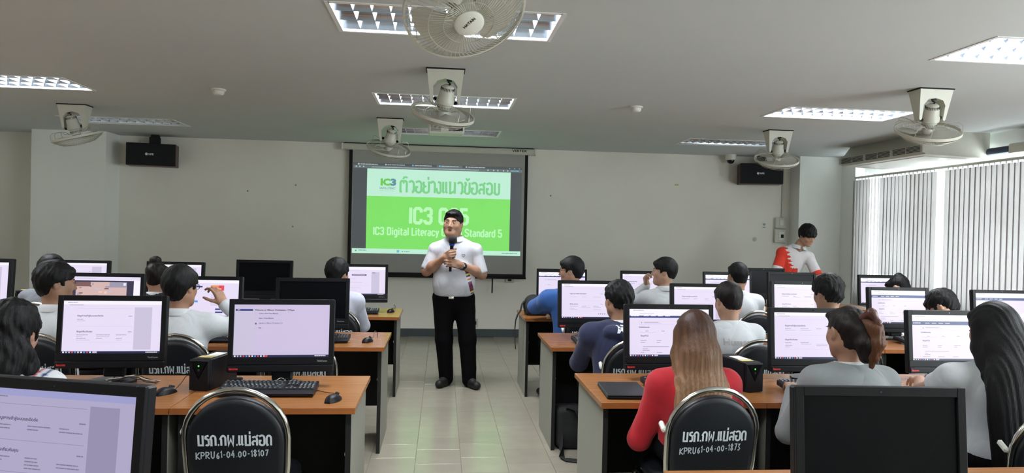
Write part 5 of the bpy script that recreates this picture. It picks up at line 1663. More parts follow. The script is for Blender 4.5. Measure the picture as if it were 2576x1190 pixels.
def nets(f, h, pad=0.02):
    """mesh the zero level of f on a grid of step h -> (verts, quads)"""
    lo = f.lo - pad; hi = f.hi + pad
    B = 8
    n = np.ceil((hi - lo) / h / B).astype(int) * B + 1
    nb = (n - 1) // B
    bc = np.stack(np.meshgrid(*[lo[i] + (np.arange(nb[i]) + 0.5) * B * h for i in range(3)], indexing='ij'), -1).reshape(-1, 3).astype(np.float32)
    dv = f(bc)
    act = np.abs(dv) < B * h * 0.87 * 1.5 + 0.012
    V = np.empty(tuple(n), np.float32)
    sg = np.where(dv < 0, -1.0, 1.0).reshape(tuple(nb))
    V[:-1, :-1, :-1] = np.repeat(np.repeat(np.repeat(sg, B, 0), B, 1), B, 2)
    V[-1] = 1; V[:, -1] = 1; V[:, :, -1] = 1
    loc = np.stack(np.meshgrid(*[np.arange(B + 1)] * 3, indexing='ij'), -1).reshape(-1, 3)
    ids = np.argwhere(act.reshape(tuple(nb)))
    grp = ids // 2
    key = (grp[:, 0] * 4096 + grp[:, 1]) * 4096 + grp[:, 2]
    order = np.argsort(key, kind='stable')
    ids, key = ids[order], key[order]
    cuts = np.concatenate([[0], np.flatnonzero(np.diff(key)) + 1, [len(ids)]])
    half = 0.87 * 2 * B * h
    for s in range(len(cuts) - 1):
        blk = ids[cuts[s]:cuts[s + 1]]
        g = (blk[:, None, :] * B + loc[None]).reshape(-1, 3)
        cm = lo + ((blk[0] // 2) * 2 + 1.0) * B * h
        V[g[:, 0], g[:, 1], g[:, 2]] = f((lo + g * h).astype(np.float32), (cm, half))
    S = V < 0
    c = [S[i:n[0] - 1 + i, j:n[1] - 1 + j, k:n[2] - 1 + k] for i in (0, 1) for j in (0, 1) for k in (0, 1)]
    cnt = sum(x.astype(np.int8) for x in c)
    cells = np.argwhere((cnt > 0) & (cnt < 8))
    idm = np.full(cnt.shape, -1, np.int32)
    idm[cells[:, 0], cells[:, 1], cells[:, 2]] = np.arange(len(cells))
    corner = np.array([(i, j, k) for i in (0, 1) for j in (0, 1) for k in (0, 1)])
    cv = np.stack([V[cells[:, 0] + i, cells[:, 1] + j, cells[:, 2] + k] for i, j, k in corner], 1)
    acc = np.zeros((len(cells), 3)); num = np.zeros(len(cells))
    for a in range(8):
        for b in range(a + 1, 8):
            if np.abs(corner[a] - corner[b]).sum() != 1: continue
            va, vb = cv[:, a], cv[:, b]
            m = (va < 0) != (vb < 0)
            t = np.where(m, va / np.where(np.abs(va - vb) < 1e-9, 1, va - vb), 0)
            p = corner[a] + t[:, None] * (corner[b] - corner[a])
            acc += np.where(m[:, None], p, 0); num += m
    verts = lo + (cells + acc / np.maximum(num, 1)[:, None]) * h
    quads = []
    for ax in range(3):
        o = [k for k in range(3) if k != ax]
        sl0 = [slice(1, n[i] - 1) for i in range(3)]; sl1 = list(sl0)
        sl0[ax] = slice(0, n[ax] - 1); sl1[ax] = slice(1, n[ax])
        A, Bq = S[tuple(sl0)], S[tuple(sl1)]
        e = np.argwhere(A != Bq)
        ins = A[e[:, 0], e[:, 1], e[:, 2]]
        base = e + np.array([0 if i == ax else 1 for i in range(3)])
        def cell(d1, d2):
            q = base.copy(); q[:, o[0]] -= d1; q[:, o[1]] -= d2
            return idm[q[:, 0], q[:, 1], q[:, 2]]
        Q = np.stack([cell(1, 1), cell(0, 1), cell(0, 0), cell(1, 0)], 1)
        flip = ins if ax != 1 else ~ins
        Q[~flip] = Q[~flip][:, ::-1]
        quads.append(Q)
    quads = np.concatenate(quads)
    quads = quads[(quads >= 0).all(1)]
    return verts, quads

def np_mesh(name, verts, quads, mname, colors=None):
    me = bpy.data.meshes.new(name)
    me.vertices.add(len(verts)); me.vertices.foreach_set('co', verts.astype(np.float32).ravel())
    nq = len(quads)
    me.loops.add(nq * 4); me.loops.foreach_set('vertex_index', quads.astype(np.int32).ravel())
    me.polygons.add(nq)
    me.polygons.foreach_set('loop_start', np.arange(0, nq * 4, 4, dtype=np.int32))
    me.polygons.foreach_set('use_smooth', np.ones(nq, bool))
    me.update(calc_edges=True)
    me.validate()
    me.materials.append(MATS[mname])
    if colors is not None:
        at = me.attributes.new('Col', 'FLOAT_COLOR', 'POINT')
        c4 = np.ones((len(verts), 4), np.float32); c4[:, :3] = colors
        at.data.foreach_set('color', c4.ravel())
    return me

def rotm(yaw=0, pitch=0, roll=0):
    """head or hand frame: columns are right, forward, up. yaw + turns left, pitch + looks up"""
    return np.array((Matrix.Rotation(rad(yaw), 3, 'Z') @ Matrix.Rotation(rad(pitch), 3, 'X') @ Matrix.Rotation(rad(roll), 3, 'Y')))
def frame_from(fwd, up):
    f = np.array(fwd, float); f /= np.linalg.norm(f)
    u = np.array(up, float); u = u - f * (u @ f); u /= np.linalg.norm(u)
    return np.stack([np.cross(f, u), f, u], 1)

# --- head shape in the head frame (origin at the middle of the skull, y forward, z up)
def add_head(S, c, R, sc=1.0, fat=0.0):
    T = lambda p: c + R @ (np.array(p) * sc)
    e = lambda p, r, k=0.02, sub=False: S.ell(T(p), np.array(r) * sc, R, k * sc, sub)
    cn = lambda a, b, ra, rb, k=0.01, sub=False: S.cone(T(a), T(b), ra * sc, rb * sc, k * sc, sub)
    e((0, -0.014, 0.022), (0.076, 0.095, 0.090))
    e((0, 0.020, -0.032), (0.065 + fat, 0.070, 0.080), 0.04)
    for s in (-1, 1):
        cn((s * 0.054, -0.010, -0.058), (s * 0.02, 0.060, -0.096), 0.023 + fat, 0.020 + fat, 0.045)
        e((s * 0.040, 0.054, -0.026), (0.026 + fat, 0.024, 0.028), 0.02)
    e((0, 0.068, -0.100), (0.024 + fat, 0.020, 0.018), 0.02)
    cn((-0.034, 0.076, 0.024), (0.034, 0.076, 0.024), 0.011, 0.011, 0.015)
    for s in (-1, 1):
        e((s * 0.031, 0.096, 0.004), (0.017, 0.016, 0.011), 0.012, True)
        e((s * 0.031, 0.074, 0.003), (0.0155, 0.0155, 0.0105), 0.004)
    cn((0, 0.088, 0.012), (0, 0.105, -0.030), 0.0070, 0.0105, 0.010)
    for s in (-1, 1): e((s * 0.0125, 0.094, -0.034), (0.0085, 0.010, 0.0080), 0.006)
    for s in (-1, 1): e((s * 0.007, 0.102, -0.043), (0.004, 0.005, 0.004), 0.003, True)
    cn((-0.018, 0.085, -0.0615), (0.018, 0.085, -0.0615), 0.0052, 0.0052, 0.005)
    cn((-0.014, 0.085, -0.0735), (0.014, 0.085, -0.0735), 0.0062, 0.0062, 0.005)
    cn((-0.020, 0.097, -0.0672), (0.020, 0.097, -0.0672), 0.0022, 0.0022, 0.004, True)
    for s in (-1, 1):
        e((s * 0.081, -0.014, -0.006), (0.0105, 0.020, 0.032), 0.005)
        e((s * 0.090, -0.006, -0.004), (0.006, 0.011, 0.020), 0.004, True)
    return T

# --- hand in its own frame: y towards the fingers, z out of the back of the hand, x to the thumb side times `side`
def add_hand(S, wrist, R, side, curl=(20, 25, 15), thumb=(0.4, 0.2), spread=4, k=0.006, sc=1.0, curls=None):
    T = lambda p: np.array(wrist) + R @ (np.array(p) * np.array([side, 1, 1]) * sc)
    S.cone(T((0, -0.01, 0)), T((0, 0.02, 0)), 0.026 * sc, 0.027 * sc, 0.015, sc=None)
    S.box(T((0.0, 0.048, 0.0)), np.array((0.026, 0.030, 0.003)) * sc, 0.011 * sc, R, 0.012)
    base = [(0.029, 0.086, 0.0), (0.010, 0.091, 0.002), (-0.010, 0.088, 0.001), (-0.028, 0.080, -0.002)]
    lens = [(0.040, 0.025, 0.020), (0.045, 0.029, 0.021), (0.041, 0.027, 0.021), (0.032, 0.020, 0.018)]
    rr = [(0.0094, 0.0085, 0.0075), (0.0096, 0.0087, 0.0077), (0.0092, 0.0083, 0.0074), (0.0083, 0.0074, 0.0066)]
    for i in range(4):
        cu = curls[i] if curls else curl
        p = np.array(base[i]); a = 0.0
        sp = rad((1.5 - i) * spread)
        r_prev = rr[i][0] * 1.04
        for j in range(3):
            a += rad(cu[j])
            d = np.array([math.sin(sp), math.cos(sp) * math.cos(a), -math.sin(a)])
            q = p + d * lens[i][j]
            S.cone(T(p), T(q), r_prev * sc, rr[i][j] * sc, 0.0035 if j else k)
            p, r_prev = q, rr[i][j]
    p0 = np.array((0.024, 0.022, -0.006))
    d1 = np.array((math.sin(thumb[0]), math.cos(thumb[0]) * 0.9, -thumb[1])); d1 /= np.linalg.norm(d1)
    d2 = np.array((math.sin(thumb[0] * 0.45), math.cos(thumb[0] * 0.45), -thumb[1] * 1.3)); d2 /= np.linalg.norm(d2)
    p1 = p0 + d1 * 0.046; p2 = p1 + d1 * 0.012 + d2 * 0.022; p3 = p2 + d2 * 0.022
    S.cone(T(p0), T(p1), 0.0155 * sc, 0.0112 * sc, 0.010); S.cone(T(p1), T(p2), 0.0112 * sc, 0.0102 * sc, 0.004); S.cone(T(p2), T(p3), 0.0102 * sc, 0.0085 * sc, 0.004)
    return T

def ik(a, t, l1, l2, pole):
    a, t, pole = np.array(a, float), np.array(t, float), np.array(pole, float)
    d = t - a; L = np.linalg.norm(d)
    L2 = min(L, (l1 + l2) * 0.995)
    u = d / L
    t = a + u * L2
    x = (l1 * l1 - l2 * l2 + L2 * L2) / (2 * L2)
    y = math.sqrt(max(0, l1 * l1 - x * x))
    pv = pole - u * (pole @ u); pv /= np.linalg.norm(pv)
    return a + u * x + pv * y, t

def folds(seed, amp=0.004, f=1.0):
    r = np.random.RandomState(seed)
    K = r.normal(size=(5, 3)) * np.array([1.0, 0.7, 1.0]) * 26 * f
    ph = r.uniform(0, 6.28, 5); w = r.uniform(0.5, 1, 5)
    W = r.normal(size=(5, 3)) * 6
    def g(P):
        s = 0
        for i in range(5):
            s = s + w[i] * np.abs(np.sin(P @ K[i].astype(np.float32) * 0.5 + ph[i] + 1.3 * np.sin(P @ W[i].astype(np.float32))))
        return (amp * (s / 5 - 0.45)).astype(np.float32)
    return g
def strands(seed, amp, c, freq=60, vert=0.0):
    r = np.random.RandomState(seed)
    p1, p2 = r.uniform(0, 6, 2)
    def g(P):
        q = P - np.array(c, np.float32)
        a = np.arctan2(q[:, 0], -q[:, 1])
        s = np.sin(a * freq * 0.35 + p1 + 6 * np.sin(q[:, 2] * 17 + p2) + 9 * q[:, 0]) * 0.35 + np.sin(a * freq + p2 + 3 * np.sin(q[:, 2] * 23)) * 0.4
        s2 = np.sin(q[:, 0] * 75 + p1) * np.sin(q[:, 1] * 66 + p2) * np.sin(q[:, 2] * 70)
        return (amp * (s + 0.9 * s2)).astype(np.float32)
    return g

def straight(seed, amp, c):
    r = np.random.RandomState(seed)
    f_ = r.uniform(90, 330, 6); ph = r.uniform(0, 6.28, 6); wz = r.uniform(1, 4, 6)
    def g(P):
        q = P - np.array(c, np.float32)
        a = q[:, 0] + 0.35 * q[:, 1]
        s = 0
        for i in range(6):
            s = s + np.sin(a * f_[i] + ph[i] + 0.8 * np.sin(q[:, 2] * wz[i] * 2))
        return (amp * s / 3).astype(np.float32)
    return g

mat('skin', (0, 0, 0, 1), 0.5, var=0.05, scale=60, bump=0.04, bscale=700, attr='Col')
mat('cloth_col', (0, 0, 0, 1), 0.85, var=0.03, scale=50, bump=0.10, bscale=900, attr='Col', sheen=0.1, crease=0.45)
def hairmat(name, c, rough=0.46, attr=None):
    return mat(name, c, rough, var=0.35, scale=9, bump=0.4, bscale=9, stretch=(30, 30, 0.8), spec=0.22, attr=attr)
hairmat('hair_black', srgb(11, 11, 13), 0.55)
hairmat('hair_dark', srgb(24, 19, 18))
hairmat('hair_dyed', (0, 0, 0, 1), 0.40, 'Col')
hairmat('hair_brown', srgb(104, 72, 54), 0.36)
hairmat('hair_bun_brown', srgb(86, 54, 36))
mat('hair_clip', srgb(84, 52, 44), 0.3, var=0.15, scale=30)
mat('eye_white', srgb(226, 222, 214), 0.25)
mat('eye_dark', srgb(26, 18, 14), 0.15)
mat('brow', srgb(24, 20, 18), 0.8)
mat('trouser_black', srgb(8, 8, 11), 0.9, spec=0.12, var=0.12, bump=0.12, bscale=500)
mat('shoe_black', srgb(14, 14, 15), 0.6)
mat('shirt_white', srgb(202, 206, 210), 0.85, var=0.02, scale=40, bump=0.08, bscale=900)
mat('collar_navy', srgb(40, 46, 66), 0.85)
mat('print_faint', srgb(174, 168, 168), 0.85)
mat('watch_strap', srgb(20, 20, 22), 0.55)
mat('specs_frame', srgb(24, 22, 22), 0.3)

SKIN = {'tan': (0.30, 0.155, 0.095), 'mid': (0.36, 0.195, 0.125), 'fair': (0.46, 0.27, 0.185)}
WHITE = srgb(196, 200, 204)[:3]

def skin_colors(V, base, c, R, sc=1.0):
    """reddish lips, slightly warmer cheeks and ears"""
    q = ((V - c) @ R) / sc
    col = np.tile(np.array(base), (len(V), 1))
    lip = (np.abs(q[:, 0]) < 0.025) & (q[:, 1] > 0.070) & (np.abs(q[:, 2] + 0.0672) < 0.0105 - 0.007 * (np.abs(q[:, 0]) / 0.022) ** 2)
    col[lip] = np.array(base) * np.array([0.85, 0.66, 0.66])
    return col

def face_parts(body, c, R, sc=1.0, lid=0.35, look=(0, 0)):
    T = lambda p: c + R @ (np.array(p) * sc)
    for s in (-1, 1):
        b = MB(); b.M = Matrix.Translation(T((s * 0.031, 0.0765, 0.002))) @ Matrix(R.tolist()).to_4x4()
        vs_, n = [], 10
        w, hgt = 0.0125 * sc, 0.0042 * sc * (1 - lid * 0.5)
        ring = [(w * math.cos(a), 0.0132 * sc - 0.004 * sc * math.cos(a) ** 2, hgt * math.sin(a)) for a in np.linspace(0, 2 * PI, 15)[:-1]]
        b.add(ring + [(0, 0.0145 * sc, 0)], [(i, 14, (i + 1) % 14) for i in range(14)])
        e = b.build('eye', 'eye_white', body, 60)
        b = MB(); b.M = Matrix.Translation(T((s * 0.031 + look[0], 0.0765, 0.002 + look[1]))) @ Matrix(R.tolist()).to_4x4()
        rr = 0.0046 * sc
        ring = [(rr * math.cos(a), 0.0142 * sc, min(hgt * 0.95, max(-hgt * 0.95, rr * math.sin(a)))) for a in np.linspace(0, 2 * PI, 13)[:-1]]
        b.add(ring + [(0, 0.0152 * sc, 0)], [(i, 12, (i + 1) % 12) for i in range(12)])
        b.build('pupil', 'eye_dark', e, 60)
        b = MB()
        pts = [T((s * (0.014 + 0.036 * i / 5), 0.0885 - 0.010 * (i / 5) ** 2, 0.0225 + 0.006 * math.sin(PI * (i / 5) * 0.8))) for i in range(6)]
        b.tube(pts, [0.0022 * sc, 0.0034 * sc, 0.0036 * sc, 0.0034 * sc, 0.0028 * sc, 0.0014 * sc], 6)
        b.build('eyebrow', 'brow', body, 60)
        b = MB()
        pts = [T((s * (0.019 + 0.024 * i / 4), 0.0905 - 0.006 * abs(i - 1.6) / 2, 0.0045 + 0.0034 * math.sin(PI * i / 4))) for i in range(5)]
        b.tube(pts, 0.0011 * sc, 5); b.build('eyelash', 'brow', body, 60)

def collar(body, c, axis, r, h, mname, tilt_fwd=0.25, flare=0.012, name='collar'):
    """turned-down shirt collar: an open band around the neck"""
    F = frame_from((0, 1, 0.0), axis)
    b = MB()
    n = 26
    vs_ = []
    prof = [(0.000, -0.2), (0.002, 0.55), (0.005, 0.95), (0.009, 0.90), (0.012 + flare * 0.6, 0.3), (0.014 + flare, -0.45), (0.010 + flare, -0.50), (0.006, 0.2)]
    for i in range(n):
        a = rad(102) + rad(336) * i / (n - 1)
        for (dr, z) in prof:
            rr = r + dr
            zz = z * h - (0.018 * (1 + math.sin(a)) / 2)
            p = np.array([rr * math.cos(a) * 1.02, rr * math.sin(a) * 1.08, zz])
            vs_.append(np.array(c) + F @ p)
    m = len(prof)
    fs_ = [(i * m + j, i * m + (j + 1) % m, (i + 1) * m + (j + 1) % m, (i + 1) * m + j) for i in range(n - 1) for j in range(m)]
    fs_ += [tuple(range(m)), tuple((n - 1) * m + j for j in range(m))[::-1]]
    b.add(vs_, [f[::-1] for f in fs_])
    return b.build(name, mname, body, 60)

def hair_short(c, R, sc=1.0, seed=0, vol=0.012, back=-0.075, front=0.062, tuft=0.004, side_low=-0.02):
    S = Sdf()
    T = lambda p: c + R @ (np.array(p) * sc)
    S.ell(T((0, -0.018, 0.030)), np.array((0.079 + vol * 0.8, 0.098 + vol * 0.7, 0.090 + vol)) * sc, R)
    S.ell(T((0, -0.036, -0.040)), np.array((0.058 + vol * 0.2, 0.054 + vol * 0.4, 0.058)) * sc, R, 0.03)
    S.ell(T((0, 0.055, front + 0.012)), np.array((0.062, 0.042, 0.026)) * sc, R, 0.02)
    # open the face, the ears and the nape
    S.ell(T((0, 0.118, -0.035)), np.array((0.078, 0.078, front + 0.035)) * sc, R, 0.008, True)
    S.box(T((0, 0.115, -0.09)), np.array((0.1, 0.075, 0.10)) * sc, 0.01, R, 0.008, True)
    for s in (-1, 1):
        S.ell(T((s * 0.088, -0.004, -0.036)), np.array((0.03, 0.030, 0.040)) * sc, R, 0.010, True)
        S.box(T((s * 0.09, 0.03, side_low - 0.10)), np.array((0.05, 0.06, 0.095)) * sc, 0.008, R, 0.012, True)
    S.half(T((0, -0.05, back)), R @ np.array((0, 0.25, -1)), 0.012)
    S.disp = strands(seed, tuft, c)
    return S

def hair_long(c, R, path, widths, depths, sc=1.0, seed=0, vol=0.014, front=0.062, tuft=0.0022):
    """cap plus a mass of hair hanging along `path` (points in the body frame)"""
    S = hair_short(c, R, sc, seed, vol, -0.12, front, tuft, side_low=-0.08)
    for i in range(len(path) - 1):
        fl = widths[i] / depths[i]
        S.cone(path[i], path[i + 1], widths[i], widths[i + 1], 0.03, False, (1.0, fl, 1.0))
    S.disp = straight(seed, tuft, c)
    return S

def person(label, x, y, top, face=0.0, lean=8, head=(0, 0, 0), skin='mid', hair=('short', {}), hairm='hair_black', shirt=WHITE, sleeves='long',
           arms=None, collar_m='shirt_white', res=1.0, build=1.0, seed=1, rowy=None, female=False, fold=0.006, slv=0.80, shoulder=None, hood=False, trousers='trouser_black',
           neckline=None, colorfn=None, hand_pose=None, eyes=True, sit=True, under=None, sc=1.0, head_off=(0, 0), roll=0.0):
    """a seated student. x, y, top: room position of the crown of the head; face: body turn (degrees, + left)"""
    F = Matrix.Rotation(rad(face), 3, 'Z')
    Fi = np.array(F.transposed())
    HC = np.array((0, 0, top - 0.122 * sc))                       # skull middle, local frame has the head at x=y=0
    Rh = rotm(*head)
    neck_dir = np.array((math.sin(rad(roll)), math.sin(rad(lean)), math.cos(rad(lean)))); neck_dir /= np.linalg.norm(neck_dir)
    NB = HC + np.array((head_off[0], head_off[1], 0)) - np.array((0, 0.012, 0)) - np.array(neck_dir * 0.55 + np.array((0, 0, 0.45))) * 0.178 * sc   # neck base
    hipz = 0.555
    Lt = (NB[2] - hipz) / neck_dir[2]
    PV = NB - neck_dir * Lt
    U = neck_dir
    sx = 0.168 * build * (0.90 if female else 1.0)
    FB = frame_from(np.array((0, 1, 0)), U)                       # torso frame
    up_ = lambda t, dx=0, dy=0: PV + U * (Lt * t) + FB[:, 0] * dx + FB[:, 1] * dy
    SH = {}
    for s in (-1, 1):
        d = shoulder[s] if shoulder and s in shoulder else (0, 0, 0)
        SH[s] = up_(0.865, s * sx, 0.012) + np.array(d)
    # arm targets
    ydesk = 0.34 if rowy is None else None
    A = {}
    for s in (-1, 1):
        tgt = None
        pole = np.array((s * 0.42, -0.22, -0.88))
        if arms and s in arms:
            tgt, pole_ = arms[s][:2]
            tgt = Fi @ (np.array(tgt) - np.array((x, y, 0)))
            if pole_ is not None: pole = np.array(pole_)
        else:
            wy = (rowy + 0.05) - y
            tgt = np.array((s * 0.13, 0, 0)) + Fi @ np.array((0, wy, 0.785))
        A[s] = (SH[s],) + ik(SH[s], tgt, 0.285 * sc, 0.255 * sc, pole)
        if arms and s in arms and len(arms[s]) > 2:
            A[s] = (SH[s], Fi @ (np.array(arms[s][2]) - np.array((x, y, 0))), tgt)
    # ---------------- body (skin): head, neck, slim core under the clothes, arms and hands, legs
    S = Sdf()
    T = add_head(S, HC, Rh, sc)
    S.cone(T((0, -0.025, -0.05)), NB + U * 0.0, 0.053 * sc * (0.9 if female else 1), 0.056 * sc * (0.9 if female else 1), 0.03)
    S.cone(NB, PV, 0.05, 0.05, 0.03)
    for s in (-1, 1):
        a, e, w = A[s]
        bare = sleeves != 'long'
        S.cone(NB - U * 0.06, a, 0.03, 0.03, 0.02)
        S.cone(a, e, 0.035 if not bare else 0.046 * sc, 0.026 if not bare else 0.040 * sc, 0.02)
        S.cone(e, w, 0.026 if not bare else 0.040 * sc, 0.027 * sc, 0.02)
        hp = (hand_pose or {}).get(s, {})
        d = (w - e) / np.linalg.norm(w - e)
        if 'R' in hp: RH = hp['R']
        else: RH = frame_from(np.array((d[0] * 0.6, d[1], d[2] * 0.25 - 0.05)), (0, 0, 1))
        add_hand(S, w, RH, -s, hp.get('curl', (18, 28, 18)), hp.get('thumb', (0.5, 0.35)), hp.get('spread', 4), sc=0.95 * sc, curls=hp.get('curls'))
    hips, knees, ank = {}, {}, {}
    for s in (-1, 1):
        hips[s] = np.array((PV[0] + s * 0.085, PV[1] + 0.02, hipz))
        knees[s] = np.array((PV[0] + s * 0.11, PV[1] + 0.42, 0.50))
        ank[s] = np.array((PV[0] + s * 0.11, PV[1] + 0.40, 0.09))
        S.cone(PV, hips[s], 0.04, 0.04, 0.02); S.cone(hips[s], knees[s], 0.035, 0.03, 0.02); S.cone(knees[s], ank[s], 0.03, 0.03, 0.02)
        S.cone(ank[s], ank[s] + np.array((0, 0.09, -0.05)), 0.03, 0.022, 0.02)
    V, Q = nets(S, 0.0058 * res)
    body = place('person', np_mesh('person', V, Q, 'skin', skin_colors(V, SKIN[skin], HC, Rh, sc)), None, (x, y, 0), (0, 0, rad(face)))
    tag(body, label, 'person')
    # ---------------- shirt
    H = Sdf()
    bw = build * (0.92 if female else 1.0)
    H.ell(up_(0.62, 0, 0.005), (0.168 * bw, 0.112 * build, 0.20), FB, 0.03)
    H.ell(up_(0.30, 0, 0.01), (0.155 * bw, 0.115 * build, 0.20), FB, 0.04)
    H.ell(up_(0.06, 0, 0.005), (0.165 * build, 0.125 * build, 0.12), FB, 0.04)
    H.cone(SH[-1] + U * 0.0, SH[1] + U * 0.0, 0.061 * build, 0.061 * build, 0.06)
    H.cone(up_(0.72, -0.055, -0.028), up_(0.72, 0.055, -0.028), 0.088, 0.088, 0.07)
    for s in (-1, 1):
        H.cone(NB - U * 0.012 + FB[:, 0] * s * 0.03, SH[s], 0.050, 0.054, 0.05)
        a, e, w = A[s]
        ra, re, rw = (0.061 * build, 0.053 * build, 0.040) if sleeves == 'long' else (0.061 * build, 0.062 * build, 0.05)
        H.cone(a, e if sleeves == 'long' else a + (e - a) * slv, ra, re, 0.045)
        if sleeves == 'long':
            H.cone(e, e + (w - e) * 0.95, re, rw, 0.02)
    if hood:
        for (px, py, pz, r_) in ((0, -0.125, 0.93, 0.062), (-0.075, -0.105, 0.95, 0.055), (0.075, -0.105, 0.95, 0.055), (-0.115, -0.04, 1.0, 0.045), (0.115, -0.04, 1.0, 0.045), (-0.105, 0.03, 1.0, 0.032), (0.105, 0.03, 1.0, 0.032)):
            H.ell(up_(pz, px, py), (r_ * 1.15, r_ * 0.85, r_ * 0.85), FB, 0.018)
    # open at the neck and sleeve ends
    H.cone(NB + U * 0.02, NB + U * 0.20, 0.066, 0.085, 0.008, True)
    if sleeves != 'long':
        for s in (-1, 1):
            a, e, w = A[s]
            q = a + (e - a) * (slv + 0.10)
            H.cone(q, q + (e - a) * 0.5, 0.056 * build, 0.060 * build, 0.010, True)
    H.disp = folds(seed, fold)
    V, Q = nets(H, 0.0095 * res)
    if colorfn is not None:
        cols_ = colorfn(V, dict(NB=NB, U=U, FB=FB, SH=SH, A=A, PV=PV, up=up_))
    else:
        cols_ = np.tile(np.array(shirt), (len(V), 1))
    garment = {True: 'hoodie'}.get(hood, 'shirt')
    place(garment, np_mesh(garment, V, Q, 'cloth_col', cols_), body)
    if collar_m:
        collar(body, NB + U * 0.026, U * 0.8 + np.array((0, -0.1, 0.35)), 0.060 * sc * (0.94 if female else 1.0), 0.030, collar_m)
    if under:
        collar(body, NB + U * 0.012, U * 0.8 + np.array((0, -0.1, 0.35)), 0.067 * sc, 0.020, under, name='collar_line')
    # ---------------- trousers, shoes
    P = Sdf()
    P.ell(PV + np.array((0, 0.0, -0.015)), (0.165 * build, 0.13, 0.085), None, 0.04)
    for s in (-1, 1):
        P.cone(hips[s], knees[s], 0.083 * build, 0.062, 0.04); P.cone(knees[s], ank[s] + np.array((0, 0, -0.02)), 0.060, 0.048, 0.03)
    P.disp = folds(seed + 50, 0.004)
    V, Q = nets(P, 0.014)
    place('trousers', np_mesh('trousers', V, Q, trousers), body)
    for s in (-1, 1):
        B_ = Sdf()
        B_.cone(ank[s] + np.array((0, -0.03, -0.050)), ank[s] + np.array((0, 0.13, -0.055)), 0.040, 0.034, 0.03)
        B_.cone(ank[s] + np.array((0, -0.01, -0.02)), ank[s] + np.array((0, 0.03, -0.04)), 0.042, 0.036, 0.03)
        B_.half(ank[s] + np.array((0, 0, -0.088)), (0, 0, -1))
        V, Q = nets(B_, 0.011)
        place('shoe', np_mesh('shoe', V, Q, 'shoe_black'), body)
    # ---------------- hair
    kind, kw = hair
    if kind == 'short':
        Hs = hair_short(HC, Rh, sc, seed, **kw)
    else:
        Hs = kw['make'](HC, Rh, NB, U, FB, up_)
    V, Q = nets(Hs, 0.0068 * res)
    hcol = None
    if hairm == 'hair_dyed':                  # grown-out dye: dark roots, light brown lengths
        t_ = np.clip((HC[2] + 0.08 - V[:, 2]) / 0.36, 0, 1)[:, None]
        hcol = np.array(srgb(62, 40, 32)[:3]) * (1 - t_) + np.array(srgb(150, 116, 88)[:3]) * t_
        hcol = hcol * (1 + 0.22 * np.sin(V[:, :1] * 310 + 2 * np.sin(V[:, 2:3] * 9)))
    place('hair', np_mesh('hair', V, Q, hairm, hcol), body)
    if eyes:
        face_parts(body, HC, Rh, sc)
    body['_done'] = 1
    del body['_done']
    return body, dict(HC=HC, Rh=Rh, NB=NB, U=U, FB=FB, up=up_, H=H, A=A, PV=PV, Hs=Hs)

def project_back(me_src, H, M, name, mname, body, lift=0.002, rng=0.25, smooth=0):
    """lays a flat lettering mesh on a cloth: each point travels along the frame's +y until it meets the cloth"""
    n = len(me_src.vertices)
    co = np.empty(n * 3, np.float32); me_src.vertices.foreach_get('co', co); co = co.reshape(-1, 3)
    M = np.array(M)
    P = co @ M[:3, :3].T + M[:3, 3]
    d = M[:3, 1]
    for _ in range(60):
        v = H(P.astype(np.float32)) - lift
        P = P + d[None] * np.clip(v, -0.03, 0.03)[:, None] * 0.8
    me = me_src.copy(); me.name = name
    me.vertices.foreach_set('co', P.astype(np.float32).ravel())
    me.materials.clear(); me.materials.append(MATS[mname]); me.update()
    return place(name, me, body)
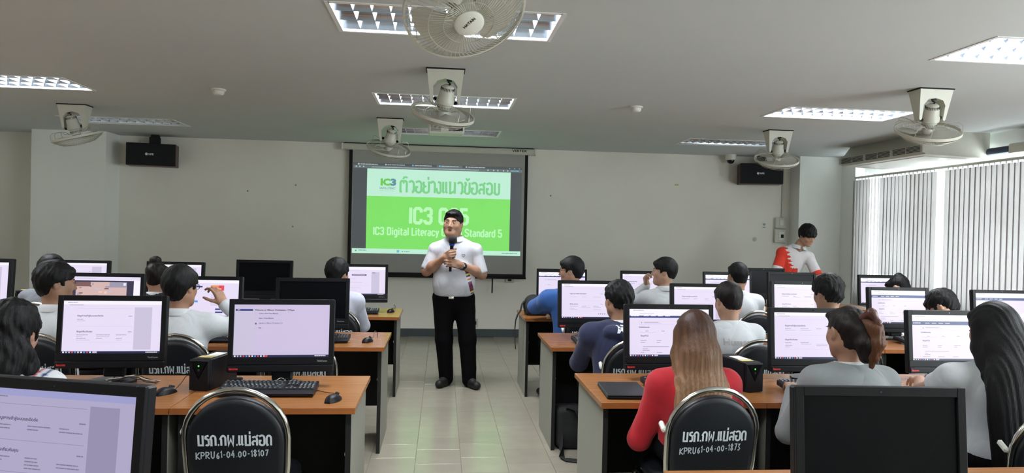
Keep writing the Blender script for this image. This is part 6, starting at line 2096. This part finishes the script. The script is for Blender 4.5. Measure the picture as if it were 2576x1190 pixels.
# ------------------------------------------------------------------ standing people
def standing(label, x, y, rz, J, skin, shirt_fn, hair_kw, hairm, res=0.8, seed=3, sc=1.0, fat=0.0, head=(0, 0, 0), collar_m='shirt_white', belly=None, hem=0.88, fold=0.004, lid=0.3, chest=(0.19, 0.12)):
    """J: joints in the person's own frame (y forward)"""
    g = {k: (np.array(v, float) if not isinstance(v, dict) else {a: np.array(b_, float) for a, b_ in v.items()}) for k, v in J.items() if k not in ('hand', 'leg')}
    HC, NB, PV = g['head'], g['neck'], g['pelvis']
    Rh = rotm(*head)
    S = Sdf()
    T = add_head(S, HC, Rh, sc, fat)
    S.cone(T((0, -0.022, -0.05)), NB, (0.056 + fat) * sc, (0.062 + fat) * sc, 0.03)
    if fat: S.ell(T((0, 0.035, -0.105)), (0.050, 0.035, 0.022), Rh, 0.03)
    S.cone(NB, PV, 0.05, 0.05, 0.03)
    for s in (-1, 1):
        a, e, w = g['shoulder'][s], g['elbow'][s], g['wrist'][s]
        S.cone(NB - np.array((0, 0, 0.05)), a, 0.03, 0.03, 0.02)
        S.cone(a, e, 0.050 * sc, 0.042 * sc, 0.02)
        S.cone(e, e + (w - e) * 0.35, 0.043 * sc, 0.044 * sc, 0.03); S.cone(e + (w - e) * 0.35, w, 0.044 * sc, 0.029 * sc, 0.03)
        hp = J['hand'][s] if isinstance(J['hand'][s], dict) else {}
        add_hand(S, w, hp['R'], -s, hp.get('curl', (18, 25, 15)), hp.get('thumb', (0.5, 0.3)), hp.get('spread', 3), sc=1.02 * sc)
        h_, k_, an = g['hip'][s], g['knee'][s], g['ankle'][s]
        S.cone(PV, h_, 0.05, 0.05, 0.02); S.cone(h_, k_, 0.045, 0.04, 0.02); S.cone(k_, an, 0.04, 0.035, 0.02)
        S.cone(an, an + g['toe'][s], 0.035, 0.025, 0.02)
    V, Q = nets(S, 0.0048 * res / 0.8)
    body = place('person', np_mesh('person', V, Q, 'skin', skin_colors(V, SKIN[skin], HC, Rh, sc)), None, (x, y, 0), (0, 0, rz))
    tag(body, label, 'person')
    H = Sdf()
    ax = NB - PV; L = np.linalg.norm(ax); U = ax / L
    FB = frame_from((0, 1, 0), U)
    up_ = lambda t, dx=0, dy=0: PV + U * (L * t) + FB[:, 0] * dx + FB[:, 1] * dy
    cw, cd = chest
    H.ell(up_(0.68, 0, 0.0), (cw, cd, 0.21), FB, 0.03)
    H.ell(up_(0.32, 0, 0.01), (cw * 0.98, cd * 1.05, 0.20), FB, 0.05)
    H.ell(up_(0.06, 0, 0.0), (cw * 1.0, cd * 1.06, 0.12), FB, 0.05)
    if belly: H.ell(*belly, None, 0.06)
    H.cone(g['shoulder'][-1], g['shoulder'][1], 0.060, 0.060, 0.06)
    for s in (-1, 1):
        a, e = g['shoulder'][s], g['elbow'][s]
        H.cone(NB - U * 0.012 + FB[:, 0] * s * 0.035, a, 0.052, 0.055, 0.04)
        H.cone(a, a + (e - a) * 0.88, 0.060, 0.066, 0.026)
    H.cone(NB + U * 0.015, NB + U * 0.2, 0.070 + fat, 0.09, 0.008, True)
    H.cone(NB + np.array((0, 0.065, -0.035)), NB + np.array((0, 0.15, 0.10)), 0.016, 0.05, 0.006, True)
    for s in (-1, 1):
        a, e = g['shoulder'][s], g['elbow'][s]
        q = a + (e - a) * 0.95
        H.cone(q, q + (e - a) * 0.5, 0.056, 0.066, 0.012, True)
    H.half((0, 0, hem), (0, 0, -1), 0.02)
    H.disp = folds(seed, fold)
    V, Q = nets(H, 0.0062)
    place('shirt', np_mesh('shirt', V, Q, 'cloth_col', shirt_fn(V)), body)
    if collar_m:
        collar(body, NB + U * 0.022, U * 0.7 + np.array((0, -0.22, 0.3)), 0.066 + fat * 1.2, 0.034, collar_m, flare=0.020)
    P = Sdf()
    P.ell(PV + np.array((0, 0, -0.03)), (cw * 0.98, cd * 1.02, 0.13), None, 0.04)
    for s in (-1, 1):
        P.cone(g['hip'][s], g['knee'][s], 0.108 * J.get('leg', 1), 0.085 * J.get('leg', 1), 0.05); P.cone(g['knee'][s], g['ankle'][s] + np.array((0, 0, -0.02)), 0.085 * J.get('leg', 1), 0.070 * J.get('leg', 1), 0.03)
    P.half((0, 0, hem + 0.03), (0, 0, 1), 0.01)
    P.disp = folds(seed + 9, 0.006)
    V, Q = nets(P, 0.009)
    place('trousers', np_mesh('trousers', V, Q, 'trouser_black'), body)
    for s in (-1, 1):
        an, to = g['ankle'][s], g['toe'][s]
        B_ = Sdf()
        f0 = np.array((an[0], an[1], 0.038))
        d = np.array((to[0], to[1], 0)); d /= np.linalg.norm(d)
        B_.cone(f0 - d * 0.03, f0 + d * 0.15, 0.044, 0.040, 0.03); B_.cone(f0 + np.array((0, 0, 0.04)), f0 + d * 0.06 + np.array((0, 0, 0.02)), 0.046, 0.036, 0.03)
        B_.half((0, 0, 0.001), (0, 0, -1), 0.004)
        V, Q = nets(B_, 0.009)
        place('shoe', np_mesh('shoe', V, Q, 'shoe_black'), body)
    Hs = hair_short(HC, Rh, sc, seed, **hair_kw)
    V, Q = nets(Hs, 0.0052)
    place('hair', np_mesh('hair', V, Q, hairm), body)
    face_parts(body, HC, Rh, sc, lid)
    return body, dict(H=H, HC=HC, Rh=Rh, T=T)

def nrm(v): v = np.array(v, float); return v / np.linalg.norm(v)
mat('mouth_dark', srgb(70, 30, 30), 0.6)
# --- teacher with the microphone; own frame: y forward (towards the class), x to his right hand
MICB, MICT = np.array((0.040, 0.200, 1.165)), np.array((0.030, 0.228, 1.385))
def grip(mpt, yv, zv, along=0.072, off=0.031):
    R = frame_from(nrm(yv), nrm(zv))
    return mpt - R[:, 1] * along + R[:, 2] * off, R
mp1 = MICB + (MICT - MICB) * 0.60
mp2 = MICB + (MICT - MICB) * 0.22
w1, R1 = grip(mp1, (-0.55, 0.62, 0.42), (0.72, 0.66, 0.0))
w2, R2 = grip(mp2, (0.80, 0.52, 0.20), (-0.50, 0.80, 0.10), 0.080, 0.036)
TJ = dict(head=(0.022, 0.035, 1.596), neck=(0.0, -0.01, 1.43), pelvis=(0.0, 0.0, 0.90),
          shoulder={1: (0.188, -0.005, 1.335), -1: (-0.205, -0.005, 1.335)}, elbow={1: (0.268, 0.02, 1.125), -1: (-0.272, 0.02, 1.10)},
          wrist={1: w1, -1: w2}, hand={1: dict(R=R1, curl=(62, 78, 48), thumb=(0.25, 0.75), spread=1), -1: dict(R=R2, curl=(40, 52, 30), thumb=(0.35, 0.6), spread=2)},
          hip={1: (0.098, 0, 0.86), -1: (-0.105, 0, 0.86)}, knee={1: (0.085, 0.01, 0.46), -1: (-0.145, 0.03, 0.46)}, ankle={1: (0.055, -0.02, 0.085), -1: (-0.170, 0.05, 0.085)},
          toe={1: (0.05, 0.10, -0.05), -1: (-0.05, 0.10, -0.05)})
def white_shirt(V): return np.tile(np.array(srgb(196, 198, 206)[:3]), (len(V), 1))
def teacher_shirt(V):
    c = white_shirt(V)
    rr = random.Random(5)
    # printed flags of colour climbing his left flank
    m = (V[:, 0] < -0.10) & (V[:, 2] < 1.14) & (V[:, 2] > 0.90) & (V[:, 1] > 0.02)
    u = V[:, 0] + 0.155 + (1.02 - V[:, 2]) * 0.28
    w = V[:, 2] + V[:, 0] * 0.35
    band = np.floor(w / 0.017).astype(int)
    pal = [srgb(40, 44, 84), srgb(150, 30, 60), srgb(90, 100, 130), srgb(206, 208, 216), srgb(196, 110, 60), srgb(206, 208, 216), srgb(60, 50, 60), srgb(228, 196, 110), srgb(44, 40, 60), srgb(140, 24, 44), srgb(110, 40, 70)]
    for i, p in enumerate(pal):
        sel = m & (np.abs(u) < 0.020) & (band % len(pal) == i)
        c[sel] = p[:3]
    return c
teacher, TI = standing('man in a white polo shirt and black trousers speaking into a microphone', 0.125, 7.05, PI, TJ, 'mid', teacher_shirt,
                       dict(vol=0.010, back=-0.065, front=0.070, tuft=0.003, side_low=-0.03), 'hair_black', 0.8, 3, 1.08, 0.0025, (-15, 2, -4), belly=((0.0, 0.055, 1.02), (0.205, 0.150, 0.20)), hem=0.888, lid=0.9, chest=(0.188, 0.125), fold=0.007)
mo = MB(); mo.M = Matrix.Translation(TI['T']((0.0, 0.0935, -0.0675))) @ Matrix(TI['Rh'].tolist()).to_4x4()
mo.add([(0.017 * math.cos(a), 0.0025 - 0.006 * math.cos(a) ** 2, 0.0052 * math.sin(a)) for a in np.linspace(0, 2 * PI, 17)[:-1]], [tuple(range(16))[::-1]])
mo.build('mouth', 'mouth_dark', teacher, 0)
# heart-shaped chest badge, belt buckle, watch
hb = MB()
hp = []
for i in range(25):
    a = 2 * PI * i / 24
    hp.append((0.0165 * math.sin(a) ** 3 * 1.0, 0.0145 * (0.8125 * math.cos(a) - 0.3125 * math.cos(2 * a) - 0.125 * math.cos(3 * a) - 0.0625 * math.cos(4 * a))))
hb.ribbon(hp, 0.0032)
hme = hb.mesh('heart_badge', 'black_matte', 0)
# the badge mesh faces -y; turn it to lie on the chest
M4 = Matrix.Translation((-0.085, 0.30, 1.285)) @ Matrix.Rotation(PI, 4, 'Z')
project_back(hme, TI['H'], M4, 'heart_badge', 'collar_navy', teacher)
bw_ = MB(); bw_.cbox((0.025, 0.195, 0.882), (0.055, 0.012, 0.022), 0.004); bw_.build('belt_buckle', 'chrome', teacher)
ed = nrm(np.array(TJ['elbow'][-1]) - w2)
wc = w2 + ed * 0.045
Fw = frame_from(ed, R2[:, 2])
bw_ = MB(); bw_.M = Matrix.Translation(wc) @ Matrix(Fw.tolist()).to_4x4() @ Matrix.Rotation(rad(90), 4, 'X')
bw_.lathe([(0.034, -0.012), (0.0375, -0.012), (0.0375, 0.012), (0.034, 0.012), (0.034, -0.012)], 24, cap=False)
wt = bw_.build('watch', 'watch_strap', teacher, 40)
bw_ = MB(); bw_.M = Matrix.Translation(wc + Fw[:, 2] * 0.038) @ Matrix(Fw.tolist()).to_4x4(); bw_.cbox((0, 0, 0), (0.030, 0.036, 0.010), 0.004); bw_.build('watch_case', 'lens_glass', wt)
# microphone: a thing of its own, held in his hands
def loc2world(p): return Vector((0.125 - p[0], 7.05 - p[1], p[2]))
mb_, mt_ = loc2world(MICB), loc2world(MICT)
mic = thing('microphone', 'black handheld microphone with a blue ring held by the man', 'microphone', mb_)
qz = (mt_ - mb_).normalized().to_track_quat('Z', 'Y')
mic.rotation_euler = qz.to_euler()
mat('mic_blue', srgb(40, 70, 190), 0.3)
mat('mic_foam', srgb(18, 22, 28), 0.95, bump=0.5, bscale=500)
Lm = (mt_ - mb_).length
MB().lathe([(0.010, -0.03), (0.013, -0.028), (0.0135, 0.05), (0.017, Lm - 0.01), (0.021, Lm)], 18).build('handle', 'black_plastic', mic)
MB().lathe([(0.0215, Lm), (0.027, Lm + 0.004), (0.027, Lm + 0.014), (0.022, Lm + 0.017)], 20).build('ring', 'mic_blue', mic)
MB().lathe([(0.020, Lm + 0.016), (0.032, Lm + 0.026), (0.035, Lm + 0.045), (0.034, Lm + 0.066), (0.026, Lm + 0.082), (0.012, Lm + 0.088), (0.0, Lm + 0.089)], 22).build('foam_head', 'mic_foam', mic, 60)

# --- assistant in the red and white shirt, leaning over the table by the window
hang = frame_from((0.05, 0.5, -0.86), (0.0, 0.8, 0.5))
AJ = dict(head=(-0.13, 0.165, 1.560), neck=(-0.075, 0.03, 1.395), pelvis=(0.06, -0.10, 0.90),
          shoulder={1: (0.115, 0.0, 1.335), -1: (-0.225, 0.02, 1.29)}, elbow={1: (0.205, 0.05, 1.09), -1: (-0.30, 0.12, 1.05)},
          wrist={1: (0.205, 0.24, 0.93), -1: (-0.345, 0.32, 0.90)}, hand={1: dict(R=hang), -1: dict(R=hang)},
          hip={1: (0.14, -0.1, 0.86), -1: (-0.02, -0.1, 0.86)}, knee={1: (0.14, -0.07, 0.46), -1: (-0.03, -0.07, 0.46)}, ankle={1: (0.14, -0.12, 0.085), -1: (-0.03, -0.12, 0.085)},
          toe={1: (0.02, 0.10, -0.05), -1: (-0.02, 0.10, -0.05)}, leg=0.8)
RED = np.array(srgb(200, 48, 26)[:3])
def red_white(V):
    c = np.tile(np.array(srgb(204, 202, 204)[:3]), (len(V), 1))
    z = V[:, 2]
    zig = 0.050 * ((z * 17 + V[:, 0] * 6) % 1.0) + 0.014 * np.abs(((z * 41 + 0.3) % 1.0) - 0.5) * 2
    edge = 0.040 - (1.34 - z) * 0.30
    low = 1.14 + 0.02 * np.abs(((V[:, 0] * 30) % 1.0) - 0.5)
    red = (V[:, 0] > edge + zig) | ((z < low) & (V[:, 0] > -0.06))
    c[red] = RED
    a, e = np.array(AJ['shoulder'][1]), np.array(AJ['elbow'][1])
    t = ((V - a) @ (e - a)) / ((e - a) @ (e - a))
    c[(V[:, 0] > 0.13) & (t > 0.74)] = srgb(204, 202, 204)[:3]
    a, e = np.array(AJ['shoulder'][-1]), np.array(AJ['elbow'][-1])
    t = ((V - a) @ (e - a)) / ((e - a) @ (e - a))
    c[(V[:, 0] < -0.22) & (t > 0.76)] = RED
    c[(z < 1.04) & (V[:, 0] > 0.02) & (V[:, 0] < 0.12)] = srgb(50, 46, 78)[:3]
    return c
assistant, AI = standing('young man in a red and white polo shirt leaning over the table', 4.37, 8.62, PI, AJ, 'fair', red_white,
                         dict(vol=0.026, back=-0.06, front=0.030, tuft=0.005, side_low=-0.01), 'hair_black', 0.9, 13, 1.0, 0.0, (18, -32, 8), hem=0.86, chest=(0.158, 0.105), fold=0.005, lid=1.2)

# ------------------------------------------------------------------ students
r0, r1, r2 = ROWYS[-1][:3]
q0, q1, q2 = ROWYS[1][:3]
def stripes(V, g):
    c = np.tile(np.array(WHITE), (len(V), 1))
    d = np.linalg.norm((V - g['NB']) * np.array((1, 1, 0.6)), axis=1)
    c[(d > 0.132) & (d < 0.142)] = srgb(160, 40, 60)[:3]
    c[(d > 0.160) & (d < 0.170)] = srgb(44, 56, 110)[:3]
    return c
# long hair makers
def mk_long(length, w0=0.085, w1=0.10, d0=0.045, d1=0.028, vol=0.014, seed=1, spread=0.0, out=0.02):
    def make(HC, Rh, NB, U, FB, up_):
        p = [HC + Rh @ np.array((0, -0.035, -0.01)), HC + Rh @ np.array((0, -0.075, -0.09)), NB - U * 0.02 + FB[:, 1] * (-0.105 - out)]
        n = 4
        for i in range(1, n + 1):
            p.append(NB - U * (0.02 + length * i / n) + FB[:, 1] * (-0.118 - out - 0.012 * i / n) + FB[:, 0] * spread * i / n)
        m = len(p)
        W = [w0 + (w1 - w0) * min(1, i / 3) for i in range(m)]; W[-1] *= 0.82
        D = [0.07, 0.06] + [d0 + (d1 - d0) * i / (m - 3) for i in range(m - 2)]
        S = hair_long(HC, Rh, p, W, D, 1.0, seed, vol)
        for s in (-1, 1):       # locks over the shoulders
            S.chain([HC + Rh @ np.array((s * 0.070, 0.0, 0.02)), HC + Rh @ np.array((s * 0.080, 0.005, -0.08)), NB + FB[:, 0] * s * 0.095 + FB[:, 1] * -0.06 - U * 0.03], [0.026, 0.030, 0.030], 0.03)
        return S
    return make
def mk_bob(seed=1):
    def make(HC, Rh, NB, U, FB, up_):
        S = hair_short(HC, Rh, 1.0, seed, 0.024, -0.13, 0.062, 0.006, side_low=-0.1)
        for (px, py, pz, r_) in ((0, -0.075, -0.08, 0.075), (-0.06, -0.05, -0.09, 0.055), (0.06, -0.05, -0.09, 0.055), (0.085, -0.03, -0.14, 0.048), (-0.085, -0.03, -0.14, 0.048), (0.03, -0.085, -0.15, 0.055), (-0.04, -0.085, -0.15, 0.05)):
            S.ell(HC + Rh @ np.array((px, py, pz)), (r_, r_ * 0.8, r_ * 1.15), None, 0.03)
        S.disp = strands(seed, 0.006, HC, 34)
        return S
    return make
def mk_bun(bun, r, seed=1, tail=None):
    def make(HC, Rh, NB, U, FB, up_):
        S = hair_short(HC, Rh, 1.0, seed, 0.003, -0.085, 0.066, 0.002, side_low=0.0)
        S.ell(HC + Rh @ np.array(bun), (r, r * 0.92, r * 0.8), None, 0.016)
        if tail:
            S.chain([HC + Rh @ np.array(q) for q in tail[0]], tail[1], 0.012)
        S.disp = strands(seed, 0.003, HC, 50)
        return S
    return make
H_ = lambda px, py, pz: (px, py, pz)

# third row (nearest) -- pillar side and window side
person('girl with wavy dark hair in a white shirt with striped collar', -1.745, 3.12, 1.20, 0, 10, (0, -12, 0), 'mid', ('mk', dict(make=mk_bob(2))), 'hair_black', sleeves='short', rowy=r2, female=True, colorfn=stripes, seed=11)
person('girl with long brown hair in a red sweater', 1.19, 3.26, 1.185, 0, 5, (0, -10, 0), 'fair', ('mk', dict(make=mk_long(0.25, 0.082, 0.105, 0.045, 0.024, 0.010, 3, 0, -0.015))), 'hair_dyed',
       shirt=srgb(172, 18, 34)[:3], rowy=q2, female=True, collar_m=None, seed=12, fold=0.006, build=1.02)
def grey_knit(V, g): return np.tile(np.array(srgb(128, 132, 134)[:3]), (len(V), 1))
grey, GI = person('girl in a grey sweater with her hair clipped up', 1.88, 3.15, 1.23, 0, 12, (4, -8, 0), 'mid',
       ('mk', dict(make=mk_bun((0.0, -0.085, 0.02), 0.055, 4, ([(0.0, -0.10, 0.0), (0.005, -0.12, -0.05), (0.005, -0.115, -0.11)], [0.045, 0.045, 0.03])))), 'hair_dark',
       rowy=q2, female=True, colorfn=grey_knit, seed=14, fold=0.005, build=1.05)
# loosened brown ends and the claw clip of the girl in grey
def lock(body, pts, rs, m, name='loose_hair', seed=1, h=0.006):
    S = Sdf(); S.chain([np.array(p) for p in pts], rs, 0.012); S.disp = strands(seed, 0.0035, pts[0], 60)
    V, Q = nets(S, h); return place(name, np_mesh(name, V, Q, m), body)
hc, Rh = GI['HC'], GI['Rh']
at_ = lambda *p: hc + Rh @ np.array(p)
lock(grey, [at_(0.02, -0.115, 0.05), at_(0.035, -0.15, 0.015), at_(0.035, -0.155, -0.05), at_(0.025, -0.14, -0.11), at_(0.02, -0.13, -0.15)], [0.028, 0.036, 0.034, 0.024, 0.010], 'hair_bun_brown', seed=5)
S = Sdf()
S.chain([at_(0.0, -0.10, 0.06), at_(0.02, -0.155, 0.085), at_(0.035, -0.175, 0.04)], [0.016, 0.020, 0.012], 0.015); S.chain([at_(0.0, -0.11, -0.01), at_(0.03, -0.16, 0.005), at_(0.035, -0.175, 0.04)], [0.012, 0.018, 0.012], 0.015)
V, Q = nets(S, 0.005); place('claw_clip', np_mesh('claw_clip', V, Q, 'hair_clip'), grey)
person('girl with very long straight black hair in a white shirt', 2.58, 3.12, 1.248, 0, 7, (8, -10, 0), 'mid', ('mk', dict(make=mk_long(0.46, 0.095, 0.145, 0.05, 0.035, 0.018, 6, 0.03))), 'hair_black',
       sleeves='short', rowy=q2, female=True, seed=15, arms={-1: ((2.52, 3.53, 0.80), None, (2.385, 3.33, 0.79))}, shoulder={-1: (-0.03, 0.02, 0)}, build=1.05, slv=0.5)

# second row
person('boy in a white shirt turning to the game screen', -2.33, 4.60, 1.285, 0, 8, (-52, -5, 0), 'mid', ('short', dict(vol=0.020, back=-0.105, tuft=0.004)), 'hair_black', rowy=r1, seed=21)
gl, LI = person('boy in a white shirt raising a hand to his glasses', -1.60, 4.60, 1.27, 0, 6, (-22, -4, 0), 'mid', ('short', dict(vol=0.024, back=-0.11, tuft=0.003)), 'hair_black', rowy=r1, seed=22,
       arms={1: ((-1.375, 4.70, 1.035), (0.9, 0.1, -0.7))}, hand_pose={1: dict(R=frame_from((-0.45, 0.15, 0.88), (0.75, -0.55, 0.35)), curls=[(15, 45, 25), (30, 55, 35), (35, 60, 40), (40, 65, 40)], thumb=(0.75, 0.55), spread=6)}, build=1.05)
nv, NI = person('boy in a navy hoodie with white letters on the hood', 1.165, 4.62, 1.225, 4, 10, (10, -6, 0), 'mid', ('short', dict(vol=0.016, back=-0.055, tuft=0.006)), 'hair_black', shirt=srgb(26, 33, 66)[:3], rowy=q1, seed=23, hood=True,
       collar_m='shirt_white', build=1.12, fold=0.007)
hu, UI = person('boy in a white shirt with a thin navy collar line', 1.93, 4.66, 1.225, 0, 12, (8, -18, 0), 'fair', ('short', dict(vol=0.012, back=-0.075, tuft=0.002)), 'hair_dark', rowy=q1, seed=24, under='collar_navy', build=1.02)
person('boy with thick black hair in a white shirt, second row', 2.70, 4.78, 1.275, 0, 12, (15, -14, 0), 'mid', ('short', dict(vol=0.022, back=-0.075, tuft=0.005)), 'hair_black', rowy=q1, seed=25)
person('boy in a white shirt bent low over the desk', 3.70, 4.96, 1.172, 6, 24, (25, -42, 0), 'fair', ('short', dict(vol=0.016, back=-0.125, tuft=0.004)), 'hair_black', rowy=q1, seed=26)
person('student in a white shirt bent down behind the long-haired girl', 4.30, 4.70, 1.12, 0, 28, (10, -35, 0), 'mid', ('short', dict(vol=0.014, back=-0.115)), 'hair_black', rowy=q1, seed=27, res=1.2)

# front row
person('student in a grey shirt partly hidden by the boy at the game screen', -3.20, 6.25, 1.245, 0, 8, (-10, -8, 0), 'mid', ('short', dict(vol=0.020, back=-0.10)), 'hair_black', shirt=srgb(112, 116, 122)[:3], rowy=r0, seed=31, res=1.3)
person('girl with a high brown bun and a black jacket', -2.36, 6.22, 1.215, 0, 8, (0, -10, 0), 'mid', ('mk', dict(make=mk_bun((0.0, -0.055, 0.125), 0.048, 7))), 'hair_dark', shirt=srgb(14, 16, 22)[:3], rowy=r0, seed=32, female=True, res=1.3)
person('boy in a pale shirt at the aisle end of the front row, pillar side', -0.88, 6.22, 1.262, -6, 10, (-22, -6, 0), 'mid', ('short', dict(vol=0.020, back=-0.07, tuft=0.005)), 'hair_black', shirt=srgb(186, 190, 206)[:3], rowy=r0, seed=33, res=1.2, fold=0.006)
bj, BI = person('boy with glasses in a blue jacket at the aisle', 1.15, 6.30, 1.315, 14, 12, (52, -4, 0), 'mid', ('short', dict(vol=0.016, back=-0.065, tuft=0.003)), 'hair_black', shirt=srgb(42, 88, 156)[:3], rowy=q0, seed=34, res=1.1, build=1.22, fold=0.007,
       arms={-1: ((1.04, 6.66, 0.80), None, (0.855, 6.46, 0.85))}, shoulder={-1: (-0.02, 0, -0.01)})
person('boy in a white shirt resting his hand on his chin', 2.0, 6.30, 1.322, 8, 6, (62, 0, 0), 'fair', ('short', dict(vol=0.018, back=-0.055, tuft=0.002)), 'hair_black', rowy=q0, seed=35, res=1.1,
       arms={-1: ((1.90, 6.475, 1.06), (-0.8, 0.2, -0.75))}, hand_pose={-1: dict(R=frame_from((-0.25, -0.1, 0.95), (-0.6, 0.75, 0.1)), curl=(55, 70, 40), thumb=(0.3, 0.3))})
person('boy in a white shirt facing the thin screen beside the dark screens', 2.70, 6.32, 1.292, -4, 10, (10, -6, 0), 'mid', ('short', dict(vol=0.010, back=-0.065, tuft=0.002)), 'hair_black', rowy=q0, seed=36, res=1.2)
person('girl with a topknot bent forward beside the blinds', 4.34, 6.42, 1.195, 2, 26, (28, -34, 0), 'fair', ('mk', dict(make=mk_bun((0.01, -0.06, 0.105), 0.036, 8))), 'hair_black', rowy=q0, seed=37, female=True, res=1.2)

# lettering on clothes
mm = text_mesh('MU', 0.060, 'letter_white', 0.05, 1.15)
p0 = NI['up'](0.96, -0.065, -0.30)
project_back(mm, NI['H'], Matrix.Translation(p0), 'hood_lettering', 'letter_white', nv, 0.003)
mm = text_mesh('Human', 0.060, 'print_faint', 0.01, 1.1)
project_back(mm, UI['H'], Matrix.Translation(UI['up'](0.74, -0.10, -0.30)), 'back_lettering', 'print_faint', hu, 0.003)
# glasses
def glasses(body, hc, Rh, label):
    T = lambda *p: hc + Rh @ np.array(p)
    b = MB()
    for s in (-1, 1):
        b.tube([T(s * 0.032 + 0.023 * math.cos(a), 0.100, 0.002 + 0.017 * math.sin(a)) for a in np.linspace(0, 2 * PI, 17)[:-1]], 0.0018, 5, closed=True)
        b.tube([T(s * 0.055, 0.099, 0.006), T(s * 0.076, 0.06, 0.010), T(s * 0.082, -0.01, 0.012), T(s * 0.080, -0.03, 0.0)], 0.0018, 5)
    b.tube([T(-0.010, 0.101, 0.006), T(0.0, 0.104, 0.009), T(0.010, 0.101, 0.006)], 0.0018, 5)
    o = b.build('glasses', 'specs_frame', None, 60); tag(o, label, 'glasses')
    o.location = body.location; o.rotation_euler = body.rotation_euler
    return o
glasses(gl, LI['HC'], LI['Rh'], 'thin black glasses worn by the boy raising a hand')
glasses(bj, BI['HC'], BI['Rh'], 'black-rimmed glasses worn by the boy in the blue jacket')

# ------------------------------------------------------------------ chairs: one behind each student, three left empty
CY = [r - 0.13 for r in ROWY]
chair(-0.815, 3.25, 'empty black stacking chair at the third row aisle desk, pillar side', rad(0), 'KPRU61-04.00-18107')
chair(-1.76, 3.13, 'black chair of the girl with the striped collar')
chair(1.180, 3.27, 'black chair of the girl in the red sweater', rad(3), 'KPRU61-04-00-1873')
chair(1.92, 3.06, 'black chair of the girl in the grey sweater')
chair(2.545, 2.93, 'black chair of the long-haired girl', rad(-4))
chair(-2.33, 4.66, 'black chair of the boy at the game screen')
chair(-1.56, 4.68, 'black chair of the boy raising a hand')
chair(-0.82, 4.62, 'empty black stacking chair at the second row aisle desk, pillar side')
chair(1.245, 4.64, 'black chair of the boy in the navy hoodie', rad(-4))
chair(2.04, 4.64, 'black chair of the boy with the navy collar line')
chair(2.68, 4.68, 'black chair of the boy with thick hair, second row')
chair(3.60, 4.68, 'black chair of the boy bent low')
chair(4.30, 4.50, 'black chair of the student behind the long-haired girl')
chair(-3.20, 6.28, 'black chair of the student in grey')
chair(-2.38, 6.28, 'black chair of the girl with the high bun')
chair(-1.62, 6.28, 'empty black stacking chair in the front row, pillar side')
chair(-0.86, 6.22, 'black chair of the boy at the front row aisle end, pillar side')
chair(1.26, 6.26, 'black chair of the boy in the blue jacket')
chair(2.02, 6.28, 'black chair of the boy resting his chin')
chair(2.78, 6.30, 'black chair of the boy beside the dark screens')
chair(4.25, 6.10, 'black chair of the girl with the topknot')

# ------------------------------------------------------------------ bags
t = thing('shoulder_bag', 'black shoulder bag lying at the aisle end of the front row desk', 'bag', (0.89, 6.83, DZ))
S = Sdf(); S.ell((0.0, 0, 0.09), (0.10, 0.10, 0.105), None, 0.02); S.box((0.02, 0, 0.05), (0.08, 0.08, 0.03), 0.02, None, 0.03); S.half((0, 0, 0.0), (0, 0, -1), 0.004); S.disp = folds(77, 0.010)
V, Q = nets(S, 0.008); place('body', np_mesh('body', V, Q, 'bag_fabric'), t)
strap([(-0.07, -0.02, 0.15), (-0.115, -0.03, 0.10), (-0.13, -0.04, 0.035), (-0.155, -0.06, 0.01), (-0.175, -0.06, -0.05), (-0.183, -0.07, -0.14), (-0.180, -0.08, -0.25), (-0.172, -0.08, -0.32)], 0.045, 0.006, 'strap', t)
strap([(-0.05, 0.02, 0.16), (-0.10, 0.01, 0.12), (-0.12, 0.01, 0.06)], 0.02, 0.004, 'short_strap', t)
t = thing('backpack', 'black backpack leaning under the second row desk at the aisle', 'backpack', (0.93, 5.06, 0))
S = Sdf(); S.box((0.0, 0, 0.15), (0.06, 0.06, 0.11), 0.035, None, 0.02); S.ell((0, -0.04, 0.10), (0.085, 0.06, 0.09), None, 0.03); S.half((0, 0, 0.0), (0, 0, -1), 0.004); S.disp = folds(78, 0.010)
V, Q = nets(S, 0.009); place('body', np_mesh('body', V, Q, 'bag_fabric'), t)
strap([(-0.04, -0.06, 0.27), (-0.02, -0.09, 0.31), (0.03, -0.12, 0.29), (0.06, -0.14, 0.22), (0.07, -0.20, 0.12), (0.09, -0.26, 0.05), (0.12, -0.30, 0.012)], 0.030, 0.006, 'shoulder_strap', t)
strap([(-0.06, -0.07, 0.12), (-0.08, -0.18, 0.05), (-0.09, -0.28, 0.012), (-0.06, -0.33, 0.010), (0.02, -0.36, 0.009), (0.10, -0.36, 0.009)], 0.045, 0.006, 'loose_strap', t)
MB().cbox((-0.085, -0.27, 0.012), (0.03, 0.035, 0.012), 0.003).build('buckle', 'black_plastic', t)
o = MB().cbox((0, 0, 0.018), (0.24, 0.05, 0.036), 0.006).build('power_strip', 'plastic_cream', None, 30, (-0.62, 7.0, 0), (0, 0, rad(15))); tag(o, 'pale power strip on the floor under the front row desk', 'power strip')
